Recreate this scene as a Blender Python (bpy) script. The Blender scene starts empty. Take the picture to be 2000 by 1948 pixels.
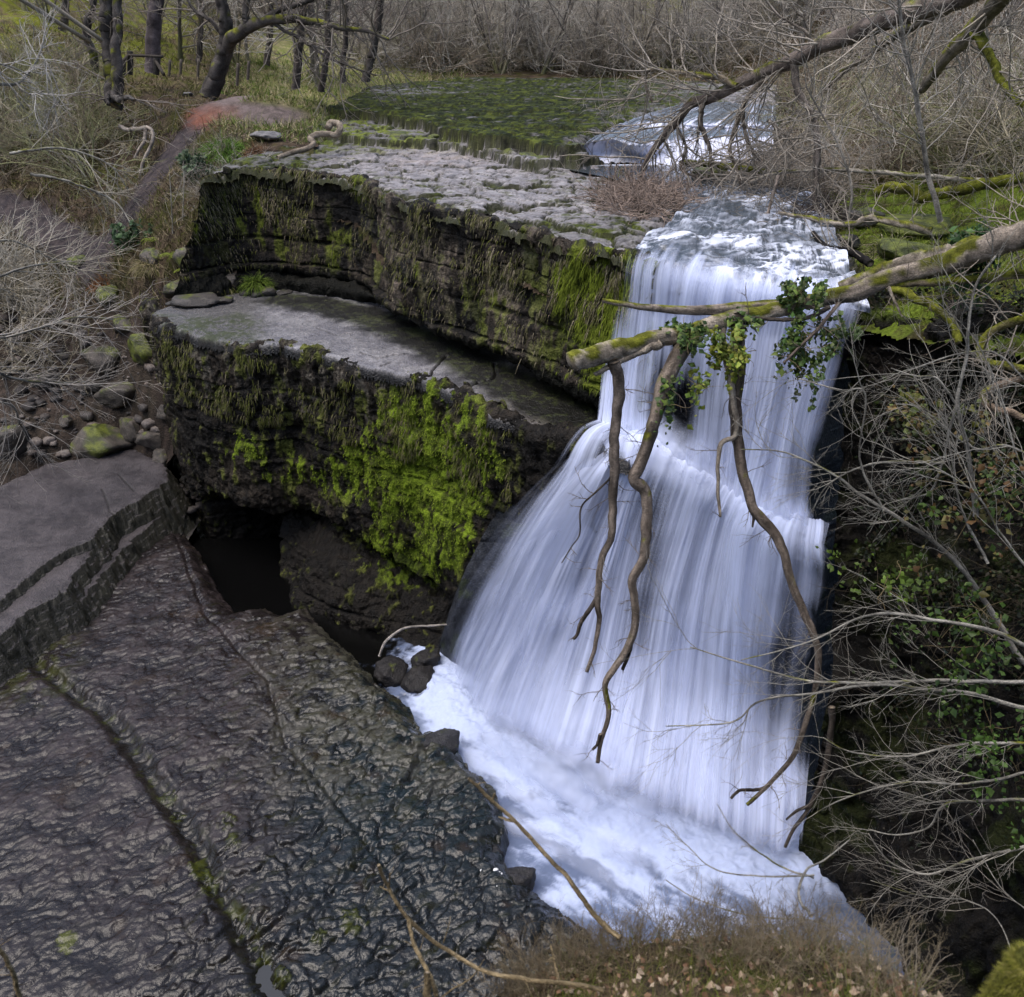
import bpy, math, random
import numpy as np
from math import radians, sin, cos, tan, pi
D = bpy.data
SC = bpy.context.scene
COL = SC.collection
# ------------------------------------------------------------------ camera
CAMZ = 12.8
TH = radians(28.8)
F = 1664.0
cam_d = D.cameras.new("camera")
cam_d.sensor_fit = 'HORIZONTAL'
cam_d.angle = 2*math.atan(1000/F)
cam_d.clip_end = 2000
cam_d.clip_start = 0.05
cam_d.dof.use_dof = True
cam_d.dof.focus_distance = 16
cam_d.dof.aperture_fstop = 3.2
cam = D.objects.new("camera", cam_d)
cam.location = (0, 0, CAMZ)
cam.rotation_euler = (pi/2-TH, 0, 0)
COL.objects.link(cam)
SC.camera = cam
# ------------------------------------------------------------------ sky, sun, exposure
w = D.worlds.new("World"); SC.world = w; w.use_nodes = True
nt = w.node_tree; nt.nodes.clear()
sky = nt.nodes.new('ShaderNodeTexSky'); sky.sky_type = 'NISHITA'
sky.sun_disc = False
SUN_EL, SUN_AZ = radians(72), radians(-110)
sky.sun_elevation = SUN_EL; sky.sun_rotation = SUN_AZ
sky.dust_density = 4.0; sky.ozone_density = 2.0; sky.air_density = 1.0
hs = nt.nodes.new('ShaderNodeHueSaturation'); hs.inputs['Saturation'].default_value = 1.0
bg = nt.nodes.new('ShaderNodeBackground'); bg.inputs[1].default_value = 0.15
out = nt.nodes.new('ShaderNodeOutputWorld')
nt.links.new(sky.outputs[0], hs.inputs['Color']); nt.links.new(hs.outputs[0], bg.inputs[0]); nt.links.new(bg.outputs[0], out.inputs[0])
sd = D.lights.new("sun", 'SUN'); sd.energy = 0.85; sd.angle = radians(45); sd.color = (1.0, 0.97, 0.93)
sun = D.objects.new("sun", sd); COL.objects.link(sun)
# direction towards the sun: azimuth measured from +Y clockwise
sx, sy, sz = cos(SUN_EL)*sin(SUN_AZ), cos(SUN_EL)*cos(SUN_AZ), sin(SUN_EL)
import mathutils
sun.rotation_euler = mathutils.Vector((sx, sy, sz)).to_track_quat('Z', 'Y').to_euler()
SC.view_settings.view_transform = 'Standard'; SC.view_settings.look = 'None'
SC.view_settings.exposure = 0.75; SC.view_settings.gamma = 1.0
SC.view_settings.use_curve_mapping = False
SC.render.engine = 'CYCLES'
cy = SC.cycles
cy.use_denoising = True
cy.max_bounces = 5; cy.diffuse_bounces = 2; cy.glossy_bounces = 2; cy.transmission_bounces = 2
cy.transparent_max_bounces = 24
cy.sample_clamp_indirect = 4
cy.caustics_reflective = False; cy.caustics_refractive = False
# ------------------------------------------------------------------ pixel rays (photo 2000 x 1948) to world points
CT, ST = cos(TH), sin(TH)
def rays(px, py):
    px = np.asarray(px, float); py = np.asarray(py, float)
    X = (px-1000)/F; U = -(py-974)/F
    return np.stack([X, CT+U*ST, -ST+U*CT], -1)
def PZ(px, py, z):
    d = rays(px, py); t = (z-CAMZ)/d[..., 2]
    return d*t[..., None] + np.array([0, 0, CAMZ])
def PY(px, py, Y):
    d = rays(px, py); t = Y/d[..., 1]
    return d*t[..., None] + np.array([0, 0, CAMZ])
def pz(pts, z):
    a = np.array([(p[0], p[1]) for p in pts], float)
    zz = np.array([p[2] if len(p) > 2 else z for p in pts], float)
    return PZ(a[:, 0], a[:, 1], zz)
def py_(pts, Y=None):
    a = np.array([(p[0], p[1]) for p in pts], float)
    yy = np.array([p[2] if len(p) > 2 else Y for p in pts], float)
    return PY(a[:, 0], a[:, 1], yy)
def project(P):
    P = np.asarray(P); q = P-np.array([0, 0, CAMZ])
    dep = q[..., 1]*CT - q[..., 2]*ST
    up = q[..., 1]*ST + q[..., 2]*CT
    return 1000+F*q[..., 0]/dep, 974-F*up/dep
# ------------------------------------------------------------------ noise
_r = np.random.RandomState(7)
_perm = _r.permutation(256).astype(np.int64); _perm = np.concatenate([_perm, _perm, _perm])
_g = _r.normal(size=(256, 3)); _g /= np.linalg.norm(_g, axis=1)[:, None]
def perlin(p):
    sh = p.shape[:-1]; p = p.reshape(-1, 3)
    i = np.floor(p).astype(np.int64); f = p-i; i &= 255
    u = f*f*f*(f*(f*6-15)+10)
    res = 0
    for dx in (0, 1):
        wx = u[:, 0] if dx else 1-u[:, 0]
        a = _perm[(i[:, 0]+dx) & 255]
        for dy in (0, 1):
            wy = u[:, 1] if dy else 1-u[:, 1]
            b = _perm[a+((i[:, 1]+dy) & 255)]
            for dz in (0, 1):
                wz = u[:, 2] if dz else 1-u[:, 2]
                g = _g[_perm[b+((i[:, 2]+dz) & 255)]]
                dt = g[:, 0]*(f[:, 0]-dx)+g[:, 1]*(f[:, 1]-dy)+g[:, 2]*(f[:, 2]-dz)
                res = res+wx*wy*wz*dt
    return (res*1.6).reshape(sh)
_g2 = _g[:, :2]/np.linalg.norm(_g[:, :2], axis=1)[:, None]
def perlin2(p):
    sh = p.shape[:-1]; p = p.reshape(-1, 2)
    x = p[:, 0]; y = p[:, 1]; i = np.floor(x); j = np.floor(y); fx = x-i; fy = y-j
    i = i.astype(np.int64) & 255; j = j.astype(np.int64) & 255
    u = fx*fx*fx*(fx*(fx*6-15)+10); v = fy*fy*fy*(fy*(fy*6-15)+10); a = _perm[i]; b = _perm[i+1]; j1 = j+1
    def gd(h, X, Y): g = _g2[_perm[h]]; return g[:, 0]*X+g[:, 1]*Y
    n0 = gd(a+j, fx, fy)*(1-u)+gd(b+j, fx-1, fy)*u; n1 = gd(a+j1, fx, fy-1)*(1-u)+gd(b+j1, fx-1, fy-1)*u
    return ((n0*(1-v)+n1*v)*1.35).reshape(sh)
def fbm(p, o=4, s=1.0, g=0.5, seed=0, ridge=False):
    p = np.asarray(p, float)
    two = p.shape[-1] == 2
    p = p*s+seed*13.37; a = 1; r = 0; n = 0
    for k in range(o):
        v = perlin2(p) if two else perlin(p)
        if ridge: v = 1-2*np.abs(v)
        r = r+a*v; n += a; a *= g; p = p*2.03+5.1
    return r/n
def worley(p, seed=0, jit=0.9):
    p = np.asarray(p, float); i = np.floor(p).astype(np.int64)
    f1 = np.full(p.shape[:-1], 9.0); f2 = f1.copy(); cid = np.zeros(p.shape[:-1], np.int64)
    for dx in (-1, 0, 1):
        for dy in (-1, 0, 1):
            c = i+np.array([dx, dy])
            h = _perm[(_perm[(c[..., 0]+seed*7) & 255]+c[..., 1]) & 255]
            h2 = _perm[h+1]
            q = c+0.5+jit*np.stack([h/255.0-0.5, h2/255.0-0.5], -1)
            d = np.sqrt(((p-q)**2).sum(-1))
            m = d < f1
            f2 = np.where(m, f1, np.minimum(f2, d)); cid = np.where(m, h, cid); f1 = np.where(m, d, f1)
    return f1, f2, cid
def ss(a, b, x):
    t = np.clip((x-a)/(b-a), 0, 1); return t*t*(3-2*t)
def mixc(c1, c2, m):
    c1 = np.asarray(c1, float); c2 = np.asarray(c2, float)
    return c1*(1-m[..., None])+c2*m[..., None]
def lerp(a, b, t): return a+(b-a)*t
# ------------------------------------------------------------------ splines, polygons
def resample(P, n, smooth=True):
    P = np.asarray(P, float)
    seg = np.linalg.norm(np.diff(P, axis=0), axis=1); s = np.concatenate([[0], np.cumsum(seg)])
    t = np.linspace(0, s[-1], n)
    if not smooth or len(P) < 3:
        return np.stack([np.interp(t, s, P[:, k]) for k in range(P.shape[1])], -1)
    k = np.clip(np.searchsorted(s, t, 'right')-1, 0, len(P)-2)
    u = ((t-s[k])/np.maximum(s[k+1]-s[k], 1e-9))[:, None]
    p0 = P[np.maximum(k-1, 0)]; p1 = P[k]; p2 = P[k+1]; p3 = P[np.minimum(k+2, len(P)-1)]
    return 0.5*((2*p1)+(-p0+p2)*u+(2*p0-5*p1+4*p2-p3)*u*u+(-p0+3*p1-3*p2+p3)*u**3)
def crow(P, n):
    """uniform parameter resample (keeps point k of every row in step)"""
    P = np.asarray(P, float); m = len(P)
    t = np.linspace(0, m-1, n); k = np.clip(t.astype(int), 0, m-2); u = (t-k)[:, None]
    p0 = P[np.maximum(k-1, 0)]; p1 = P[k]; p2 = P[k+1]; p3 = P[np.minimum(k+2, m-1)]
    return 0.5*((2*p1)+(-p0+p2)*u+(2*p0-5*p1+4*p2-p3)*u*u+(-p0+3*p1-3*p2+p3)*u**3)
def loft(rows, nu, nv):
    R = np.stack([crow(r, nu) for r in rows])          # rows x nu x 3
    m = len(rows); out = np.empty((nv, nu, 3))
    t = np.linspace(0, m-1, nv); k = np.clip(t.astype(int), 0, m-2); u = (t-k)[:, None, None]
    p0 = R[np.maximum(k-1, 0)]; p1 = R[k]; p2 = R[k+1]; p3 = R[np.minimum(k+2, m-1)]
    return 0.5*((2*p1)+(-p0+p2)*u+(2*p0-5*p1+4*p2-p3)*u*u+(-p0+3*p1-3*p2+p3)*u**3)
def normals(G):
    a = np.gradient(G, axis=1); b = np.gradient(G, axis=0)
    n = np.cross(a, b); return n/np.maximum(np.linalg.norm(n, axis=-1, keepdims=True), 1e-9)
def sdf(pts, poly):
    """signed distance, positive inside"""
    sh = pts.shape[:-1]; p = pts.reshape(-1, 2); poly = np.asarray(poly, float)[:, :2]
    d = np.full(len(p), 1e9); ins = np.zeros(len(p), bool)
    for a, b in zip(poly, np.roll(poly, -1, 0)):
        e = b-a; v = p-a; t = np.clip((v@e)/max(e@e, 1e-12), 0, 1)
        d = np.minimum(d, np.hypot(v[:, 0]-t*e[0], v[:, 1]-t*e[1]))
        c = ((a[1] > p[:, 1]) != (b[1] > p[:, 1]))
        if abs(e[1]) > 1e-12: ins ^= c & (p[:, 0] < e[0]*(p[:, 1]-a[1])/e[1]+a[0])
    return np.where(ins, d, -d).reshape(sh)
def dline(pts, line):
    sh = pts.shape[:-1]; p = pts.reshape(-1, 2); line = np.asarray(line, float)[:, :2]
    d = np.full(len(p), 1e9)
    for a, b in zip(line[:-1], line[1:]):
        e = b-a; v = p-a; t = np.clip((v@e)/max(e@e, 1e-12), 0, 1)
        d = np.minimum(d, np.hypot(v[:, 0]-t*e[0], v[:, 1]-t*e[1]))
    return d.reshape(sh)
# ------------------------------------------------------------------ objects
def props(o, label=None, cat=None, group=None, kind=None):
    if label: o['label'] = label
    if cat: o['category'] = cat
    if group: o['group'] = group
    if kind: o['kind'] = kind
    return o
def new_mesh(name, V, Fc, col=None, rough=None, extra=None, smooth=True):
    """V (n,3), Fc (m,k) with one k, or list of such arrays"""
    me = D.meshes.new(name)
    if not isinstance(Fc, list): Fc = [Fc]
    V = np.ascontiguousarray(V, np.float32)
    me.vertices.add(len(V)); me.vertices.foreach_set('co', V.ravel())
    tot = sum(f.size for f in Fc); nf = sum(len(f) for f in Fc)
    me.loops.add(tot); me.polygons.add(nf)
    me.loops.foreach_set('vertex_index', np.concatenate([f.ravel() for f in Fc]).astype(np.int32))
    starts = []; s = 0
    for f in Fc:
        starts.append(s+np.arange(len(f))*f.shape[1]); s += f.size
    me.polygons.foreach_set('loop_start', np.concatenate(starts).astype(np.int32))
    if smooth: me.polygons.foreach_set('use_smooth', np.ones(nf, bool))
    me.update(calc_edges=True)
    if col is not None:
        a = me.attributes.new('Col', 'FLOAT_COLOR', 'POINT')
        c = np.ones((len(V), 4), np.float32); c[:, :3] = np.broadcast_to(np.asarray(col, np.float32), (len(V), 3))
        a.data.foreach_set('color', c.ravel())
    if rough is not None:
        a = me.attributes.new('Rough', 'FLOAT', 'POINT'); a.data.foreach_set('value', np.ascontiguousarray(np.broadcast_to(rough, (len(V),)), np.float32))
    for k, v in (extra or {}).items():
        v = np.asarray(v, np.float32)
        if v.ndim == 1: a = me.attributes.new(k, 'FLOAT', 'POINT'); a.data.foreach_set('value', v)
        else: a = me.attributes.new(k, 'FLOAT_VECTOR', 'POINT'); a.data.foreach_set('vector', np.ascontiguousarray(v).ravel())
    return me
def link(name, me, mat, parent=None):
    o = D.objects.new(name, me); COL.objects.link(o)
    if mat and me is not None and not me.materials: me.materials.append(mat)
    if parent: o.parent = parent
    return o
def empty(name, loc=(0, 0, 0)):
    o = D.objects.new(name, None); o.location = loc; o.empty_display_size = 0.2; COL.objects.link(o); return o
def grid_faces(nv, nu, mask=None):
    i = np.arange(nv*nu).reshape(nv, nu)
    f = np.stack([i[:-1, :-1], i[:-1, 1:], i[1:, 1:], i[1:, :-1]], -1).reshape(-1, 4)
    if mask is not None:
        m = (mask[:-1, :-1] | mask[:-1, 1:] | mask[1:, 1:] | mask[1:, :-1]).reshape(-1); f = f[m]
    return f
def compact(V, f, arrs):
    u, inv = np.unique(f, return_inverse=True)
    return V[u], inv.reshape(f.shape), [a[u] if a is not None else None for a in arrs]
def grid_mesh(name, G, col=None, rough=None, mask=None, extra=None):
    nv, nu = G.shape[:2]; f = grid_faces(nv, nu, mask)
    V = G.reshape(-1, 3); c = None if col is None else np.broadcast_to(col, G.shape).reshape(-1, 3)
    r = None if rough is None else np.broadcast_to(rough, G.shape[:2]).reshape(-1)
    ex = {k: (np.asarray(v).reshape(-1, 3) if np.asarray(v).ndim == 3 else np.asarray(v).reshape(-1)) for k, v in (extra or {}).items()}
    if mask is not None:
        u, inv = np.unique(f, return_inverse=True); f = inv.reshape(f.shape); V = V[u]
        c = None if c is None else c[u]; r = None if r is None else r[u]; ex = {k: v[u] for k, v in ex.items()}
    return new_mesh(name, V, f, c, r, ex)
# tubes: M polylines of n points each, k sides
def tubes(P, R, k=3, twist=0.0, rn=None):
    P = np.asarray(P, float); R = np.asarray(R, float); M, n = P.shape[:2]
    T = np.gradient(P, axis=1); T /= np.maximum(np.linalg.norm(T, axis=-1, keepdims=True), 1e-9)
    mt = np.abs(T.mean(1)); ref = np.eye(3)[np.argmin(mt, axis=1)][:, None, :]
    A = np.cross(T, ref); A /= np.maximum(np.linalg.norm(A, axis=-1, keepdims=True), 1e-9); B = np.cross(T, A)
    an = np.arange(k)*2*pi/k
    Rk = R[:, :, None] if rn is None else R[:, :, None]*rn
    V = P[:, :, None, :]+Rk[..., None]*(A[:, :, None, :]*np.cos(an)[:, None]+B[:, :, None, :]*np.sin(an)[:, None])
    base = (np.arange(M)*n*k)[:, None, None]; j = np.arange(n-1)[None, :, None]*k; i = np.arange(k)[None, None, :]; i2 = (i+1) % k
    f = np.stack(np.broadcast_arrays(base+j+i, base+j+i2, base+j+k+i2, base+j+k+i), -1).reshape(-1, 4)
    return V.reshape(-1, 3), f
def merge(parts):
    """parts: list of (V, F(quads), C) -> one"""
    Vs, Fs, Cs = [], [], []; o = 0
    for V, f, c in parts:
        Vs.append(V); Fs.append(f+o); Cs.append(np.broadcast_to(c, V.shape)); o += len(V)
    return np.concatenate(Vs), np.concatenate(Fs), np.concatenate(Cs)
def grow(rs, P0, D0, L0, R0, levels):
    """levels: dicts n, wander, up, kids, t0, ang, len, rad ; returns list of (P,R) per level"""
    out = []
    for li, lv in enumerate(levels):
        M = len(P0); n = lv['n']; st = L0/(n-1)
        P = np.empty((M, n, 3)); P[:, 0] = P0; d = D0/np.linalg.norm(D0, axis=1, keepdims=True)
        up = np.array(lv.get('up', (0, 0, 0)), float); bend = rs.normal(size=(M, 3))*lv.get('bend', 0)
        for j in range(1, n):
            d = d+rs.normal(size=(M, 3))*lv['wander']+up+bend
            d /= np.linalg.norm(d, axis=1, keepdims=True)
            P[:, j] = P[:, j-1]+d*st[:, None]
        tt = np.linspace(0, 1, n)
        R = R0[:, None]*(1-(1-lv.get('tip', 0.25))*tt)[None]
        out.append((P, R))
        if li+1 < len(levels):
            P0, D0, L0, R0 = spawn(rs, P, R, L0, lv)
    return out
def spawn(rs, P, R, L0, lv):
    M, n = P.shape[:2]; K = lv['kids']
    t = lv.get('t0', 0.2)+(1-lv.get('t0', 0.2))*rs.rand(M, K)**lv.get('pow', 1.0)
    x = t*(n-1); j = np.clip(x.astype(int), 0, n-2); u = (x-j)[..., None]; I = np.arange(M)[:, None]
    base = P[I, j]*(1-u)+P[I, j+1]*u
    T = P[I, j+1]-P[I, j]; T /= np.maximum(np.linalg.norm(T, axis=-1, keepdims=True), 1e-9)
    r = rs.normal(size=T.shape); r -= (r*T).sum(-1, keepdims=True)*T; r /= np.linalg.norm(r, axis=-1, keepdims=True)
    a = np.radians(lv.get('ang', 45))*(0.6+0.8*rs.rand(M, K))[..., None]
    d = T*np.cos(a)+r*np.sin(a)
    L = L0[:, None]*lv.get('len', 0.5)*(0.5+rs.rand(M, K))*(1.15-0.6*t)
    rr = np.minimum((R[I, j]*(1-u[..., 0])+R[I, j+1]*u[..., 0])*0.8, R[:, :1]*lv.get('rad', 0.5))
    return base.reshape(-1, 3), d.reshape(-1, 3), L.reshape(-1), rr.reshape(-1)
# ------------------------------------------------------------------ materials
def nodes(m):
    m.use_nodes = True; t = m.node_tree; b = t.nodes['Principled BSDF']; return t, b
def mk(t, k, **kw):
    n = t.nodes.new(k)
    for a, v in kw.items(): setattr(n, a, v)
    return n
def mat_attr(name, bump=0.3, scale=8.0, fine=40.0, var=0.35, spec=0.5, rough=None, dist=0.03, coat=0.0, trans=0.0):
    """albedo from the painted attribute Col with fine grain; gloss from Rough"""
    m = D.materials.new(name); t, b = nodes(m); L = t.links
    at = mk(t, 'ShaderNodeAttribute', attribute_name='Col')
    geo = mk(t, 'ShaderNodeNewGeometry')
    n1 = mk(t, 'ShaderNodeTexNoise'); n1.inputs['Scale'].default_value = scale; n1.inputs['Detail'].default_value = 6; n1.inputs['Roughness'].default_value = 0.65
    n2 = mk(t, 'ShaderNodeTexNoise'); n2.inputs['Scale'].default_value = fine; n2.inputs['Detail'].default_value = 4
    L.new(geo.outputs['Position'], n1.inputs['Vector']); L.new(geo.outputs['Position'], n2.inputs['Vector'])
    ad = mk(t, 'ShaderNodeMath', operation='ADD'); L.new(n1.outputs['Fac'], ad.inputs[0]); L.new(n2.outputs['Fac'], ad.inputs[1])
    mr = mk(t, 'ShaderNodeMapRange'); mr.inputs['From Min'].default_value = 0.65; mr.inputs['From Max'].default_value = 1.35
    mr.inputs['To Min'].default_value = 1-var; mr.inputs['To Max'].default_value = 1+var; L.new(ad.outputs[0], mr.inputs['Value'])
    vm = mk(t, 'ShaderNodeVectorMath', operation='SCALE'); L.new(at.outputs['Color'], vm.inputs[0]); L.new(mr.outputs[0], vm.inputs['Scale'])
    L.new(vm.outputs[0], b.inputs['Base Color'])
    if rough is None:
        ar = mk(t, 'ShaderNodeAttribute', attribute_name='Rough'); L.new(ar.outputs['Fac'], b.inputs['Roughness'])
    else: b.inputs['Roughness'].default_value = rough
    b.inputs['Specular IOR Level'].default_value = spec
    if bump:
        bp = mk(t, 'ShaderNodeBump'); bp.inputs['Strength'].default_value = bump; bp.inputs['Distance'].default_value = dist
        L.new(ad.outputs[0], bp.inputs['Height']); L.new(bp.outputs[0], b.inputs['Normal'])
    return m
M_ROCK = mat_attr('wet_rock', bump=0.6, scale=5, fine=28, var=0.45, dist=0.05, spec=0.4)
M_WALL = mat_attr('cliff_rock', bump=0.8, scale=5, fine=26, var=0.6, dist=0.06, spec=0.12)
M_PLAT = mat_attr('wet_scalloped_rock', bump=0.35, scale=7, fine=24, var=0.35, dist=0.03, spec=0.36)
M_BED = mat_attr('river_bed_rock', bump=0.6, scale=4, fine=22, var=0.5, dist=0.05, spec=0.12)
M_SOIL = mat_attr('soil_and_litter', bump=0.8, scale=4, fine=22, var=0.5, dist=0.08, spec=0.05)
M_BARK = mat_attr('bark', bump=0.8, scale=14, fine=50, var=0.5, rough=0.85, dist=0.02, spec=0.12)
M_TWIG = mat_attr('twig_bark', bump=0, scale=3, fine=30, var=0.5, rough=0.8, spec=0.08)
M_LEAF = mat_attr('leaf', bump=0, scale=6, fine=30, var=0.35, rough=0.5, spec=0.25)
M_GRASS = mat_attr('grass_blade', bump=0, scale=3, fine=20, var=0.4, rough=0.8, spec=0.08)
M_MOSS = mat_attr('moss', bump=0.9, scale=25, fine=90, var=0.5, rough=0.95, spec=0.1, dist=0.03)
def mat_fall(name, sx, sy, dx, seed, contrast=1.6, fine=0.3, color=(0.66, 0.73, 0.96)):
    """streaked, partly see-through falling water; Flow = (metres across, metres along, body 0..1)"""
    m = D.materials.new(name); t, b = nodes(m); L = t.links
    at = mk(t, 'ShaderNodeAttribute', attribute_name='Flow'); sp = mk(t, 'ShaderNodeSeparateXYZ'); L.new(at.outputs['Vector'], sp.inputs[0])
    def streak(ku, kv, det):
        mu = mk(t, 'ShaderNodeMath', operation='MULTIPLY'); mu.inputs[1].default_value = ku; L.new(sp.outputs[0], mu.inputs[0])
        mv = mk(t, 'ShaderNodeMath', operation='MULTIPLY'); mv.inputs[1].default_value = kv; L.new(sp.outputs[1], mv.inputs[0])
        cb = mk(t, 'ShaderNodeCombineXYZ'); L.new(mu.outputs[0], cb.inputs[0]); L.new(mv.outputs[0], cb.inputs[1]); cb.inputs[2].default_value = seed
        n = mk(t, 'ShaderNodeTexNoise'); n.inputs['Scale'].default_value = 1; n.inputs['Detail'].default_value = det; n.inputs['Roughness'].default_value = 0.6
        L.new(cb.outputs[0], n.inputs['Vector']); return n.outputs['Fac']
    a = streak(sx, sy, 3); c = streak(sx*0.25, sy*0.7, 2); e = streak(sx*3.0, sy*1.3, 2)
    s1 = mk(t, 'ShaderNodeMath', operation='ADD'); L.new(a, s1.inputs[0]); L.new(c, s1.inputs[1])
    e2 = mk(t, 'ShaderNodeMath', operation='MULTIPLY'); e2.inputs[1].default_value = fine; L.new(e, e2.inputs[0])
    s2 = mk(t, 'ShaderNodeMath', operation='ADD'); L.new(s1.outputs[0], s2.inputs[0]); L.new(e2.outputs[0], s2.inputs[1])
    s3 = mk(t, 'ShaderNodeMath', operation='SUBTRACT'); L.new(s2.outputs[0], s3.inputs[0]); s3.inputs[1].default_value = 1.0+fine*0.5
    s4 = mk(t, 'ShaderNodeMath', operation='MULTIPLY_ADD'); L.new(s3.outputs[0], s4.inputs[0]); s4.inputs[1].default_value = contrast; L.new(sp.outputs[2], s4.inputs[2])
    s5 = mk(t, 'ShaderNodeMapRange', interpolation_type='SMOOTHSTEP'); s5.inputs['From Min'].default_value = 0.1; s5.inputs['From Max'].default_value = 1.0
    s5.inputs['To Max'].default_value = 0.96
    L.new(s4.outputs[0], s5.inputs['Value'])
    b.inputs['Base Color'].default_value = (*color, 1); b.inputs['Roughness'].default_value = 0.7; b.inputs['Specular IOR Level'].default_value = 0.2
    L.new(s5.outputs[0], b.inputs['Alpha'])
    return m
M_FOAM = mat_attr('foaming_water', bump=0.12, scale=5, fine=18, var=0.06, spec=0.4, dist=0.05)
# ------------------------------------------------------------------ colours (albedo)
C_DARK = (0.010, 0.009, 0.008); C_BROWN = (0.036, 0.029, 0.022); C_TAN = (0.19, 0.155, 0.12); C_GREY = (0.11, 0.108, 0.115)
C_PALE = (0.27, 0.25, 0.235); C_MOSS = (0.155, 0.215, 0.018); C_MOSSD = (0.045, 0.062, 0.010); C_OLIVE = (0.055, 0.058, 0.014)
C_SOIL = (0.095, 0.068, 0.052); C_LITTER = (0.165, 0.12, 0.08); C_DRYG = (0.26, 0.22, 0.12); C_GRASS = (0.10, 0.16, 0.03); C_RED = (0.24, 0.095, 0.06)
UZ = 9.4
T_LIP = [(400,345),(467,331),(535,333),(603,338),(700,353),(760,388),(870,415),(981,437),(1073,463),(1128,478),(1201,493),(1245,497),(1300,523)]
LIP = pz(T_LIP, UZ)
R_CLIFF = py_([(1672,575,14.3),(1700,600,13.4),(1850,620,12.2),(2050,650,10.3),(2350,720,8.0)])
HILL = [
 [(-250,1000,20),(0,950,21.1),(92,906,22.5),(150,900,22.7),(254,880,23.4),(330,890,22.6)],
 [(-250,880,21.5),(0,850,22.5),(92,820,23.2),(150,800,23.6),(254,790,24),(345,800,22.8)],
 [(-250,740,24),(0,710,25),(120,700,25.5),(190,690,25.6),(254,690,25.5),(325,690,23.5)],
 [(-250,610,27),(0,590,27.5),(120,590,27),(190,595,26.5),(254,600,25.5),(325,612,24)],
 [(-250,500,30),(0,490,30),(120,500,29),(200,530,27),(300,545,25),(400,580,24)],
 [(-250,390,33.5),(0,400,33),(120,430,32),(220,450,30),(320,430,27.5),(400,400,26.6)],
 [(-250,270,38),(0,290,37),(120,330,35),(250,350,33),(350,320,31),(430,300,30)],
 [(-250,140,44),(0,170,42),(130,205,41),(250,215,40),(360,260,35),(480,250,33)],
 [(-250,0,50),(0,50,48),(130,110,48),(260,150,47),(400,190,44),(520,197,42),(640,202,40)],
 [(-250,-180,62),(0,-100,60),(130,0,60),(260,60,60),(400,115,60),(560,145,60),(700,156,60)]]
RIGHT = [
 [(1480,165,60),(1490,215,40),(1500,262,31),(1530,325,25.5),(1610,395,21.5),(1665,480,17),(1730,560,14.3),(2000,600,12),(2350,690,8.6)],
 [(1560,150,60),(1600,220,40),(1650,300,29),(1770,380,21),(1810,440,17.5),(1900,490,14.5),(2150,540,11.5)],
 [(1620,100,62),(1750,170,42),(1800,260,30),(1900,330,22),(1960,390,18),(2060,430,15),(2300,460,12)],
 [(1700,20,66),(1860,70,46),(1950,150,33),(2050,220,25),(2150,260,20),(2350,300,15)],
 [(1800,-200,75),(2000,-120,52),(2100,-40,38),(2250,10,30),(2450,40,22)]]
# ------------------------------------------------------------------ ground (hillsides and valley), one height field
ctl = np.concatenate([py_(r) for r in HILL]+[py_(r) for r in RIGHT]+[
 pz([(560,240),(700,260),(900,300),(600,330),(800,380),(1000,430),(1150,480),(1000,350)], 9.0),
 pz([(700,200),(900,180),(1100,200),(1300,190),(1200,260),(1350,300)], 9.5),
 np.array([(x, y, z) for x, y, z in [(-6,70,10.2),(4,70,10.2),(14,70,10.3),(-6,80,10.6),(6,80,10.6),(20,80,13),(-20,80,12.5),(-40,80,20),(40,80,26),
  (-10,110,12.5),(8,110,12.5),(40,110,26),(-45,110,23),(-10,160,15.5),(10,160,16),(60,160,34),(-65,160,34),(0,240,22),(-80,240,42),(90,240,46),(-45,55,23),(-60,50,28),(48,45,34),(30,25,24),(20,10,17),(-30,30,14),(-40,40,20),(-35,20,10)]])])
def tps_fit(c, lam=0.3):
    x = c[:, :2]/20; n = len(x); r = np.linalg.norm(x[:, None]-x[None], axis=-1)
    K = np.where(r > 0, r*r*np.log(r+1e-12), 0)+lam*0.01*np.eye(n)
    Pm = np.concatenate([np.ones((n, 1)), x], 1); A = np.zeros((n+3, n+3)); A[:n, :n] = K; A[:n, n:] = Pm; A[n:, :n] = Pm.T
    return x, np.linalg.solve(A, np.concatenate([c[:, 2], np.zeros(3)]))
_tx, _tw = tps_fit(ctl)
def ground_z(p):
    p = np.asarray(p, float); sh = p.shape[:-1]; q = p.reshape(-1, 2)/20; r = np.empty(len(q))
    for a in range(0, len(q), 20000):
        s = q[a:a+20000]; d = np.sqrt(((s[:, None]-_tx[None])**2).sum(-1)); K = d*d*np.log(d+1e-12)
        r[a:a+20000] = K@_tw[:-3]+_tw[-3]+s@_tw[-2:]
    return r.reshape(sh)
def ground_full(p):
    """surface height with lumps"""
    p = np.asarray(p, float); z = ground_z(p)
    g = fbm(p, 5, 0.35, 0.55, 3)*0.55+fbm(p, 4, 1.6, 0.5, 4)*0.13
    px, py = project(np.concatenate([p, z[..., None]], -1))
    flat = ss(560, 640, px)*ss(330, 240, py)*ss(1560, 1500, px)
    pth = ss(1.2, 0.4, dline(p, PATH[:, :2]))
    g = g*(1-0.8*flat)*(1-0.75*pth)
    sc = ss(430, 300, px)*ss(560, 640, py)
    g = g+sc*(ss(0.1, 0.5, fbm(p, 3, 1.3, 0.5, 9))*0.35)
    return z+g
def bare_at(px, py):
    return ss(0.35, 0.7, np.exp(-((px-500)/125)**2-((py-222-0.05*(px-500))/26)**2)+0.0)
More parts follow.
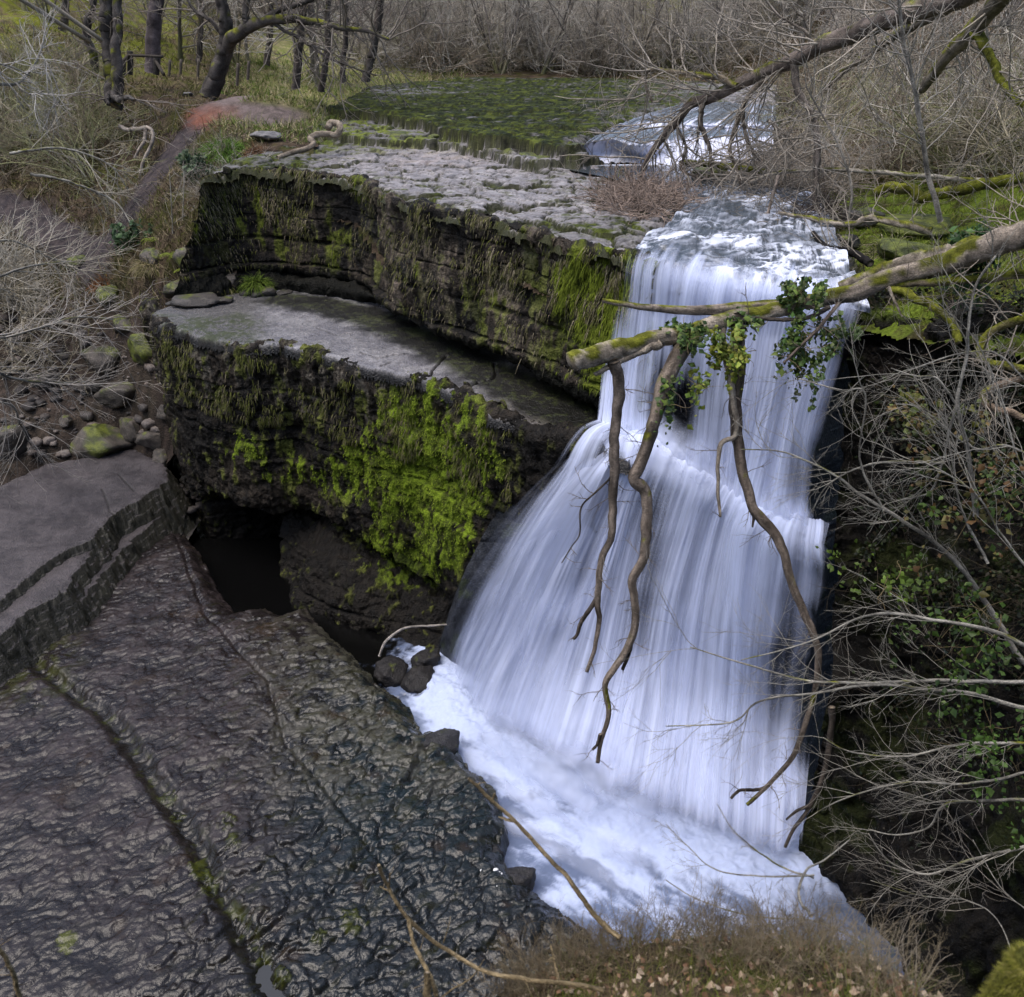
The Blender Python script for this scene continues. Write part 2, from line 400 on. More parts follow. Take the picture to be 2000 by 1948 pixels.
PATH = py_([(760,185,46),(640,200,42),(520,205,42),(430,225,38),(370,275,34.5),(300,350,31.5),(250,430,29.5),(190,490,28),(60,420,32),(-100,380,34)])
ny, nx = 560, 520
yy = np.geomspace(7, 260, ny)[:, None]; s = np.linspace(-1.25, 1.15, nx)[None]
gx = s*(yy*0.9+4); gxy = np.stack([gx, np.broadcast_to(yy, gx.shape)], -1)
gz = ground_full(gxy); G = np.concatenate([gxy, gz[..., None]], -1)
row0 = py_(HILL[0])[:, :2]
gully = py_([(345,800,22.8),(338,700,23.2),(340,620,24.0),(390,560,24.6)])[:, :2]
hole = np.concatenate([[(-30, 4)], row0, gully, LIP[:, :2]+[0.0, 0.5], R_CLIFF[:, :2], [(16, 6), (16, 2), (-30, 2)]])
hd = sdf(gxy, hole)
far = sdf(gxy, np.concatenate([pz([(420,330),(560,225),(700,170),(1000,158),(1460,165)], 9.6)[:, :2], pz([(1500,230),(1500,320),(1600,400),(1660,500),(1690,590),(1300,523),(1128,478),(870,415),(700,353)], 9.4)[:, :2]]))
px, py = project(G)
n1 = fbm(gxy, 5, 0.5, 0.6, 11); n2 = fbm(gxy, 5, 1.7, 0.6, 12); n3 = fbm(gxy, 4, 4.0, 0.6, 13)
c = mixc(C_LITTER, C_SOIL, ss(-0.15, 0.2, n2))
c = mixc(c, C_DRYG, ss(0.0, 0.3, n1)*0.45)
c = mixc(c, (0.085, 0.09, 0.02), ss(0.0, 0.2, fbm(gxy, 4, 0.8, 0.6, 14))*0.85); c = mixc(c, (0.03, 0.024, 0.018), ss(0.05, 0.3, n3+0.6*n2)*0.7)
mossy = ss(480, 300, px)*ss(190, 110, py)*0.9+ss(1180, 1260, px)*ss(1480, 1330, px)*ss(170, 120, py)*0.7
c = mixc(c, (0.20, 0.22, 0.025), np.clip(mossy, 0, 1)*ss(-0.2, 0.15, n2+n1*0.5))
mead = ss(430, 560, px)*ss(880, 780, px)*ss(260, 200, py)
c = mixc(c, mixc((0.17, 0.2, 0.05), (0.30, 0.26, 0.14), ss(-0.2, 0.25, n2)), mead*0.85)
bank = ss(1560, 1660, px)*ss(300, 360, py)
c = mixc(c, mixc((0.12, 0.17, 0.02), (0.05, 0.045, 0.02), ss(-0.1, 0.25, n2)), bank*0.95)
rt = ss(1450, 1600, px)*(1-bank); c = mixc(c, mixc((0.16, 0.105, 0.07), (0.07, 0.06, 0.04), ss(-0.2, 0.2, n2)), rt*0.75)
scree = ss(430, 330, px)*ss(520, 620, py); c = mixc(c, mixc((0.15, 0.115, 0.095), (0.06, 0.05, 0.045), ss(-0.2, 0.2, n3)), scree*0.85)
pd = dline(gxy, PATH[:, :2]); pm = ss(1.25, 0.6, pd+n2*0.6)
pcol = mixc((0.04, 0.035, 0.038), (0.085, 0.07, 0.068), ss(-0.2, 0.2, n3))
pcol = mixc(pcol, (0.2, 0.16, 0.15), ss(250, 200, py)); 
c = mixc(c, pcol, pm)
red = np.exp(-(((px-400)/45)**2+((py-232)/26)**2)); c = mixc(c, C_RED, np.clip(red*1.1+n2*0.7-0.15, 0, 1)*ss(0.1, 0.6, red)*0.75)
c = mixc(c, C_DARK, ss(-0.3, 0.3, -hd)*0+ss(0.9, 0.1, np.abs(hd))*0.4*ss(800, 700, px))
c = c*(1-0.42*(1-np.clip(mossy, 0, 1))*(1-mead)*(1-pm)*(1-bank))[..., None]
bare = bare_at(px, py); c = mixc(c, mixc((0.17, 0.135, 0.125), (0.11, 0.09, 0.08), ss(-0.2, 0.2, n3+n2)), bare); c = mixc(c, C_RED, np.clip(np.exp(-((px-415)/60)**2-((py-225)/24)**2)*1.2+n2*0.6-0.3, 0, 1)*0.6)
msk = (hd < 0.25) & (far < 2.0)
link('ground', grid_mesh('ground', G, c, 0.85, mask=msk), M_SOIL).update_tag()
props(D.objects['ground'], 'leaf strewn valley sides and meadow around the river', kind='structure')

# ------------------------------------------------------------------ upper river bed
BED = pz([(400,345)]+T_LIP[1:]+[(1450,565),(1690,600),(1665,500),(1610,400),(1530,330),(1510,250)], UZ)[:, :2]
BED = np.concatenate([BED, pz([(1520,165),(1200,152),(900,150),(720,168),(655,205)], 10.0)[:, :2], pz([(560,235),(500,290),(430,310)], 9.5)[:, :2]])
TIER2 = pz([(600,262),(700,268),(760,272),(871,278),(962,296),(1036,314),(1080,318),(1135,310),(1140,296),(1160,290),(1300,292),(1500,292)], 9.62)[:, :2]
TIER2 = np.concatenate([TIER2, [(30, 40), (30, 90), (-40, 90), (-14, 36)]])
TIER3 = pz([(655,212),(700,214),(760,222),(871,248),(925,262),(1000,268),(1080,282),(1132,292),(1150,288),(1240,276),(1500,280)], 9.98)[:, :2]
TIER3 = np.concatenate([TIER3, [(30, 44), (30, 90), (-40, 90), (-25, 60)]])
WATER = np.concatenate([pz([(1085,318),(1180,330),(1250,340),(1345,385),(1300,430),(1262,462),(1228,497)], 9.4)[:, :2],
   pz([(1240,520),(1690,610),(1655,500),(1600,420),(1560,375),(1500,335)], 9.35)[:, :2], pz([(1500,300),(1500,225),(1400,205),(1280,215),(1180,250),(1140,268)], 9.95)[:, :2], pz([(1132,306)], 9.45)[:, :2]])
def bed_z(p, full=False):
    q = p+0.22*np.stack([fbm(p, 3, 1.1, 0.6, 21), fbm(p, 3, 1.1, 0.6, 22)], -1)*2
    t2 = ss(-0.03, 0.03, sdf(q, TIER2)); t3 = ss(-0.03, 0.03, sdf(q, TIER3)); wd = sdf(q, WATER)
    z = UZ+t2*0.22+t3*0.36
    # plates: low flags with open joints
    st = np.stack([p[..., 0]*0.9+p[..., 1]*0.25, p[..., 1]*0.75-p[..., 0]*0.1], -1)
    wp = st+0.35*np.stack([fbm(p, 3, 1.5, 0.5, 23), fbm(p, 3, 1.5, 0.5, 24)], -1)
    f1, f2, cid = worley(wp*1.15, 3); e1 = ss(0.0, 0.14, f2-f1)
    g1, g2, cd2 = worley(wp*3.0+7, 4); e2 = ss(0.0, 0.15, g2-g1)
    z = z+(cid/255.0-0.5)*0.12+(cd2/255.0-0.5)*0.06-0.08*(1-e1)-0.04*(1-e2)+fbm(p, 4, 0.8, 0.55, 25)*0.09
    z = z-ss(-0.25, 0.35, wd)*0.32
    return (z, t2, t3, wd, e1, e2, cid) if full else z
ny, nx = 620, 720
yy = np.geomspace(13.5, 78, ny)[:, None]; s = np.linspace(-0.74, 0.62, nx)[None]
bxy = np.stack([s*(yy*0.93+2.0), np.broadcast_to(yy, (ny, nx))], -1)
bd = sdf(bxy+0.12*np.stack([fbm(bxy, 4, 1.2, 0.6, 31), fbm(bxy, 4, 1.2, 0.6, 32)], -1)*2, BED)
z, t2, t3, wd, e1, e2, cid = bed_z(bxy, True)
z = np.where(bd < 0, z-np.minimum(-bd*2, 0.16), z-0.06*ss(0.3, 0, bd))
B = np.concatenate([bxy, z[..., None]], -1); px, py = project(B)
n1 = fbm(bxy, 5, 0.4, 0.6, 33); n2 = fbm(bxy, 5, 1.3, 0.65, 34); n3 = fbm(bxy, 4, 5.0, 0.6, 35)
c = mixc((0.20, 0.185, 0.185), (0.37, 0.345, 0.34), ss(-0.25, 0.25, n2+0.4*n3)); c = mixc(c, (0.05, 0.045, 0.04), ss(0.05, 0.3, n3+0.4*n2)*0.8)
c = mixc(c, (0.035, 0.032, 0.022), (1-e1)*0.9); c = mixc(c, (0.04, 0.038, 0.025), (1-e2)*0.6)
moss = ss(-0.02, 0.25, n2+n1*0.8-0.10)*0.75
moss = np.maximum(moss, (1-e1)*0.9); moss = np.maximum(moss, (1-e2)*0.45*ss(-0.1, 0.2, n1))
mreg = np.exp(-((px-860)/230)**2-((py-215)/32)**2)*1.2+ss(820, 620, px)*ss(330, 270, py)*0.9+np.exp(-((px-880)/260)**2-((py-275)/16)**2)
mreg += 0.8*np.exp(-((px-1200)/130)**2-((py-455)/22)**2)+0.9*ss(700, 520, px)*ss(360, 320, py)*0.7+t3*0.35*ss(1150, 1100, px)+0.9*np.exp(-((px-560)/150)**2-((py-330)/25)**2)+0.7*np.exp(-((px-800)/170)**2-((py-385)/16)**2)+0.4*np.exp(-((px-1050)/150)**2-((py-440)/16)**2)+0.6*np.exp(-((px-1000)/200)**2-((py-200)/40)**2)
grey = np.exp(-((px-880)/260)**2-((py-325)/32)**2)+0.6*np.exp(-((px-1000)/160)**2-((py-400)/35)**2)
t3m = t3*ss(1500, 1200, px)*ss(-0.2, 0.5, -wd); moss = np.clip(moss+mreg*(0.55+1.3*n2)-grey*0.6+t3m*(0.95+1.6*n2+0.8*n1)+(t2-t3)*ss(-0.1, 0.2, n2)*0.6*ss(1120, 1060, px)-0.9*np.exp(-((px-790)/110)**2-((py-178)/12)**2), 0, 1)
c = mixc(c, mixc((0.010, 0.014, 0.003), (0.065, 0.08, 0.010), ss(-0.1, 0.35, n2+n3*0.8)), moss)
br = np.exp(-((px-830)/200)**2-((py-280)/18)**2)+np.exp(-((px-700)/90)**2-((py-250)/22)**2); c = mixc(c, (0.17, 0.2, 0.04), np.clip(br, 0, 1)*ss(-0.05, 0.2, n2)*0.9)
tan2 = np.exp(-((px-850)/120)**2-((py-310)/20)**2); c = mixc(c, (0.34, 0.28, 0.26), tan2*0.6*ss(-0.2, 0.2, n2))
slp = np.abs(np.gradient(z, axis=0)/np.gradient(bxy[..., 1], axis=0)); c = mixc(c, (0.028, 0.03, 0.012), ss(0.12, 0.45, slp)*0.92*ss(0.05, 0.3, t2*(1-ss(0.9,1,t2))+t3*(1-ss(0.9,1,t3))+(slp > 0.6)))
c = mixc(c, (0.03, 0.032, 0.014), ss(0.05, -0.02, bd+n3*0.1))
edge = np.clip(t2*(1-t2)*4+t3*(1-t3)*4, 0, 1); c = mixc(c, C_DARK, edge*0.8)
c = mixc(c, C_DARK, ss(-0.1, 0.3, wd)*0.85)
rg = 0.42+0.35*moss+0.12*n3
bed = link('riverbed', grid_mesh('riverbed', B, c, np.clip(rg, 0.2, 0.95), mask=(bd > -0.10)), M_BED)
props(bed, 'mossy cracked flat rock bed of the river above the falls', kind='structure')

# ------------------------------------------------------------------ river water above the lip
def streaky(G, u, v, seed, ku=3.0, kv=0.5):
    p = np.stack([u*ku, v*kv, np.zeros_like(u)+seed], -1); q = p+0.5*np.stack([fbm(p, 2, 0.7, 0.5, seed+1)]*3, -1)
    return fbm(q, 4, 1.0, 0.6, seed)
rows = [
 pz([(1228,512),(1290,530),(1400,560),(1500,578),(1600,590),(1700,612)], 9.20),
 pz([(1232,498),(1290,508),(1400,530),(1500,548),(1600,560),(1695,588)], 9.36),
 pz([(1245,478),(1300,480),(1400,490),(1500,500),(1580,512),(1665,540)], 9.40),
 pz([(1290,448),(1340,445),(1400,445),(1480,450),(1550,455),(1640,480)], 9.43),
 pz([(1330,412),(1370,405),(1420,405),(1480,405),(1540,405),(1610,415)], 9.45),
 pz([(1330,385),(1370,375),(1410,372),(1450,370),(1500,365),(1570,370)], 9.46),
 pz([(1200,350),(1280,350),(1340,352),(1400,350),(1450,348),(1520,342)], 9.46),
 pz([(1080,326),(1180,322),(1260,321),(1340,320),(1420,318),(1510,316)], 9.47)]
W = loft(rows, 420, 300); u = np.broadcast_to(np.linspace(0, 8, 420)[None], W.shape[:2]); v = np.broadcast_to(np.linspace(0, 14, 300)[:, None], W.shape[:2])
px, py = project(W)
rap = ss(350, 395, py)
wxy = W[..., :2]
h = streaky(W, u, v, 5, 1.6, 1.0); h2 = fbm(wxy, 3, 1.1, 0.55, 41)
W[..., 2] += rap*(h*0.04+h2*0.22+0.03)*ss(600, 560, py)
wp = np.stack([wxy[..., 0]*0.75-wxy[..., 1]*0.25, wxy[..., 1]*0.55+wxy[..., 0]*0.15, h2], -1)
ri = fbm(wp+0.5*np.stack([fbm(wp, 2, 1.5, 0.5, 46)]*3, -1), 5, 1.0, 0.62, 47, ridge=True); fi = streaky(W, u, v, 9, 5.0, 0.8)
W[..., 2] += rap*0.045*ri*ss(600, 560, py)
rj = fbm(wp*1.9+0.4*np.stack([fbm(wp, 2, 2.5, 0.5, 48)]*3, -1), 4, 1.0, 0.6, 49, ridge=True)
foam = (1.1*ss(0.45, 0.85, ri+0.25*h2)+0.6*ss(0.5, 0.95, rj+0.3*h2)+0.3*ss(-0.05, 0.4, fi))*rap
foam = np.clip(foam, 0, 1)*(0.35+0.9*ss(-0.2, 0.2, fbm(wxy, 3, 0.7, 0.5, 55)))+0.5*ss(530, 575, py)*rap*ss(-0.2, 0.2, fi+h)
foam = np.maximum(foam, ss(0.25, 0.5, streaky(W, u, v, 44, 1, 4))*0.5*(1-rap))
foam = np.maximum(foam, ss(326, 320, py)*0.95*ss(1120, 1150, px))
c = mixc((0.05, 0.058, 0.065), (0.76, 0.80, 0.92), np.clip(foam, 0, 1))
riv = link('river_water', grid_mesh('river_water', W, c, 0.12+0.5*np.clip(foam, 0, 1)), M_FOAM)
props(riv, 'rushing river water streaked with foam above the falls', kind='structure')
# upper cascade
rows = [pz([(1120,322),(1180,320),(1250,322),(1340,324),(1420,322),(1510,320)], 9.44),
 pz([(1134,306),(1190,303),(1250,306),(1340,308),(1420,306),(1510,306)], 9.60),
 pz([(1138,290),(1190,284),(1245,292),(1335,284),(1420,284),(1510,284)], 9.86),
 pz([(1150,276),(1200,272),(1250,278),(1330,268),(1420,268),(1510,268)], 10.03),
 pz([(1190,256),(1240,252),(1290,254),(1350,253),(1430,255),(1510,255)], 10.08),
 pz([(1215,244),(1260,240),(1300,240),(1360,242),(1440,244),(1515,244)], 10.2),
 pz([(1270,224),(1310,221),(1350,220),(1400,220),(1460,222),(1515,226)], 10.22),
 pz([(1330,205),(1360,204),(1390,203),(1430,203),(1470,205),(1515,208)], 10.2)]
W = loft(rows, 300, 200); u = np.broadcast_to(np.linspace(0, 12, 300)[None], W.shape[:2]); v = np.broadcast_to(np.linspace(0, 9, 200)[:, None], W.shape[:2])
px, py = project(W); W[..., 2] += 0.05*fbm(W[..., :2], 3, 2, 0.5, 51)+0.05*ss(0.3, -0.1, streaky(W, u, v, 52, 2, 0.2))
vv = np.linspace(0, 7, 200)[:, None]; drop = ss(3.2, 2.2, vv)*1.0+0.8*np.exp(-((vv-4.5)/0.5)**2)
foam = ss(-0.25, 0.2, streaky(W, u, v, 53, 5, 0.3)+drop*0.65-0.35)
foam = foam*(1-0.75*np.exp(-((px-1215)/28)**2)*drop*ss(0, 0.2, 0.3+streaky(W, u, v, 54, 2, 0.2)))
c = mixc((0.10, 0.11, 0.12), (0.66, 0.68, 0.80), foam)
cas = link('river_cascade', grid_mesh('river_cascade', W, c, 0.2+0.5*foam), M_FOAM)
props(cas, 'low cascade of white water upstream of the falls', kind='structure')

# ------------------------------------------------------------------ cliffs
def strata(P, A, seed, th, amp, jw=1.4, gro=0.10):
    """beds of uneven thickness; A = metres along the cliff. returns outward offset and joint darkness"""
    z = P[..., 2]+0.10*fbm(P, 3, 0.35, 0.5, seed)+0.035*fbm(P, 3, 2.2, 0.5, seed+5)
    zl = z/th+0.45*np.sin(z*1.7+seed)+0.2*np.sin(z*4.1+seed*2)
    k = np.floor(zl).astype(np.int64); f = zl-k
    hk = _perm[(k*17+seed) & 255]/255.0
    a = A/(jw*(0.6+hk))+hk*9+0.25*fbm(P, 2, 1.5, 0.5, seed+1); j = np.floor(a).astype(np.int64); fa = a-j
    hb = _perm[(_perm[(k*17+seed) & 255]+j) & 255]/255.0
    wk = ss(-0.25, 0.3, fbm(P, 3, 0.5, 0.5, seed+9))
    off = ((hk-0.5)*amp+(hb-0.5)*amp*0.7)*(0.25+0.75*wk)
    gv = ss(0.09, 0.0, np.minimum(f, 1-f))*(0.15+0.85*hb)*(0.2+0.8*wk); ga = ss(0.05, 0.0, np.minimum(fa, 1-fa))*0.45*hk
    g = np.maximum(gv, ga*0.8)
    off = off-gro*g*2
    return off, g, hk, hb, f
def cliff_mesh(rows, nu, nv, seed, th, amp, jw=1.4, rough_amp=0.12):
    G = loft(rows, nu, nv); N = normals(G)
    cen = np.array([0, 0, 12.8]); flip = ((cen-G)*N).sum(-1) < 0; N = np.where(flip[..., None], -N, N)
    seg = np.linalg.norm(np.diff(G, axis=1), axis=-1); A = np.concatenate([np.zeros((nv, 1)), np.cumsum(seg, 1)], 1); A = np.broadcast_to(A[nv//3][None], (nv, nu))
    off, g, hk, hb, f = strata(G, A, seed, th, amp, jw)
    Gs = G*np.array([1, 1, 0.35]); r = fbm(G, 5, 0.9, 0.55, seed+2)*rough_amp*2+fbm(G, 4, 4.5, 0.55, seed+3)*0.06+fbm(Gs, 4, 3.0, 0.6, seed+4)*0.12
    Gd = G+N*(off+r)[..., None]
    return Gd, N, A, g, hk, hb
ramp5 = np.clip((np.arange(13)-3)/4.0, 0, 1)
# upper wall
bx = pz([(340,600),(420,586),(500,574),(560,574),(650,590),(742,619),(834,656),(915,700),(1000,742),(1070,782),(1150,815),(1240,850),(1330,880)], 6.2)
tp = LIP.copy()
def zat(P, Q, z):
    """plan position moves from P to Q, height z"""
    R = P.copy(); R[:, 2] = z; return R
frac = np.linspace(0, 1, 13)
left = np.clip(1-frac/0.30, 0, 1)[:, None]
def mixrow(t, z, back=0.0):
    R = tp*(1-t)+bx*t
    flatT = tp.copy()
    flatT[:, 1] += back
    R = R*left+flatT*(1-left); R[:, 2] = z if np.ndim(z) == 0 else z
    return R
zbrow = np.array([7.2,7.1,7.0,6.9,6.95,7.0,7.0,6.95,6.8,6.75,6.7,6.6,6.5])
pw = PY
rows = [mixrow(0, UZ-0.02, 0.25), mixrow(0.02, UZ-0.06), mixrow(0.25, 8.6, 0.0), mixrow(0.5, 7.8, -0.15), mixrow(0.75, zbrow-0.1, -0.2)]
und = bx.copy(); und[:, 2] = zbrow-0.28; m = mixrow(0.8, zbrow-0.32, 0.75*ramp5)
b2 = bx.copy(); b2[:, 1] += 1.6*ramp5; b2[:, 2] = 6.0; m2 = bx.copy(); m2[:, 1] += 1.0*ramp5; m2[:, 2] = 6.5
rows += [m, m2, b2]
Gu, N, A, g, hk, hb = cliff_mesh(rows, 820, 380, 61, 0.62, 0.22, 1.6, 0.15)
px, py = project(Gu); zz = Gu[..., 2]
Ps = Gu*np.array([1, 1, 0.22]); n1 = fbm(Gu, 4, 0.6, 0.6, 62); ns = fbm(Ps, 5, 3.2, 0.65, 63); n3 = fbm(Gu, 4, 3.0, 0.6, 64)
c = mixc(C_DARK, C_BROWN, ss(-0.2, 0.2, n1+n3*0.5))
dry = ss(-0.08, 0.2, ns+0.6*n1+0.02)*ss(660, 760, px)*ss(1220, 1000, px)*1.0
dry = np.maximum(dry, ss(0.0, 0.3, ns)*0.4)
c = mixc(c, C_TAN, np.clip(dry, 0, 1)*(0.35+0.6*hb)*(0.8)); c = mixc(c, (0.24,0.19,0.155), ss(0.12, 0.3, ns+n1*0.5)*ss(640,760,px)*ss(1150,1000,px)*ss(9.3,8.6,zz)*0.6)
ms = ss(0.05, 0.25, ns+0.5*fbm(Gu, 4, 1.1, 0.6, 66))
c = mixc(c, C_OLIVE, ms*0.6)
brt = ss(960, 1150, px)*ss(-0.02, 0.22, ns+0.8*fbm(Gu, 4, 0.9, 0.6, 67)+0.04)+0.6*ss(0.2, 0.42, ns+fbm(Gu, 4, 0.7, 0.6, 68))
c = mixc(c, (0.135, 0.165, 0.018), np.clip(brt, 0, 1)*0.9)
wet = ss(0.0, 0.22, fbm(Ps, 4, 2.2, 0.6, 69))*0.8; c = mixc(c, C_DARK, wet*0.9)
c = mixc(c, (0.008, 0.008, 0.007), np.clip(g, 0, 1)*0.8); c = mixc(c, (0.008, 0.008, 0.006), ss(6.95, 6.75, zz+0.1*n1))  # undercut below the brow blackened, its shade put into the colour
ruw = np.clip(0.62-0.3*wet+0.2*brt, 0.2, 0.95)
cl = empty('cliff', Gu[200, 450].tolist()); props(cl, 'upper rock cliff with hanging moss left of the falls', kind='structure')
def band(G, C, R, cuts, parent, name='rock_bed', mat=M_WALL):
    off = np.array(parent.location)
    for a, b in zip(cuts[:-1], cuts[1:]):
        link(name, grid_mesh(name, G[a:b+1]-off, C[a:b+1], R[a:b+1]), mat, parent)
band(Gu, c, ruw, [0, 85, 145, 215, 270, 379], cl)
UPW = (Gu, N, px, py, brt, dry)

# mid ledge
T2 = [(300,610),(312,630),(360,648),(420,664),(478,674),(551,672),(600,684),(700,712),(760,724),(823,740),(889,770),(962,810),(1062,836),(1135,870),(1180,880)]
E2 = pz(T2, 6.3)
LED = np.concatenate([E2[:, :2], pz([(1225,905),(1225,840),(1150,770),(900,640),(700,560),(500,545),(400,560)], 6.3)[:, :2]])
ny, nx = 420, 640
yy = np.geomspace(12.6, 26, ny)[:, None]; s = np.linspace(-0.46, 0.30, nx)[None]
lxy = np.stack([s*(yy*0.93+2.6), np.broadcast_to(yy, (ny, nx))], -1)
ld = sdf(lxy+0.07*np.stack([fbm(lxy, 4, 1.5, 0.6, 71), fbm(lxy, 4, 1.5, 0.6, 72)], -1)*2, LED)
n2 = fbm(lxy, 5, 1.2, 0.6, 73); n3 = fbm(lxy, 4, 7.0, 0.6, 74); n1 = fbm(lxy, 3, 0.35, 0.5, 75)
cr = np.minimum.reduce([dline(lxy+0.05*np.stack([n2, n3], -1)*2, pz(l, 6.3)[:, :2]) for l in
   ([(838,735),(862,708),(872,695)], [(892,766),(930,748),(965,738),(968,712)], [(708,690),(740,700),(800,690)], [(620,640),(660,655),(690,650)], [(745,714),(765,708)])])
crk = ss(0.045, 0.01, cr)
z = 6.3+0.03*n2+0.012*n3+0.05*n1-0.07*crk
z += 0.28*ss(560, 480, project(np.concatenate([lxy, lxy[..., :1]*0+6.3], -1))[0])*ss(600, 650, project(np.concatenate([lxy, lxy[..., :1]*0+6.3], -1))[1])*0
z = np.where(ld < 0, z-np.minimum(-ld*3, 0.6), z-0.05*ss(0.1, 0, ld))
Lg = np.concatenate([lxy, z[..., None]], -1); px, py = project(Lg)
c = mixc((0.17, 0.165, 0.178), (0.24, 0.232, 0.238), ss(-0.2, 0.2, n2)); c = mixc(c, (0.10, 0.098, 0.105), ss(0.0, 0.3, n3)*0.6)
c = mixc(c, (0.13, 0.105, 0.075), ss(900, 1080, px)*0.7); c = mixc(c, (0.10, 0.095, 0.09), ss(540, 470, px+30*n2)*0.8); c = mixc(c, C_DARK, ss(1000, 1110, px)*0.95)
alg = ss(540, 480, px+80*n2)*ss(610, 628, py+30*n2)*ss(-0.25, 0.15, n3+n2); c = mixc(c, (0.03, 0.04, 0.01), alg*0.9)
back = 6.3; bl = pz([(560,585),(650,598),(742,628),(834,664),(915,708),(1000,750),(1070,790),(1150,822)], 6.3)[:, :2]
dk = ss(1.0, 0.45, dline(lxy, bl)+n2*0.5); c = mixc(c, mixc((0.008, 0.008, 0.006), (0.03, 0.036, 0.01), ss(0, 0.3, n3+n2)), dk*0.95)  # overhang shade put into the colour along the back of the ledge
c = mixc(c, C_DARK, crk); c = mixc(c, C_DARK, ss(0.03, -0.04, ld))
rg = np.clip(0.27+0.18*n3+0.12*n2+0.35*alg+0.1*dk, 0.10, 0.9)
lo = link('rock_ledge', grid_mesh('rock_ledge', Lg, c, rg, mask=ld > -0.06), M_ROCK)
props(lo, 'smooth wet grey rock ledge between the two cliffs', kind='structure')
bits = []
# lower wall
E = resample(E2, 15)
def inset(P, back, z, side=0.0):
    R = P.copy(); t = np.gradient(P, axis=0); nrm = np.stack([-t[:, 1], t[:, 0]], -1); nrm /= np.linalg.norm(nrm, axis=1)[:, None]
    nrm *= np.sign(nrm[:, 1:2]+1e-9)
    R[:, :2] += nrm*np.reshape(back, (-1, 1)); R[:, 2] = z; return R
E[0] = E[1]+np.array([-1.2, 2.2, 0]); 
# bulge and cave profile along the edge (15 stations left to right)
zb = np.array([1.0,1.3,1.7,1.75,1.7,1.75,1.7,1.55,1.4,1.2,0.95,0.7,0.5,0.3,0.2])
cave = np.array([0.0,0.2,1.6,2.6,1.6,0.9,0.6,0.5,0.5,0.5,0.4,0.4,0.3,0.2,0.2])
lowr = np.array([0.3,0.4,2.2,2.4,0.3,-0.9,-1.3,-1.2,-1.1,-1.0,-0.8,-0.5,-0.2,0.1,0.1])
rows = [inset(E, 0.25, 6.24), inset(E, 0.0, 6.16), inset(E, -0.05, 5.2), inset(E, -0.02, 4.35), inset(E, 0.12, 4.2), inset(E, -0.02, 3.9), inset(E, -0.1, 2.9),
        inset(E, -0.1, zb+0.25), inset(E, 0.15+cave*0.2, zb), inset(E, 0.3+cave, zb-0.3), inset(E, np.minimum(lowr+0.6, cave+0.1), np.minimum(zb-0.55, 0.95)), inset(E, lowr-0.1, -0.2), inset(E, lowr-0.2, -0.9)]
Gl, N, A, g, hk, hb = cliff_mesh(rows, 900, 560, 81, 0.95, 0.24, 2.4, 0.17)
px, py = project(Gl); zz = Gl[..., 2]; Ps = Gl*np.array([1, 1, 0.2])
n1 = fbm(Gl, 4, 0.5, 0.6, 82); ns = fbm(Ps, 5, 3.6, 0.65, 83); n3 = fbm(Gl, 4, 3.5, 0.6, 84); n4 = fbm(Gl, 5, 1.6, 0.65, 85)
c = mixc(C_DARK, C_BROWN, ss(-0.2, 0.25, n1+n3*0.6))
up = ss(4.2, 4.5, zz)
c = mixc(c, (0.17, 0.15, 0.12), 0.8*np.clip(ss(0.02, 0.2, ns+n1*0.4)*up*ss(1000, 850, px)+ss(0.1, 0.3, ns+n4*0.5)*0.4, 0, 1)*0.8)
reg = 1.15*np.exp(-((px-840)/95)**2-((py-830)/90)**2)+1.1*np.exp(-((px-760)/150)**2-((py-930)/55)**2)+0.95*np.exp(-((px-860)/120)**2-((py-1010)/110)**2)\
    +0.9*np.exp(-((px-790)/90)**2-((py-1090)/70)**2)+0.8*np.exp(-((px-470)/45)**2-((py-870)/35)**2)+0.55*np.exp(-((px-640)/160)**2-((py-900)/50)**2)+0.45*np.exp(-((px-950)/60)**2-((py-870)/80)**2)\
    +0.5*np.exp(-((px-520)/30)**2-((py-930)/25)**2)+0.30*up*ss(1000, 600, px)*0.9
mf = reg*0.58+1.15*n4+1.5*ns+0.35*fbm(Gl, 3, 6, 0.6, 86)-0.25*g
mm = ss(0.42, 0.60, mf)
c = mixc(c, C_OLIVE, ss(0.2, 0.5, reg*0.6+n4+0.9*ns)*0.6)
mcol = mixc(mixc((0.05, 0.055, 0.016), (0.11, 0.12, 0.03), ss(-0.2, 0.3, n3+ns)), mixc((0.06, 0.08, 0.012), (0.15, 0.215, 0.016), ss(-0.25, 0.3, n3+ns)), ss(0.35, 0.8, reg)); c = mixc(c, mcol, mm)
mm2 = mm
wet = ss(-0.02, 0.2, fbm(Ps, 4, 2.6, 0.6, 89))*(1-mm*0.6); c = mixc(c, C_DARK, wet*0.85)
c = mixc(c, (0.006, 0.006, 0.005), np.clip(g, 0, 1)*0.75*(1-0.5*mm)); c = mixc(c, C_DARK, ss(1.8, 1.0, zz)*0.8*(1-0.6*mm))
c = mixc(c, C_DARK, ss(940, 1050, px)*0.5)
Gl = Gl+N*(mm*0.05*(0.6+n3))[..., None]
cl2 = empty('cliff', Gl[200, 450].tolist()); props(cl2, 'lower undercut rock cliff patched with bright green moss', kind='structure')
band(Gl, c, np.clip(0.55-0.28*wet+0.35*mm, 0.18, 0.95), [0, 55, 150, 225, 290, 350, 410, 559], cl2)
LOW = (Gl, N, px, py, mm*ss(0.3, 0.7, reg), zz)

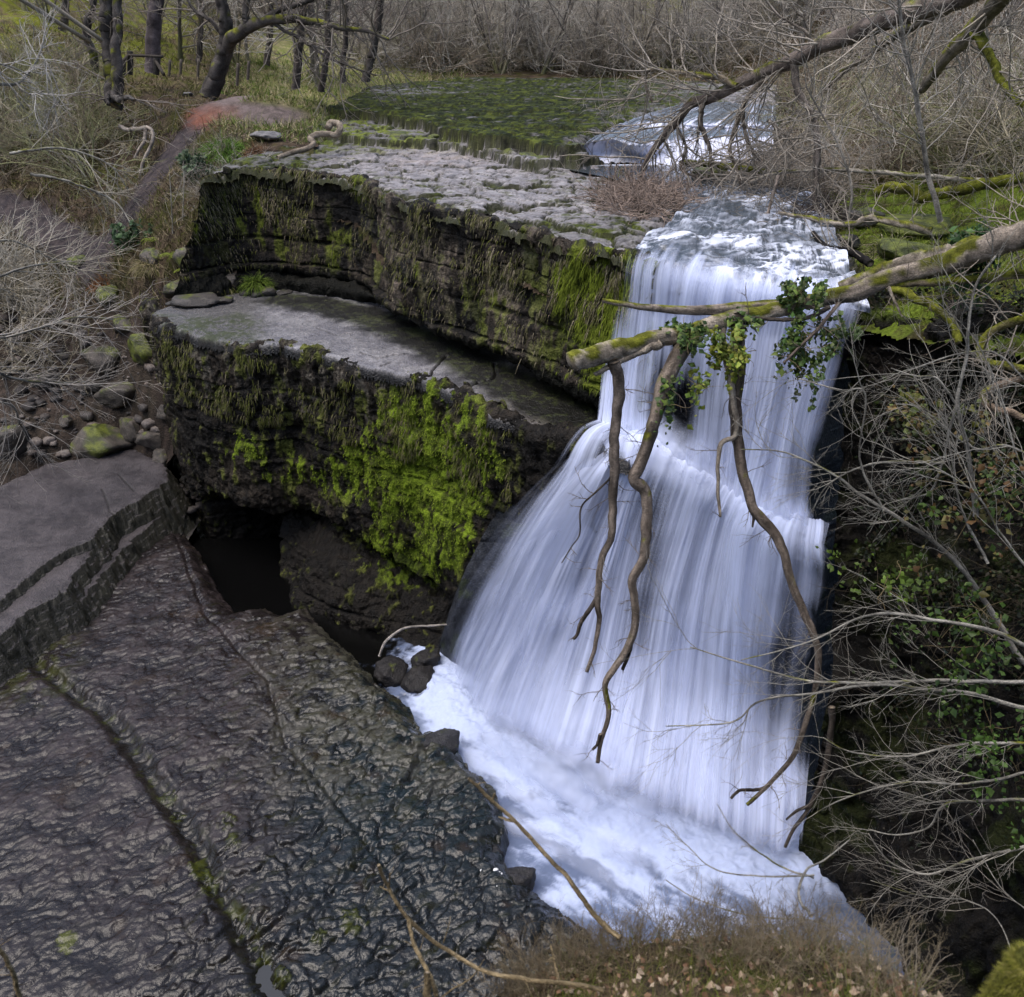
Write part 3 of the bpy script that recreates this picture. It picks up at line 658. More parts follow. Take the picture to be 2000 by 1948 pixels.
# right cliff
rows = [py_([(1655,560,14.7),(1700,590,13.6),(1850,612,12.6),(2050,640,10.7),(2350,700,8.2)])+np.array([0.2,0.5,0.1]),
 R_CLIFF, py_([(1655,720,13.2),(1700,720,12.9),(1850,760,11.9),(2050,800,10.0),(2350,860,7.6)]),
 py_([(1650,850,12.7),(1700,850,12.4),(1850,880,11.4),(2050,950,9.6),(2350,1050,7.2)]),
 py_([(1628,1060,11.6),(1690,1050,11.5),(1830,1090,10.6),(2030,1150,9.0),(2350,1250,6.8)]),
 py_([(1640,1120,11.2),(1700,1130,11.1),(1830,1180,10.2),(2020,1250,8.7),(2350,1350,6.6)]),
 py_([(1618,1350,10.7),(1680,1370,10.5),(1800,1430,9.7),(1980,1530,8.2),(2300,1650,6.2)]),
 py_([(1575,1600,10.35),(1620,1640,10.0),(1680,1720,9.35),(1740,1830,8.5),(1860,2000,7.2)]),
 py_([(1550,1765,9.9),(1590,1830,9.5),(1615,1900,9.0),(1640,1990,8.3),(1670,2150,7.1)])]
Gr, N, A, g, hk, hb = cliff_mesh(rows, 460, 560, 91, 0.55, 0.5, 1.5, 0.25)
px, py = project(Gr); n1 = fbm(Gr, 4, 0.6, 0.6, 92); n3 = fbm(Gr, 5, 2.0, 0.6, 93)
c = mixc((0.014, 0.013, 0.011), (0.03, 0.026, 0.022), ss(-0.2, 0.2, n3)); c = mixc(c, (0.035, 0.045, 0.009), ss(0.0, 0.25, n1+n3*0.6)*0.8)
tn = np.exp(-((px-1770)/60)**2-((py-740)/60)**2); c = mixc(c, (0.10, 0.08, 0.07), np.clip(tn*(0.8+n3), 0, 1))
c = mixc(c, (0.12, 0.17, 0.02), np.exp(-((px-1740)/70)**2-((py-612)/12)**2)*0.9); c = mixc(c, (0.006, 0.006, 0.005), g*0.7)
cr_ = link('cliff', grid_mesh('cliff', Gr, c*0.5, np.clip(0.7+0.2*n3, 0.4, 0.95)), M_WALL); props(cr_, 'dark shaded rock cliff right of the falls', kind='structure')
RCL = (Gr, N, px, py)

# ------------------------------------------------------------------ lower platform
PLAT = [(331,1000),(390,1070),(423,1139),(456,1183),(515,1176),(551,1190),(596,1174),(625,1212),(700,1275),(734,1325),(797,1368),(819,1416),(841,1413),(888,1441),(921,1487),(962,1527),(984,1562),(987,1600),(973,1648),(1010,1700),(1050,1730),(1150,1800),(1200,1870),(1260,1990),(-60,1990),(-200,1900),(-200,1330),(0,1230),(110,1180),(220,1080),(290,1010)]
PP = pz(PLAT, 0.6)[:, :2]
res = 0.021
xs = np.arange(-13.2, 2.7, res*1.15); ys = np.arange(6.4, 21.2, res*1.25)
pxy = np.stack(np.meshgrid(xs, ys), -1)
wob = 0.16*np.stack([fbm(pxy, 4, 1.3, 0.6, 101), fbm(pxy, 4, 1.3, 0.6, 102)], -1)
pd = sdf(pxy+wob, PP)
n1 = fbm(pxy, 4, 0.3, 0.55, 103); n2 = fbm(pxy, 4, 1.4, 0.6, 104)
px, py = project(np.concatenate([pxy, pxy[..., :1]*0+0.6], -1))
# scallops: stretched cells, warped; strongest towards the pool and the near end
rt_ = np.array([[0.83, 0.55], [-0.55, 0.83]]); q = pxy@rt_.T; q = q*np.array([1.0, 1.65])+0.55*np.stack([fbm(pxy, 4, 1.1, 0.6, 105), fbm(pxy, 4, 1.1, 0.6, 106)], -1)
f1, f2, cid = worley(q*2.4, 5, 1.0); s1, s2, cd2 = worley(q*4.6+3+0.3*fbm(pxy, 3, 3, 0.5, 116)[..., None], 6, 1.0)
cell = ss(0.0, 0.22, f2-f1); cel2 = ss(0.0, 0.28, s2-s1)
rip = fbm(q*np.array([1.0, 2.2]), 4, 1.5, 0.6, 107, ridge=True)
sc_ = 0.35+0.65*np.clip(ss(350, 750, px)*ss(1150, 1400, py)+ss(1500, 1850, py)*ss(150, 500, px), 0, 1)
z = 0.60+n1*0.16+n2*0.05+sc_*(0.058*(cell-0.6)*(0.2+cid/255)+0.020*(cel2-0.6)*ss(0.2, 0.8, cd2/255)+(cid/255-0.5)*0.05)+(1-sc_*0.4)*0.028*rip+0.022*fbm(pxy, 3, 2.2, 0.5, 117, ridge=True)+0.008*fbm(pxy, 3, 8, 0.6, 108)
J1 = pz([(60,1290),(110,1330),(215,1400),(300,1520),(345,1590),(400,1680),(440,1760),(480,1830),(550,1960)], 0.6)[:, :2]
j = dline(pxy+wob*0.8, J1); jm = ss(0.26, 0.03, j); z = z-0.13*jm
j2 = dline(pxy+wob*0.5, pz([(331,1003),(400,1200),(520,1330),(560,1450),(700,1620),(830,1800)], 0.6)[:, :2]); z = z-0.04*ss(0.08, 0.01, j2)
j3 = dline(pxy+wob*0.5, pz([(990,1300),(850,1420),(780,1560),(690,1700),(500,1900)], 0.6)[:, :2]); z = z-0.05*ss(0.10, 0.02, j3)
z = z-0.10*ss(1780, 1950, py)*ss(380, 560, px)-0.03*ss(1500, 1900, py)
z = z-0.25*ss(0.5, 0.0, pd)**2
z = np.where(pd < 0, 0.35-np.minimum(-pd*4.5, 1.6)+0.1*n2, z)
Pg = np.concatenate([pxy, z[..., None]], -1)
n3 = fbm(pxy, 5, 3.0, 0.65, 109)
c = mixc((0.038, 0.033, 0.033), (0.088, 0.075, 0.074), ss(-0.2, 0.25, n2+0.4*n3)); n8 = fbm(pxy, 3, 14, 0.6, 114)
tow = ss(480, 800, px+0.35*(py-1400)); c = mixc(c, (0.020, 0.042, 0.050), tow*0.9); c = mixc(c, (0.03, 0.03, 0.032), ss(1550, 1850, py)*0.5)  # blue green sheen put into the colour towards the pool; darker towards the near end
grn = ss(430, 640, px)*ss(1120, 1250, py)*ss(1650, 1450, py); c = mixc(c, (0.17, 0.18, 0.13), grn*0.75*ss(-0.3, 0.15, n2+n3))
c = mixc(c, (0.075, 0.05, 0.025), ss(0.22, 0.4, fbm(pxy, 4, 0.9, 0.6, 110))*0.6)
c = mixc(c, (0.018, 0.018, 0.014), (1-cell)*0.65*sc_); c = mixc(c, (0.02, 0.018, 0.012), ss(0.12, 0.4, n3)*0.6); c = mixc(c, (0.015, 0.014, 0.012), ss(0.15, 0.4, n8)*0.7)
c = mixc(c, (0.045, 0.05, 0.012), ss(0.12, 0.35, fbm(q*np.array([1, 2.0]), 4, 1.6, 0.6, 115)+0.3*n3)*0.55*ss(200, 500, px))
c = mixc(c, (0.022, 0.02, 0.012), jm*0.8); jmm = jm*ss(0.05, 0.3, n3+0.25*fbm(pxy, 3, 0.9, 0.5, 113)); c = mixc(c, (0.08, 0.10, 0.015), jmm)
ob = np.exp(-((px-130)/26)**2-((py-1842)/20)**2); c = mixc(c, (0.13, 0.16, 0.015), ss(0.3, 0.6, ob*(1+2.5*n3+1.5*n8)))
tl = ss(200, 60, px)*ss(1420, 1290, py); c = mixc(c, (0.07, 0.085, 0.015), tl*ss(0, 0.25, n3+0.1))
for (mx, my, mr) in [(390,1700,26),(410,1730,22),(445,1610,22),(450,1655,20),(505,1880,20),(545,1905,25),(330,1555,18),(345,1590,16),(690,1795,30),(620,1830,20),(490,1845,12)]:
    k = np.exp(-((px-mx)/mr)**2-((py-my)/mr)**2); k = ss(0.40, 0.75, k*(1+n3*2.2+n8*1.2))*(k > 0.05); c = mixc(c, mixc((0.035, 0.045, 0.01), (0.10, 0.125, 0.014), ss(-0.1, 0.3, n8+n3)), k*0.85); Pg[..., 2] += k*0.04
rg = np.clip(0.30+0.30*n3+0.20*n2-0.10*tow-0.08*ss(1500, 1800, py), 0.08, 0.8)
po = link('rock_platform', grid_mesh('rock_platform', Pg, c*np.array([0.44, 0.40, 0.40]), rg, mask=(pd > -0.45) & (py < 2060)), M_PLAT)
props(po, 'broad scalloped wet rock platform below the falls', kind='structure')

# left slab with two lower steps
def slab(name, polypx, z0, zb, label, res=0.028, cfun=None, drop=2.4, sink=0.0):
    poly = pz(polypx, z0)[:, :2]; lo_ = poly.min(0)-0.4; hi = poly.max(0)+0.4
    X = np.stack(np.meshgrid(np.arange(lo_[0], hi[0], res), np.arange(lo_[1], hi[1], res)), -1)
    # blocky ragged edge
    ww = worley(X*2.2, 8)[2]/255.0-0.5
    d = sdf(X+0.07*np.stack([fbm(X, 4, 1.5, 0.6, 121), fbm(X, 4, 1.5, 0.6, 122)], -1), poly)+ww*0.05+0.12*fbm(X, 4, 3.0, 0.6, 125)
    n = fbm(X, 4, 1.0, 0.55, 123); nf = fbm(X, 4, 5, 0.6, 124)
    z = z0+0.03*n+0.008*nf-0.03*ss(0.1, 0, d)
    ste = np.clip(-d*drop, 0, z0-zb); ste = np.where(d < 0, np.round(ste*6+n*1.5)/6.0*0.9+ste*0.1+0.06*nf+0.03*n, 0)
    z = z-ste
    c = mixc((0.042, 0.036, 0.038), (0.072, 0.062, 0.064), ss(-0.25, 0.25, n+0.4*nf)); c = mixc(c, (0.05, 0.045, 0.045), ss(0.1, 0.35, nf)*0.5)
    crk = ss(0.025, 0.005, np.minimum(dline(X+0.04*n[..., None], pz([(200,955),(215,1000),(240,1010)], z0)[:, :2]), dline(X+0.04*n[..., None], pz([(230,925),(262,960)], z0)[:, :2])))
    z = z-crk*0.03
    c = mixc(c, C_DARK, crk*0.8); sd_ = ss(0.01, -0.04, d); sl_ = np.hypot(np.gradient(z, res, axis=0), np.gradient(z, res, axis=1)); c = mixc(c, mixc((0.035, 0.03, 0.028), (0.04, 0.045, 0.012), ss(0, 0.2, nf+n)), sd_*0.35); c = mixc(c, (0.022, 0.021, 0.012), ss(0.5, 1.4, sl_)*0.85)
    o = link(name, grid_mesh(name, np.concatenate([X, z[..., None]], -1), c, np.clip(0.5+0.25*nf+0.2*n, 0.3, 0.9), mask=d > -0.75), M_ROCK)
    props(o, label, kind='structure'); return o
slab('rock_ledge', [(-260,1090),(-120,990),(0,948),(92,904),(147,898),(254,876),(320,905),(328,935),(276,972),(220,1003),(184,1047),(118,1080),(55,1128),(0,1172),(-120,1230),(-260,1300)], 1.75, 0.4, 'smooth grey brown rock slab at the foot of the left bank')
slab('rock_ledge', [(-260,1300),(-120,1200),(0,1150),(60,1110),(118,1068),(190,1035),(184,1062),(160,1108),(121,1153),(48,1195),(0,1240),(-120,1310)], 1.52, 0.4, 'narrow stepped rock shelf in front of the grey slab')
slab('rock_ledge', [(-200,1400),(0,1235),(60,1190),(130,1140),(165,1100),(220,1040),(290,985),(330,945),(350,975),(310,1010),(225,1085),(200,1120),(160,1170),(90,1215),(0,1275),(-150,1400)], 1.1, 0.3, 'mossy low rock shelf along the edge of the platform')

# ------------------------------------------------------------------ base rock under the falls, falls, pool
FL = [
 [(1250,478,9.38),(1232,498,9.37),(1218,600,8.4),(1205,720,7.3),(1180,835,6.35),(1130,868,6.2),(1075,925,5.4),(985,1050,3.7),(915,1190,1.7),(868,1330,0)],
 [(1290,485,9.38),(1275,510,9.38),(1262,610,8.5),(1245,730,7.4),(1222,850,6.35),(1190,885,6.2),(1160,950,5.5),(1085,1100,3.8),(1020,1260,1.8),(975,1425,0)],
 [(1340,492,9.39),(1330,525,9.40),(1318,620,8.5),(1305,740,7.4),(1290,862,6.35),(1278,895,6.2),(1250,965,5.4),(1205,1120,3.8),(1160,1310,1.8),(1110,1520,0)],
 [(1422,505,9.39),(1420,545,9.40),(1402,640,8.5),(1388,770,7.3),(1375,900,6.2),(1365,940,6.0),(1345,1000,5.3),(1305,1150,3.8),(1270,1340,1.8),(1225,1590,0)],
 [(1506,520,9.39),(1510,560,9.40),(1495,650,8.5),(1472,790,7.2),(1452,950,6.0),(1445,985,5.8),(1425,1040,5.2),(1395,1190,3.8),(1370,1380,1.8),(1335,1640,0)],
 [(1590,535,9.38),(1600,575,9.38),(1580,670,8.5),(1548,820,7.2),(1522,1010,5.9),(1520,1040,5.75),(1508,1085,5.2),(1490,1220,3.8),(1470,1400,1.8),(1450,1685,0)],
 [(1668,550,9.38),(1690,590,9.36),(1660,690,8.4),(1612,850,7.1),(1588,1040,5.8),(1610,1065,5.7),(1622,1100,5.3),(1606,1250,4.0),(1585,1440,2.0),(1560,1715,0)]]
cols = np.stack([pz(c_, 0) for c_ in FL])            # 7 x 9 x 3
for i_ in range(7):                                  # the water only ever falls forwards
    for k_ in range(2, 9):
        if cols[i_, k_, 1] > cols[i_, k_-1, 1]-0.06: cols[i_, k_] = PY(FL[i_][k_][0], FL[i_][k_][1], cols[i_, k_-1, 1]-0.06)
rows = [cols[:, k] for k in range(10)]
NU, NV = 420, 560
Wf = loft(rows, NU, NV); Nf = normals(Wf); Nf = np.where((((np.array([0, 0, 12.8])-Wf)*Nf).sum(-1) < 0)[..., None], -Nf, Nf)
seg = np.linalg.norm(np.diff(Wf, axis=1), axis=-1); U = np.concatenate([np.zeros((NV, 1)), np.cumsum(seg, 1)], 1)
Um = np.broadcast_to(np.linspace(0, 8.0, NU)[None], (NV, NU)); seg = np.linalg.norm(np.diff(Wf, axis=0), axis=-1); V = np.concatenate([np.zeros((1, NU)), np.cumsum(seg, 0)], 0)
fu = np.broadcast_to(np.linspace(0, 1, NU)[None], (NV, NU)); fv = np.broadcast_to(np.linspace(0, 1, NV)[:, None], (NV, NU))
# rock behind (stepped)
dn = fbm(Wf, 4, 0.9, 0.6, 131); A = Um
off, g, hk, hb, f = strata(Wf, A, 133, 0.6, 0.5, 1.2)
ce = [cols[0]+np.array([-0.35, 0.5, 0])]+[cols[k] for k in range(7)]+[cols[6]+np.array([0.6, 0.5, 0]), cols[6]+np.array([1.6, 1.2, 0])]
cs = np.stack(ce); Wk = loft([cs[:, k] for k in range(10)], NU, NV)
Gk = Wk+np.array([0, 0.8, -0.55])+np.array([0, -0.7, 0.7])*(off*0.35+dn*0.2)[..., None]
Gk[..., 2] -= 0.45*ss(0.2, 0, fv)
ext = Gk.copy()
c = mixc((0.016, 0.018, 0.022), (0.035, 0.038, 0.045), ss(-0.2, 0.2, dn)); c = mixc(c, (0.03, 0.04, 0.012), ss(0.1, 0.3, fbm(Wf, 4, 1.3, 0.6, 134))*0.6)
ro = link('rock_face', grid_mesh('rock_face', Gk, c, 0.35), M_WALL); props(ro, 'dark wet stepped rock face behind the falling water', kind='structure')
# water body density 0..1
px, py = project(Wf)
dens = 0.80+0*fu
dens -= 0.70*np.exp(-((px-1335)/44)**2-((py-790)/105)**2)       # dark recess in the upper tier
dens -= 0.30*np.exp(-((px-1400)/30)**2-((py-760)/110)**2)
dens -= 0.45*np.exp(-((px-1240)/16)**2-((py-560)/70)**2)
dens -= 0.24*np.exp(-((px-1290)/35)**2-((py-1060)/110)**2)
dens -= 0.26*np.exp(-((px-1265)/25)**2-((py-1250)/160)**2)
dens -= 0.34*np.exp(-(((px-1530)+0.35*(py-1350)*0.6)/48)**2-((py-1350)/170)**2)
dens -= 0.18*np.exp(-(((px-1440))/35)**2-((py-1480)/150)**2)
dens -= 0.35*np.exp(-((px-1650)/20)**2-((py-720)/100)**2)
dens -= 0.30*np.exp(-((px-1560)/22)**2-((py-960)/90)**2)
dens += 0.55*np.exp(-((py-(880+0.55*np.clip(px-1290, 0, 400)))/40)**2)*ss(1180, 1230, px)
dens += 0.35*np.exp(-((px-1570)/40)**2-((py-1560)/60)**2)
dens += 0.25*np.exp(-((px-1110)/50)**2-((py-1180)/30)**2)
dens += 0.25*ss(0.8, 0.93, fv)-1.0*ss(0.95, 1.0, fv)
dens -= 0.12*ss(0.50, 0.7, fv)
lfan = ss(0.16, 0.0, fu)*ss(0.48, 0.55, fv); dens -= 0.32*lfan
fe_ = fu+0.05*fbm(np.stack([fu*0, V*0.9, fu*3], -1), 3, 1, 0.6, 147)
dens -= 0.35*ss(0.035, 0.0, fu)+0.75*ss(0.91, 1.0, fe_)
dens -= 0.45*ss(0.12, 0.02, fu)*ss(0.37, 0.28, fv)+1.1*ss(0.15, 0.03, fv)
fall = empty('waterfall', (4, 13, 0)); props(fall, 'two tiered white waterfall dropping into the foaming pool', kind='structure')
specs = [(0.00, 1.8, 0.07, 1.0, 0.8, 0.05, -0.06), (0.18, 2.6, 0.09, 5.0, 1.0, 0.06, -0.16), (0.34, 4.0, 0.12, 9.0, 1.2, 0.07, -0.28)]
for i, (o_, kx, ky, sd_, con, amp, dd) in enumerate(specs):
    m_ = mat_fall('falling_water_%d' % i, kx, ky, 0, sd_, con)
    p3 = np.stack([Um*1.6, V*0.12, V*0+sd_*3], -1); st = fbm(p3, 4, 1.0, 0.6, 140+i)
    p4 = np.stack([Um*9, V*0.25, V*0+sd_*3], -1); s2 = fbm(p4, 3, 1.0, 0.6, 145+i)
    Wd = Wf+Nf*((o_+amp*st*2.0+0.02*s2)*(0.2+0.8*ss(0, 0.08, fv)))[..., None]
    Wd = Wd-0.0*Nf
    dn_ = np.clip(dens+dd+0.35*st+0.18*fbm(Wf, 3, 0.8, 0.5, 149), -1, 1.6)
    fl = np.stack([Um, V, dn_], -1)
    link('water_curtain', grid_mesh('water_curtain', Wd-np.array([4, 13, 0]), extra={'Flow': fl}), m_, fall)
# fan spray to the left of the lower tier
fan = [
 [(1165,845,6.3),(1080,895,5.9),(970,1010,4.7),(875,1150,2.9),(800,1310,0.6)],
 [(1190,860,6.35),(1140,915,5.9),(1045,1040,4.5),(960,1180,2.7),(890,1330,0.5)],
 [(1200,865,6.4),(1165,930,5.8),(1100,1070,4.2),(1030,1230,2.3),(980,1400,0.3)]]
fc = np.stack([pz(c_, 0) for c_ in fan]); rows = [fc[:, k]+np.array([0, -0.35, 0.0]) for k in range(5)]
Ff = loft(rows, 200, 240); ufn = np.broadcast_to(np.linspace(0, 1, 200)[None], (240, 200)); vfn = np.broadcast_to(np.linspace(0, 1, 240)[:, None], (240, 200))
fl = np.stack([ufn*3.0, vfn*8, 0.48*ss(0, 0.15, vfn)*(1-0.35*vfn)*ss(1.0, 0.7, vfn)*ss(0, 0.6, ufn)+0.28*ss(0.2, 0.8, ufn)*ss(1.0, 0.75, vfn)], -1)
link('spray_fan', grid_mesh('spray_fan', Ff-np.array([4, 13, 0]), extra={'Flow': fl}), mat_fall('spray_water', 2.2, 0.12, 0, 21.0, 0.7, fine=0.15), fall)
# drifting mist at the foot
mm_ = mat_fall('mist', 0.9, 0.6, 0, 33.0, 0.9, fine=0.1, color=(0.62, 0.68, 0.86))
def mist_along(bl_, specs_, sd0, z0=-0.05):
    for i, (bk_, hh, dd) in enumerate(specs_):
        t_ = np.gradient(bl_, axis=0); nn_ = np.stack([t_[:, 1], -t_[:, 0], t_[:, 0]*0], -1); nn_ /= np.linalg.norm(nn_, axis=1)[:, None]; nn_ *= -np.sign(nn_[:, 1:2])
        b0 = bl_+nn_*bk_; rws = [b0+nn_*0.25+[0, 0, z0], b0+nn_*0.1+[0, 0, hh*0.35], b0-nn_*0.1+[0, 0, hh*0.7], b0-nn_*0.3+[0, 0, hh]]
        Mg = loft(rws, 220, 50); um = np.broadcast_to(np.linspace(0, 1, 220)[None], (50, 220)); vm = np.broadcast_to(np.linspace(0, 1, 50)[:, None], (50, 220))
        Mg = Mg+nn_[3]*(0.25*fbm(Mg, 3, 0.9, 0.5, sd0+i))[..., None]; Mg[..., 2] += 0.3*vm*fbm(Mg, 3, 0.8, 0.5, sd0+5+i)
        env = ss(0, 0.3, vm)*ss(1, 0.3, vm)*ss(0.02, 0.3, um)*ss(1, 0.85, um)
        al = 0.1+(dd+0.25*fbm(Mg, 3, 0.7, 0.5, sd0+10+i))*env-0.3*(1-ss(0, 0.25, vm)*ss(1, 0.3, vm))-0.3*ss(0.25, 0.0, um)-0.3*ss(0.9, 1.0, um)
        link('mist', grid_mesh('mist', Mg-np.array([4, 13, 0]), extra={'Flow': np.stack([um*8, vm*2, al], -1)}), mm_, fall)
mist_along(cols[:, 9].copy(), [(0.15, 2.4, 0.26), (0.5, 1.7, 0.28), (0.95, 1.0, 0.24), (1.5, 0.6, 0.2)], 180)
mist_along(cols[:, 5]*0.6+cols[:, 4]*0.4, [(0.1, 0.9, 0.30), (0.35, 0.7, 0.26)], 210, z0=-0.5)
# pool
POOL = [(560,1300),(700,1200),(800,1150),(980,1250),(1150,1350),(1700,1550),(1760,1900),(1700,2050),(1250,2050),(1050,1900),(900,1650),(800,1500),(560,1400)]
xs = np.linspace(-10.5, 7.5, 620); ys = np.linspace(5.5, 21, 560)
qxy = np.stack(np.meshgrid(xs, ys), -1); q3 = np.concatenate([qxy, qxy[..., :1]*0], -1); px, py = project(q3)
BASE = cols[:, 9][:, :2]
fd = dline(qxy, BASE)
# flow runs from the base line towards the near right
ang = np.array([[0.80, -0.60], [0.60, 0.80]]); qq = qxy@ang.T
st = fbm(np.stack([qq[..., 0]*0.75, qq[..., 1]*2.6, qq[..., 0]*0], -1)+0.6*fbm(qxy, 3, 0.8, 0.6, 151)[..., None], 5, 1.0, 0.65, 152)
s2 = fbm(qxy, 5, 1.6, 0.65, 153)
foam = ss(-0.28, 0.30, st*1.2+0.5*s2+0.55*ss(2.0, 0.3, fd)-0.16)
calm = ss(-0.6, 0.6, (790-px-0.2*(py-1250)+160*s2)/70); foam = foam*(1-calm)
foam = foam*(1-0.85*ss(1360, 1620, px)*ss(1690, 1790, py)*ss(-0.2, 0.25, 0.2+st))
pe_ = ss(0.0, 0.35, -sdf(qxy, PP)+0.25*s2); foam = foam*(0.35+0.65*pe_)
c = mixc((0.13, 0.165, 0.26), (0.49, 0.57, 0.79), foam); c = mixc(c, (0.003, 0.003, 0.003), calm)
rr = ss(1480, 1640, px)*ss(1690, 1820, py); c = mixc(c, (0.04, 0.05, 0.07), rr*0.85*ss(-0.3, 0.2, st))
h = 0.04*s2+0.05*st*foam+0.16*ss(1.2, 0.1, fd)*(1+0.8*s2); h = h*(1-calm)+calm*(-0.06+0.006*s2)
po2 = link('pool_water', grid_mesh('pool_water', np.concatenate([qxy, h[..., None]], -1), c, np.clip(0.65*foam+0.10+0.0*calm, 0.1, 0.7)), M_FOAM)
props(po2, 'plunge pool of churning white foam', kind='structure')
# thin standing water on the platform
mp = D.materials.new('standing_water'); t_, b_ = nodes(mp); b_.inputs['Base Color'].default_value = (0.035, 0.036, 0.035, 1); b_.inputs['Roughness'].default_value = 0.06; b_.inputs['Specular IOR Level'].default_value = 0.6
pw_ = pz([(380,1690),(700,1560),(900,1640),(980,1760),(1100,1990),(350,1990)], 0.5)
pc = pw_.copy(); pc[:, 2] = 0.445
pf = np.arange(6)[None]; link('puddle_water', new_mesh('puddle_water', pc, pf, smooth=False), mp); props(D.objects['puddle_water'], 'thin puddles standing in the hollows of the rock platform', kind='structure')

# ------------------------------------------------------------------ near bank under the camera
rows = [py_([(1000,1960,2.6),(1130,1890,2.8),(1300,1850,2.9),(1480,1850,2.9),(1650,1870,2.7),(1780,1960,2.3)]),
        py_([(960,2060,2.2),(1100,1970,2.3),(1300,1925,2.35),(1480,1925,2.3),(1680,1960,2.1),(1850,2050,1.8)]),
        py_([(850,2300,1.5),(1100,2150,1.6),(1300,2100,1.6),(1480,2100,1.6),(1700,2120,1.5),(2000,2200,1.3)]),
        np.array([(-1.2,0.3,11.1),(-0.5,0.3,11.2),(0.2,0.3,11.2),(0.8,0.3,11.2),(1.4,0.3,11.2),(2.6,0.3,11.3)])]
r0 = rows[0].copy(); r0[:, 1] += 0.05; r0[:, 2] -= 1.5; r0[:, 1] += 0.3
r1 = r0.copy(); r1[:, 2] = 5.0; r1[:, 1] -= 1.2
Gb = loft([r1, r0]+rows+[np.array([(-4,-3,11.2),(-1,-3,11.3),(0,-3,11.3),(1,-3,11.3),(3,-3,11.4),(6,-3,11.6)])], 160, 240); n = fbm(Gb, 5, 3, 0.6, 161); Gb[..., 2] += 0.10*n+0.03*fbm(Gb, 4, 12, 0.6, 162)
c = mixc((0.10, 0.07, 0.045), (0.05, 0.04, 0.025), ss(-0.2, 0.2, n)); c = mixc(c, (0.07, 0.075, 0.02), ss(0.05, 0.3, fbm(Gb, 4, 2, 0.6, 163)))
nb = link('near_bank', grid_mesh('near_bank', Gb, c, 0.9), M_SOIL); props(nb, 'brown cliff top bank of litter and grass in front of the camera', kind='structure')
NB = Gb
Xn = np.linspace(-34, 9, 200); zn = np.array([-1.0, 1.5, 4, 6.5, 9, 10.9, 11.3]); rws = []  # cliff and hill out of view, added to block low sky behind the camera
for z_ in zn: rws.append(np.stack([Xn, (12.8-z_)/1.67-0.7-0.0*Xn+np.where(Xn > 1, -(Xn-1)*0.12, 0), np.full(200, z_)], -1))
rws += [np.stack([Xn, np.full(200, y_), np.full(200, z_)+0.02*np.abs(Xn)], -1) for y_, z_ in [(0.1, 11.3), (-1.5, 11.4), (-5, 12.6), (-12, 18), (-24, 27), (-45, 33)]]
Gn = loft(rws, 200, 160); nf_ = fbm(Gn, 5, 0.5, 0.6, 164); Gn = Gn+np.stack([0*nf_, -0.45*np.abs(nf_), 0.25*np.minimum(nf_, 0)], -1)
c = mixc((0.02, 0.018, 0.014), (0.06, 0.05, 0.03), ss(-0.2, 0.2, nf_)); c = mixc(c, (0.04, 0.05, 0.012), ss(0.0, 0.25, fbm(Gn, 4, 1.0, 0.6, 165)))
nc = link('unseen_near_cliff', grid_mesh('unseen_near_cliff', Gn, c, 0.9), M_SOIL); props(nc, 'unseen cliff side and rising ground of the near bank, added to shade the gorge', kind='structure')
# ================================================================== vegetation, wood and stones
def hit(px, py, fn=None, y0=8, y1=110, n=900):
    """first point of the ground met by the ray of a pixel"""
    fn = fn or ground_full
    Y = np.geomspace(y0, y1, n); P = PY(np.full(n, px), np.full(n, py), Y)
    k = np.nonzero(P[:, 2] < fn(P[:, :2]))[0]
    p = P[k[0]] if len(k) else P[-1]
    return np.array([p[0], p[1], fn(p[None, :2])[0]])
def depth(P): return P[..., 1]*CT-(P[..., 2]-CAMZ)*ST
def barkcol(P, base, moss, amt, seed, nz=None):
    c = mixc(base, np.array(base)*0.45, ss(-0.1, 0.35, fbm(P*np.array([1, 1, 0.5]), 4, 5, 0.6, seed)))
    if amt > 0:
        k = fbm(P, 4, 2.2, 0.6, seed+1)+(0 if nz is None else nz*0.5)+amt-0.6
        c = mixc(c, mixc(moss, np.array(moss)*0.5, ss(-0.2, 0.2, fbm(P, 3, 9, 0.6, seed+2))), ss(0.0, 0.15, k))
    return c
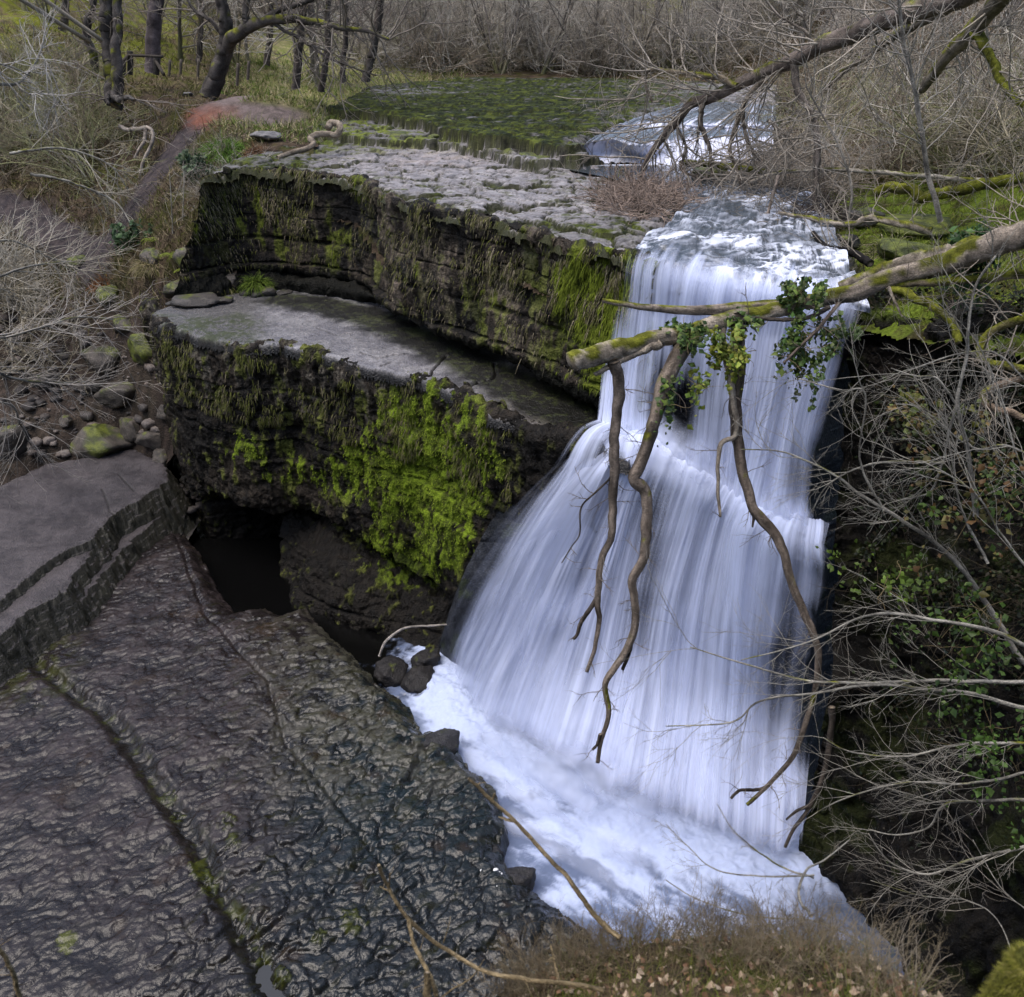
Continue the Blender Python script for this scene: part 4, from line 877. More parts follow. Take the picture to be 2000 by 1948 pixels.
def limb(pts, w0, w1, base=(0.16, 0.13, 0.105), moss=(0.15, 0.155, 0.02), amt=0.0, seed=0, k=10, n=70, rough=0.16, wob=0.5, Y=None, pw=1.0):
    """thick limb from traced pixels with distances; w0, w1 widths in pixels of the photograph"""
    P = resample(py_(pts, Y), n); d = depth(P); t = np.linspace(0, 1, n)**pw
    R = (w0+(w1-w0)*t)/2/F*d
    P = P+R[:, None]*wob*fbm(np.stack([t*9+seed*3.1, t*0+seed, t*0], -1), 3, 1, 0.6, seed)[:, None]*np.array([1.2, 1.0, 1.4])
    a = np.arange(k)*2*pi/k; q = np.stack(np.broadcast_arrays(np.cos(a)[None]*1.3, np.sin(a)[None]*1.3, np.linspace(0, 1, n)[:, None]*n*0.045), -1)
    gr_ = fbm(q, 4, 1.5, 0.65, seed+50); rn = 1+rough*2.4*gr_+rough*1.2*fbm(q*np.array([0.5, 0.5, 4]), 3, 1.0, 0.6, seed+51)
    V, f = tubes(P[None], R[None], k, rn=rn[None])
    cen = np.repeat(P, k, 0); nz = (V-cen)[:, 2]/np.maximum(np.linalg.norm(V-cen, axis=1), 1e-6)
    C = barkcol(V, base, moss, amt, seed, nz)*(0.62+0.75*ss(-0.2, 0.25, gr_).reshape(-1))[:, None]
    V = V+(V-cen)*(0.25*ss(0.1, 0.5, nz+amt-0.6)*(amt > 0))[:, None]
    # close the ends
    V = np.concatenate([V, P[:1], P[-1:]]); C = np.concatenate([C, np.array([[0.3, 0.24, 0.17]])*np.ones((2, 1))]); m = n*k
    i = np.arange(k); e1 = np.stack([i, (i+1) % k, np.full(k, m), np.full(k, m)], -1)[:, :3]; e2 = np.stack([m-k+i, m-k+(i+1) % k, np.full(k, m+1)], -1)
    return (V, f, C, P, R, [e1, e2])
def add_part(name, parent, V, Fc, C, mat, kind=None, label=None, smooth=True):
    off = np.array(parent.location) if parent else 0
    o = link(name, new_mesh(name, V-off, Fc, C, smooth=smooth), mat, parent)
    if kind: o['kind'] = kind
    if label: o['label'] = label
    return o
def off_twigs(rs, mains, n, L, r, levels, updir=(0, 0, 0.3), t0=0.1, ang=60):
    """twigs spread along main limbs [(P,R)]"""
    B, Dd, LL, RR = [], [], [], []
    tot = sum(np.linalg.norm(np.diff(P, axis=0), axis=1).sum() for P, R in mains)
    for P, R in mains:
        ln = np.linalg.norm(np.diff(P, axis=0), axis=1).sum(); m = max(1, int(round(n*ln/tot)))
        t = (t0+(1-t0)*rs.rand(m)); x = t*(len(P)-1); j = np.clip(x.astype(int), 0, len(P)-2); u = (x-j)[:, None]
        b = P[j]*(1-u)+P[j+1]*u; T = P[j+1]-P[j]; T /= np.linalg.norm(T, axis=1, keepdims=True)
        q = rs.normal(size=T.shape); q -= (q*T).sum(1, keepdims=True)*T; q /= np.linalg.norm(q, axis=1, keepdims=True)
        a = np.radians(ang)*(0.6+0.7*rs.rand(m, 1)); d = T*np.cos(a)+q*np.sin(a)+np.array(updir)
        B.append(b); Dd.append(d); LL.append(L*(0.4+0.9*rs.rand(m))); RR.append(np.minimum(r, R[j]*0.7))
    return grow(rs, np.concatenate(B), np.concatenate(Dd), np.concatenate(LL), np.concatenate(RR), levels)
def twig_mesh(lv, col, k=3, dark=0.5):
    parts = []
    for i, (P, R) in enumerate(lv):
        V, f = tubes(P, R, k if i else max(k, 4)); C = np.array(col)*np.ones((len(V), 1))
        C = C*(1-dark*0.5+dark*(0.5+fbm(V*np.array([1, 1, 1]), 2, 1.1, 0.5, 7)))[:, None]
        parts.append((V, f, C))
    return merge(parts)
TW = [dict(n=8, wander=0.16, kids=5, t0=0.2, ang=45, len=0.5, rad=0.6, tip=0.4), dict(n=6, wander=0.2, kids=4, t0=0.15, ang=45, len=0.5, rad=0.7, tip=0.4), dict(n=4, wander=0.25, tip=0.5)]
TW2 = [dict(n=8, wander=0.16, kids=4, t0=0.2, ang=45, len=0.5, rad=0.6, tip=0.4), dict(n=5, wander=0.25, tip=0.4)]
def woody(name, label, cat, mains, tw=None, group=None, seed=1, col=(0.22, 0.19, 0.16), parts=None):
    """mains: list of dict(pts, w0, w1, ...) ; tw: dict(n, L, r, levels, ...)"""
    L = [limb(**m) for m in mains]; org = L[0][3][0]
    e = empty(name, org.tolist()); props(e, label, cat, group)
    for i, l in enumerate(L):
        nm = (parts[i] if parts else ('trunk' if i == 0 else 'branch'))
        add_part(nm, e, l[0], [l[1]]+l[5], l[2], M_BARK)
    if tw:
        rs = np.random.RandomState(seed); k = tw.pop('from_', 0)
        lv = off_twigs(rs, [(l[3], l[4]) for l in L[k:]], **tw)
        V, f, C = twig_mesh(lv, col); add_part('twigs', e, V, f, C, M_TWIG, 'stuff')
    return e, L
# ---- leaves and blades
def blades(rs, roots, dirs, L, Wd, droop=0.5, seg=3, col=None, side=None):
    """tapering curved ribbons"""
    M = len(roots); P = np.empty((M, seg+1, 3)); P[:, 0] = roots; d = dirs/np.linalg.norm(dirs, axis=1, keepdims=True)
    for j in range(1, seg+1):
        d = d+np.array([0, 0, -droop/seg])+rs.normal(size=d.shape)*0.08; d /= np.linalg.norm(d, axis=1, keepdims=True); P[:, j] = P[:, j-1]+d*(L/seg)[:, None]
    if side is None: side = rs.normal(size=(M, 3)); side[:, 2] *= 0.3
    side = side/np.linalg.norm(side, axis=1, keepdims=True)
    wd = (Wd[:, None]*np.linspace(1, 0.15, seg+1)[None])[..., None]
    V = np.stack([P-side[:, None]*wd/2, P+side[:, None]*wd/2], 2).reshape(-1, 3)
    base = (np.arange(M)*(seg+1)*2)[:, None]; j = (np.arange(seg)*2)[None]
    f = np.stack([base+j, base+j+1, base+j+3, base+j+2], -1).reshape(-1, 4)
    C = np.repeat(np.broadcast_to(col, (M, 3)), (seg+1)*2, 0) if col is not None else None
    return V, f, C
def leafquads(rs, cen, size, col, nrm=None, long=1.3):
    M = len(cen); n = rs.normal(size=(M, 3)) if nrm is None else nrm+rs.normal(size=(M, 3))*0.5; n /= np.linalg.norm(n, axis=1, keepdims=True)
    a = np.cross(n, rs.normal(size=(M, 3))); a /= np.linalg.norm(a, axis=1, keepdims=True); b = np.cross(n, a); s = size[:, None]
    # five pointed leaf outline folded at the middle: two quads
    fold = n*s*0.18
    V = np.stack([cen-a*s*long*0.55, cen-b*s*0.5+a*s*0.05-fold, cen+a*s*long*0.6, cen+b*s*0.5+a*s*0.05-fold], 1).reshape(-1, 3)
    V = np.stack([cen-a*s*long*0.5, cen-b*s*0.52-a*s*0.1-fold, cen-b*s*0.25+a*s*0.35-fold*.5, cen+a*s*long*0.6, cen+b*s*0.25+a*s*0.35-fold*.5, cen+b*s*0.52-a*s*0.1-fold], 1).reshape(-1, 3)
    i = (np.arange(M)*6)[:, None]; f = np.concatenate([i+np.array([[0, 1, 2, 3]]), i+np.array([[0, 3, 4, 5]])], 0)
    return V, f, np.repeat(np.broadcast_to(col, (M, 3)), 6, 0)
def vary(rs, cols, M, j=0.25):
    cols = np.array(cols); c = cols[rs.randint(0, len(cols), M)]; return c*(1+rs.uniform(-j, j, (M, 1)))
R_ = np.random.RandomState
# ================================================================== prototypes of bare bushes and trees
def bush_mesh(seed, stems=11, H=1.5, spread=1.0, col=(0.25, 0.215, 0.165), arch=-0.05, kids=6, kids2=5, r=0.02):
    rs = R_(seed); a = rs.rand(stems)*2*pi; el = 0.5+rs.rand(stems)*0.9
    d = np.stack([np.cos(a)*np.cos(el)*spread, np.sin(a)*np.cos(el)*spread, np.sin(el)], -1)
    lv = grow(rs, np.stack([np.cos(a)*0.06, np.sin(a)*0.06, a*0-0.12], -1), d, H*(0.7+0.7*rs.rand(stems)), np.full(stems, r),
      [dict(n=9, wander=0.12, up=(0, 0, arch), bend=0.05, kids=kids, t0=0.15, ang=40, len=0.5, rad=0.6, tip=0.35), dict(n=7, wander=0.15, up=(0, 0, -0.02), kids=kids2, t0=0.15, ang=40, len=0.5, rad=0.7, tip=0.4), dict(n=4, wander=0.2, tip=0.5)])
    V, f, C = twig_mesh(lv, col); return new_mesh('bare_bush', V, f, C)
def tree_meshes(seed, H=9, r=0.16, stems=1, col=(0.20, 0.175, 0.15), tcol=(0.46, 0.42, 0.36), kids=16, kids2=9, kids3=6, lean=0.12, low=0.12, moss=0.5):  # crown twigs paled in colour to carry distance haze
    rs = R_(seed); a = rs.rand(stems)*2*pi
    d = np.stack([np.cos(a)*(lean+0.25*(stems > 1)), np.sin(a)*(lean+0.25*(stems > 1)), np.ones(stems)], -1)
    lv = grow(rs, np.stack([np.cos(a)*r*(stems > 1), np.sin(a)*r*(stems > 1), np.full(stems, -0.3)], -1), d, H*(0.8+0.3*rs.rand(stems)), r*(0.6+0.5*rs.rand(stems)) if stems > 1 else np.array([r]),
      [dict(n=16, wander=0.06, up=(0, 0, 0.02), kids=kids, t0=low, ang=55, len=0.42, rad=0.38, tip=0.25), dict(n=9, wander=0.14, up=(0, 0, 0.04), kids=kids2, t0=0.15, ang=45, len=0.5, rad=0.5, tip=0.3),
       dict(n=6, wander=0.16, up=(0, 0, 0.02), kids=kids3, t0=0.15, ang=40, len=0.5, rad=0.7, tip=0.4), dict(n=4, wander=0.2, tip=0.5)])
    P, R = lv[0]; R = R*(1+1.0*np.exp(-np.linspace(0, 1, 16)*18))
    V, f = tubes(P, R, 8); C = mixc(col, np.array(col)*0.5, ss(-0.2, 0.3, fbm(V, 3, 2.5, 0.6, seed)))
    C = mixc(C, (0.13, 0.14, 0.02), ss(1.6, 0.2, V[:, 2]+fbm(V, 3, 3, 0.6, seed+1))*moss)
    trunk = new_mesh('trunk', V, f, C)
    V, f = tubes(*lv[1], 5); Cb = np.array(col)*np.ones((len(V), 1)); V2, f2, C2 = twig_mesh(lv[2:], tcol)
    V, f, C = merge([(V, f, Cb), (V2, f2, C2)]); crown = new_mesh('crown', V, f, C)
    return trunk, crown
bushes = [bush_mesh(200+i, stems=9+2*(i % 3), H=1.5+0.25*(i % 4), arch=(-0.05, -0.10, -0.07)[i % 3], col=((0.30, 0.265, 0.19), (0.22, 0.18, 0.135), (0.25, 0.25, 0.13), (0.42, 0.385, 0.32))[i % 4]) for i in range(6)]
for m in bushes: m.materials.append(M_TWIG)
TREES = [tree_meshes(300, 10, 0.15), tree_meshes(301, 11, 0.20, kids=18, low=0.15), tree_meshes(302, 8, 0.09, stems=5, kids=7, kids2=7, low=0.05), tree_meshes(303, 9, 0.12, low=0.06, lean=0.3), tree_meshes(304, 7, 0.07, stems=6, kids=7, kids2=6, low=0.03, tcol=(0.46, 0.41, 0.33))]
for a, b in TREES: a.materials.append(M_BARK); b.materials.append(M_TWIG)
# ---- far wood along the river
rs = R_(5)
gt = ['bare grey tree in the far wood behind the river bed', 'tall bare tree in the far wood behind the river bed', 'many stemmed bare tree low on the far river bank', 'leaning bare tree in the far wood', 'bushy bare willow at the edge of the far river bank']
def put_tree(k, p, s, rz, label, group, cat='tree', name='bare_tree'):
    e = empty(name, (p[0], p[1], p[2])); e.scale = (s,)*3; e.rotation_euler = (0, 0, rz); props(e, label, cat, group)
    link('trunk', TREES[k][0], None, e); link('crown', TREES[k][1], None, e); return e
spots = []
for i in range(46):                                 # first line along the far bank
    px_ = 700+i*19+rs.uniform(-10, 10); Yb = 69+rs.uniform(-1, 5)+3*abs(px_-1050)/400*0
    p = PY(px_, 145, Yb); spots.append((p[0], p[1], 2 if rs.rand() < 0.45 else (4 if rs.rand() < 0.6 else 3)))
for i in range(150):
    Y = rs.uniform(76, 135); x = rs.uniform(-0.46, 0.62)*Y; spots.append((x, Y, rs.randint(0, 5)))
for i, (x, Y, k) in enumerate(spots):
    z = ground_full(np.array([[x, Y]]))[0]
    put_tree(k, (x, Y, z), rs.uniform(0.75, 1.25), rs.uniform(0, 6.28), gt[k], 'bare trees of the far wood')
# willow scrub filling between
for i in range(60):
    px_ = rs.uniform(690, 1640); Yb = rs.uniform(67, 78); x = (px_-1000)/F*(Yb*CT+1.5); z = ground_full(np.array([[x, Yb]]))[0]
    o = link('bare_bush', bushes[rs.randint(6)], None); o.location = (x, Yb, z); s = rs.uniform(1.4, 2.6); o.scale = (s, s, s*0.9); o.rotation_euler = (0, 0, rs.uniform(0, 6.28))
    props(o, 'bare brown scrub along the far river bank', 'bush', 'scrub on the far river bank')
# ---- left wood trees, individually seen
def lt(label, mains, tw=None, seed=1, **kw):
    return woody('bare_tree', label, 'tree', mains, tw, seed=seed, **kw)
bk = (0.085, 0.075, 0.068)
lt('twin stemmed dark tree with exposed roots above the eroded bank', [
   dict(pts=[(222,205,36.5),(219,160,36.8),(215,110,37),(208,60,37),(212,0,37),(205,-120,37)], w0=34, w1=18, base=bk, amt=0.35, seed=1),
   dict(pts=[(228,190,36.3),(230,140,36.4),(226,90,36.6),(232,40,36.8),(228,-20,37),(240,-120,37)], w0=22, w1=14, base=bk, amt=0.4, seed=2),
   dict(pts=[(220,185,36.4),(232,195,36),(250,190,35.6),(262,196,35.4)], w0=16, w1=6, base=(0.12,0.11,0.10), seed=3),
   dict(pts=[(215,185,36.4),(208,195,36),(212,205,35.8)], w0=16, w1=6, base=bk, seed=4)], dict(n=22, L=2.6, r=0.03, levels=TW), seed=21, parts=['trunk', 'trunk', 'root', 'root'])
lt('slim crooked mossy tree just left of the twin stemmed tree', [dict(pts=[(186,140,41),(180,105,41),(170,70,41),(172,35,41),(182,0,41),(175,-120,41)], w0=16, w1=12, base=bk, amt=0.5, seed=5)], dict(n=12, L=2.4, r=0.03, levels=TW), seed=22)
lt('broad purplish grey trunk behind the wooden fence', [dict(pts=[(297,142,45),(299,80,45),(303,30,45),(308,-30,45),(310,-160,45)], w0=30, w1=24, base=(0.14,0.115,0.115), amt=0.1, seed=6, wob=0.2, rough=0.08)], dict(n=12, L=3.0, r=0.03, levels=TW, t0=0.4), seed=23)
lt('gnarled leaning oak with long spreading limbs beside the path', [
   dict(pts=[(410,190,41),(422,150,41),(434,112,41),(441,86,41),(440,40,41),(432,-10,41),(420,-120,41)], w0=36, w1=16, base=bk, amt=0.25, seed=7, k=14),
   dict(pts=[(441,100,41),(452,78,40.6),(472,66,40.2),(490,52,40),(520,42,39.5),(560,38,39),(610,44,38.5),(665,55,38),(720,62,37.5),(760,78,37)], w0=24, w1=4, base=bk, amt=0.3, seed=8),
   dict(pts=[(478,66,40.2),(482,40,40),(480,10,40),(490,-40,40)], w0=16, w1=9, base=bk, seed=9),
   dict(pts=[(510,46,39.6),(545,20,39.4),(585,8,39.2),(625,-8,39),(690,-40,39)], w0=13, w1=6, base=bk, seed=10),
   dict(pts=[(530,44,39.4),(560,62,39),(600,85,38.6),(640,112,38),(690,132,37.5),(735,148,37)], w0=8, w1=2, base=bk, seed=11),
   dict(pts=[(436,70,41),(410,40,41),(380,20,41.4),(360,-10,41.6)], w0=9, w1=4, base=bk, seed=12)], dict(n=60, L=3.2, r=0.035, levels=TW, from_=1, t0=0.2), seed=24, col=(0.19,0.165,0.14))
for j, (pts, w, lab, sd_) in enumerate([([(578,172,43),(582,120,43),(588,60,43),(594,0,43),(600,-120,43)], 13, 'thin dark tree with a mossy foot right of the leaning oak', 31),
   ([(628,178,45),(634,130,45),(641,90,45),(640,40,45),(646,-100,45)], 11, 'forked slim tree on the meadow edge, second right of the oak', 32),
   ([(669,162,49),(670,120,49),(676,60,49),(672,-80,49)], 9, 'short dark stem behind the slim forked tree', 33),
   ([(714,158,52),(722,120,52),(735,70,52),(750,-60,52)], 14, 'mossy based tree where the meadow meets the river bed', 34),
   ([(388,120,56),(392,60,56),(396,-60,56)], 9, 'distant stem seen left behind the oak', 35),
   ([(520,128,58),(528,60,58),(530,-60,58)], 10, 'distant grey stem under the long oak limb', 36),
   ([(120,60,50),(128,20,50),(130,-80,50)], 12, 'dark stem high on the mossy left slope', 37)]):
    lt(lab, [dict(pts=pts, w0=w*1.3, w1=w*0.8, base=(0.10,0.085,0.075), amt=0.3, seed=sd_)], dict(n=26, L=3.2, r=0.03, levels=TW, t0=0.35), seed=sd_, col=(0.20,0.17,0.145))
# more bare trees through the left wood
for i in range(26):
    Y = rs.uniform(52, 85); px_ = rs.uniform(-60, 760); x = (px_-1000)/F*(Y*CT+1); z = ground_full(np.array([[x, Y]]))[0]; k = rs.randint(5)
    put_tree(k, (x, Y, z), rs.uniform(0.7, 1.1), rs.uniform(0, 6.28), ['bare tree standing in the left wood beyond the meadow', 'tall bare tree standing in the left wood beyond the meadow', 'many stemmed bare tree in the left wood', 'leaning bare tree in the left wood', 'bushy bare willow in the left wood'][k], 'bare trees of the left wood')
# right hillside trees
for i in range(34):
    Y = rs.uniform(34, 85); px_ = rs.uniform(1450, 2100) if Y < 55 else rs.uniform(1250, 2100); x = (px_-1000)/F*(Y*CT+1); z = ground_full(np.array([[x, Y]]))[0]; k = rs.choice([2, 3, 4, 0])
    if z < 10.2: continue
    e = put_tree(k, (x, Y, z), rs.uniform(0.45, 0.85), rs.uniform(0, 6.28), {0:'bare tree on the steep right hillside', 2:'many stemmed bare tree on the steep right hillside', 3:'leaning bare tree on the steep right hillside', 4:'bushy bare tree on the steep right hillside'}[k], 'bare trees of the right hillside')
# ---- bushes on the slopes
def scatter_bush(n, regions, smin, smax, labels, group, seed, kinds=range(6)):
    rs = R_(seed)
    for i in range(n):
        x0, y0, x1, y1 = regions[i % len(regions)]; p = hit(rs.uniform(x0, x1), rs.uniform(y0, y1))
        if dline(np.array([[p[0], p[1]]]), PATH[:, :2])[0] < 1.9: continue
        o = link('bare_bush', bushes[rs.choice(list(kinds))], None); o.location = p; s = rs.uniform(smin, smax); kk = i % len(regions); o.scale = (s*1.15, s*1.15, s); o.rotation_euler = (rs.uniform(-.3, .3), rs.uniform(-.3, .3), rs.uniform(0, 6.28))
        props(o, labels[kk % len(labels)], 'bush', group)
scatter_bush(46, [(-60,180,200,420), (0,230,230,330), (-60,330,260,480), (20,100,190,260)], 0.75, 1.5, ['tangled brushwood at the left edge of the upper left slope', 'tangled brushwood between the left edge and the twin stemmed tree', 'tangled brushwood just above the dark path', 'tangled brushwood on the slope below the slanting poles'], 'brushwood on the left slope', 41, (0, 1, 2, 4))
scatter_bush(26, [(-80,540,110,760), (-60,520,60,640)], 0.7, 1.15, ['pale arching shrub over the top of the left scree', 'pale arching shrub at the far left above the scree'], 'pale shrubs above the left scree', 42, (3, 0))
scatter_bush(80, [(1480,60,2050,320), (1600,150,2050,360), (1230,60,1500,150), (1700,250,2050,340)], 0.8, 1.5, ['bare tangled bush around the long grey fallen tree', 'bare tangled bush right of the fallen pole on the slope', 'bare tangled bush on the slope above the cascade', 'bare tangled bush below the mossy leaning trunk'], 'bushes on the right slope', 43)
scatter_bush(10, [(300,380,420,470), (380,300,470,350)], 0.3, 0.55, ['small leafless bush on the knoll beside the path'], 'small bushes on the knoll', 44, (3, 1))
# ================================================================== fallen trees and logs on the right
PALE = (0.33, 0.28, 0.22); MID = (0.20, 0.165, 0.13); DK = (0.07, 0.058, 0.048)
mainlog, LL_ = woody('fallen_tree', 'mossy fallen tree trunk lying across the top of the waterfall with hanging limbs', 'fallen tree', [
 dict(pts=[(2080,430,9.9),(2000,462,10.2),(1930,485,10.5),(1851,516,10.9),(1734,550,11.2),(1668,572,11.4),(1594,588,11.5),(1521,597,11.6),(1440,604,11.7),(1350,607,11.8),(1260,600,11.9),(1176,587,12.0)], w0=54, w1=8, pw=0.8, base=(0.27,0.225,0.18), amt=0.42, seed=1, k=18, n=110, rough=0.10),
 dict(pts=[(1900,492,11.0),(1800,512,11.3),(1734,528,11.5),(1690,545,11.6),(1640,566,11.7)], w0=42, w1=20, base=PALE, amt=0.3, seed=2, k=14),
 dict(pts=[(1560,600,11.5),(1500,612,11.4),(1440,622,11.3),(1380,638,11.2),(1320,655,11.1),(1260,670,11.0),(1200,686,10.9),(1150,702,10.8),(1116,714,10.7)], w0=24, w1=36, base=PALE, amt=0.25, seed=3, k=16, n=90, rough=0.13),
 dict(pts=[(1290,672,10.95),(1240,690,10.9),(1200,712,10.85),(1160,733,10.8)], w0=20, w1=9, base=PALE, seed=4, k=8),
 dict(pts=[(1202,700,10.85),(1205,771,10.8),(1201,834,10.75),(1200,907,10.6),(1198,981,10.5),(1194,1047,10.3),(1176,1091,10.2),(1168,1157,10.0),(1170,1209,9.9),(1161,1268,9.7),(1146,1312,9.6)], w0=25, w1=7, base=(0.17,0.14,0.115), amt=0.1, seed=5, k=10, n=100, wob=0.9),
 dict(pts=[(1168,1165,10.0),(1157,1183,9.95),(1135,1216,9.85),(1128,1238,9.8),(1119,1249,9.75)], w0=11, w1=6, base=DK, seed=6, k=8, n=30),
 dict(pts=[(1196,920,10.6),(1189,937,10.55),(1160,965,10.5),(1135,992,10.4),(1132,1043,10.3),(1115,1070,10.25),(1097,1100,10.2)], w0=5, w1=2, base=DK, seed=7, k=6),
 dict(pts=[(1345,655,11.1),(1334,679,11.0),(1301,742,10.8),(1275,834,10.6),(1253,900,10.5),(1238,937,10.4),(1260,970,10.35),(1262,1054,10.2),(1253,1098,10.1),(1235,1132,10.0),(1238,1165,9.95),(1240,1223,9.8),(1220,1275,9.6),(1201,1304,9.5),(1181,1340,9.4),(1189,1397,9.2),(1174,1448,9.1),(1167,1490,9.0)], w0=36, w1=8, pw=0.7, base=(0.19,0.155,0.125), amt=0.2, seed=8, k=12, n=140, wob=0.8),
 dict(pts=[(1236,1235,9.8),(1230,1270,9.7),(1216,1308,9.6)], w0=10, w1=7, base=DK, seed=9, k=8, n=24),
 dict(pts=[(1172,1435,9.1),(1166,1455,9.05),(1157,1464,9.0)], w0=8, w1=5, base=DK, seed=10, k=6, n=14),
 dict(pts=[(1437,612,11.3),(1441,705,11.1),(1440,800,10.9),(1440,885,10.7),(1451,944,10.5),(1473,992,10.3),(1506,1032,10.1),(1528,1080,9.9),(1550,1143,9.7),(1572,1201,9.5),(1596,1253,9.3),(1598,1300,9.2),(1593,1342,9.1),(1573,1415,8.9),(1549,1477,8.8),(1505,1529,8.7),(1458,1573,8.6)], w0=26, w1=7, pw=1.1, base=(0.13,0.105,0.085), amt=0.15, seed=11, k=12, n=150, wob=0.8),
 dict(pts=[(1500,1536,8.7),(1480,1543,8.68),(1447,1543,8.65),(1427,1560,8.6)], w0=8, w1=5, base=DK, seed=12, k=7, n=24),
 dict(pts=[(1412,640,11.2),(1418,690,11.05),(1429,760,10.9),(1438,840,10.75),(1430,856,10.7),(1407,871,10.65),(1401,951,10.5),(1407,1010,10.35)], w0=16, w1=5, base=PALE, amt=0.1, seed=13, k=9, n=80, wob=0.8),
 dict(pts=[(1473,1000,10.3),(1470,1030,10.2)], w0=8, w1=3, base=DK, seed=14, k=6, n=8),
 dict(pts=[(1640,590,11.4),(1600,640,11.0),(1560,680,10.8),(1530,710,10.7)], w0=9, w1=5, base=(0.14,0.11,0.09), seed=15, k=7),
 dict(pts=[(1734,560,11.2),(1790,585,10.8),(1830,605,10.6),(1860,635,10.4),(1872,670,10.2)], w0=16, w1=12, base=(0.13,0.12,0.04), amt=0.9, seed=16, k=9),
 dict(pts=[(1700,568,11.3),(1760,556,11.1),(1850,552,10.8),(1930,545,10.6),(2040,530,10.2)], w0=12, w1=16, base=(0.2,0.16,0.11), amt=0.7, seed=17, k=9),
 dict(pts=[(1735,560,11.1),(1748,590,11.0),(1762,620,10.9)], w0=8, w1=3, base=PALE, seed=18, k=7, n=20),
 dict(pts=[(1620,600,11.3),(1580,620,11.2),(1520,625,11.2),(1440,618,11.25),(1380,612,11.3)], w0=10, w1=5, base=DK, seed=19, k=8)],
 dict(n=120, L=0.42, r=0.007, levels=TW2, from_=4, t0=0.05), seed=51, col=(0.15, 0.125, 0.10), parts=['trunk']+['limb']*18)
# splintered ends as parts are left to the limbs themselves
woody('fallen_tree', 'long smooth grey fallen tree reaching down over the river from the top right', 'fallen tree', [
 dict(pts=[(2010,-60,15.5),(1930,-28,16.2),(1866,0,17),(1741,37,18),(1668,70,18.8),(1609,88,19.4),(1557,118,20),(1506,136,20.6),(1447,162,21.2),(1381,195,21.8),(1348,205,22),(1318,243,22.2),(1300,262,22.4),(1275,295,22.5),(1260,322,22.6),(1252,352,22.9)], w0=44, w1=9, base=(0.165,0.135,0.115), amt=0.15, seed=31, k=14, n=130, rough=0.08, wob=0.35),
 dict(pts=[(1440,168,21),(1400,152,21.5),(1350,145,22),(1300,138,22.5),(1265,140,23),(1262,170,23),(1275,200,23)], w0=11, w1=5, base=(0.2,0.165,0.12), amt=0.3, seed=32),
 dict(pts=[(1374,200,21.8),(1368,239,21.8),(1385,287,21.7),(1392,346,21.6),(1407,362,21.5)], w0=12, w1=4, base=(0.2,0.165,0.13), seed=33),
 dict(pts=[(1447,217,21),(1432,265,20.9),(1425,294,20.8),(1438,330,20.7),(1447,364,20.6)], w0=11, w1=4, base=(0.2,0.165,0.13), seed=34),
 dict(pts=[(1495,150,20.7),(1455,200,20.8),(1452,235,20.8),(1460,275,20.7),(1475,300,20.6),(1500,330,20.4)], w0=10, w1=5, base=(0.2,0.165,0.13), seed=35),
 dict(pts=[(1550,125,20),(1560,180,19.8),(1590,235,19.5),(1597,300,19.2),(1594,360,19),(1592,440,18.4),(1593,465,18.2)], w0=15, w1=10, base=(0.16,0.135,0.115), seed=36),
 dict(pts=[(1500,235,20.2),(1530,260,20),(1560,275,19.8)], w0=8, w1=4, base=(0.3,0.26,0.21), seed=37),
 dict(pts=[(1318,243,22.2),(1340,290,22),(1330,330,21.9),(1365,352,21.7),(1380,400,21)], w0=6, w1=3, base=(0.2,0.165,0.13), seed=38),
 dict(pts=[(1557,118,20),(1580,85,20),(1570,60,20),(1520,30,20),(1480,-20,20)], w0=6, w1=3, base=(0.25,0.21,0.17), seed=39)],
 dict(n=150, L=2.0, r=0.022, levels=TW, t0=0.15, updir=(-0.2, -0.1, 0.15)), seed=52, col=(0.30, 0.265, 0.22))
woody('fallen_tree', 'mossy trunk leaning down the slope at the top right corner with a drooping mossy branch', 'fallen tree', [
 dict(pts=[(2040,-90,14),(1954,0,15),(1903,59,15.8),(1851,110,16.6),(1829,140,17),(1800,175,17.5)], w0=40, w1=16, base=(0.17,0.145,0.11), amt=0.45, seed=41, k=14),
 dict(pts=[(1905,62,15.8),(1925,95,15.4),(1940,121,15.2),(1954,158,15),(1980,190,14.6),(2020,215,14)], w0=18, w1=9, base=(0.15,0.14,0.05), amt=0.9, seed=42)],
 dict(n=30, L=1.4, r=0.016, levels=TW), seed=53, col=(0.28, 0.245, 0.2))
woody('fallen_tree', 'thinner dark trunk leaning behind the grey fallen tree', 'fallen tree', [
 dict(pts=[(1890,-10,18),(1866,11,18.5),(1763,62,20),(1704,103,21),(1653,136,22),(1610,175,23)], w0=22, w1=8, base=(0.13,0.11,0.09), amt=0.45, seed=43)], dict(n=30, L=1.6, r=0.016, levels=TW), seed=54, col=(0.28, 0.245, 0.2))
woody('sapling', 'slender pale sapling leaning over the mossy bank on the right', 'sapling', [
 dict(pts=[(1837,432,14.2),(1830,395,14.2),(1815,349,14.3),(1806,300,14.3),(1798,250,14.3),(1788,184,14.3),(1778,130,14.3),(1767,92,14.3),(1758,30,14.3),(1752,-60,14.3)], w0=11, w1=6, base=(0.26,0.235,0.2), amt=0.1, seed=44, k=8, n=90)], dict(n=30, L=1.3, r=0.012, levels=TW, t0=0.3), seed=55, col=(0.32, 0.29, 0.25))
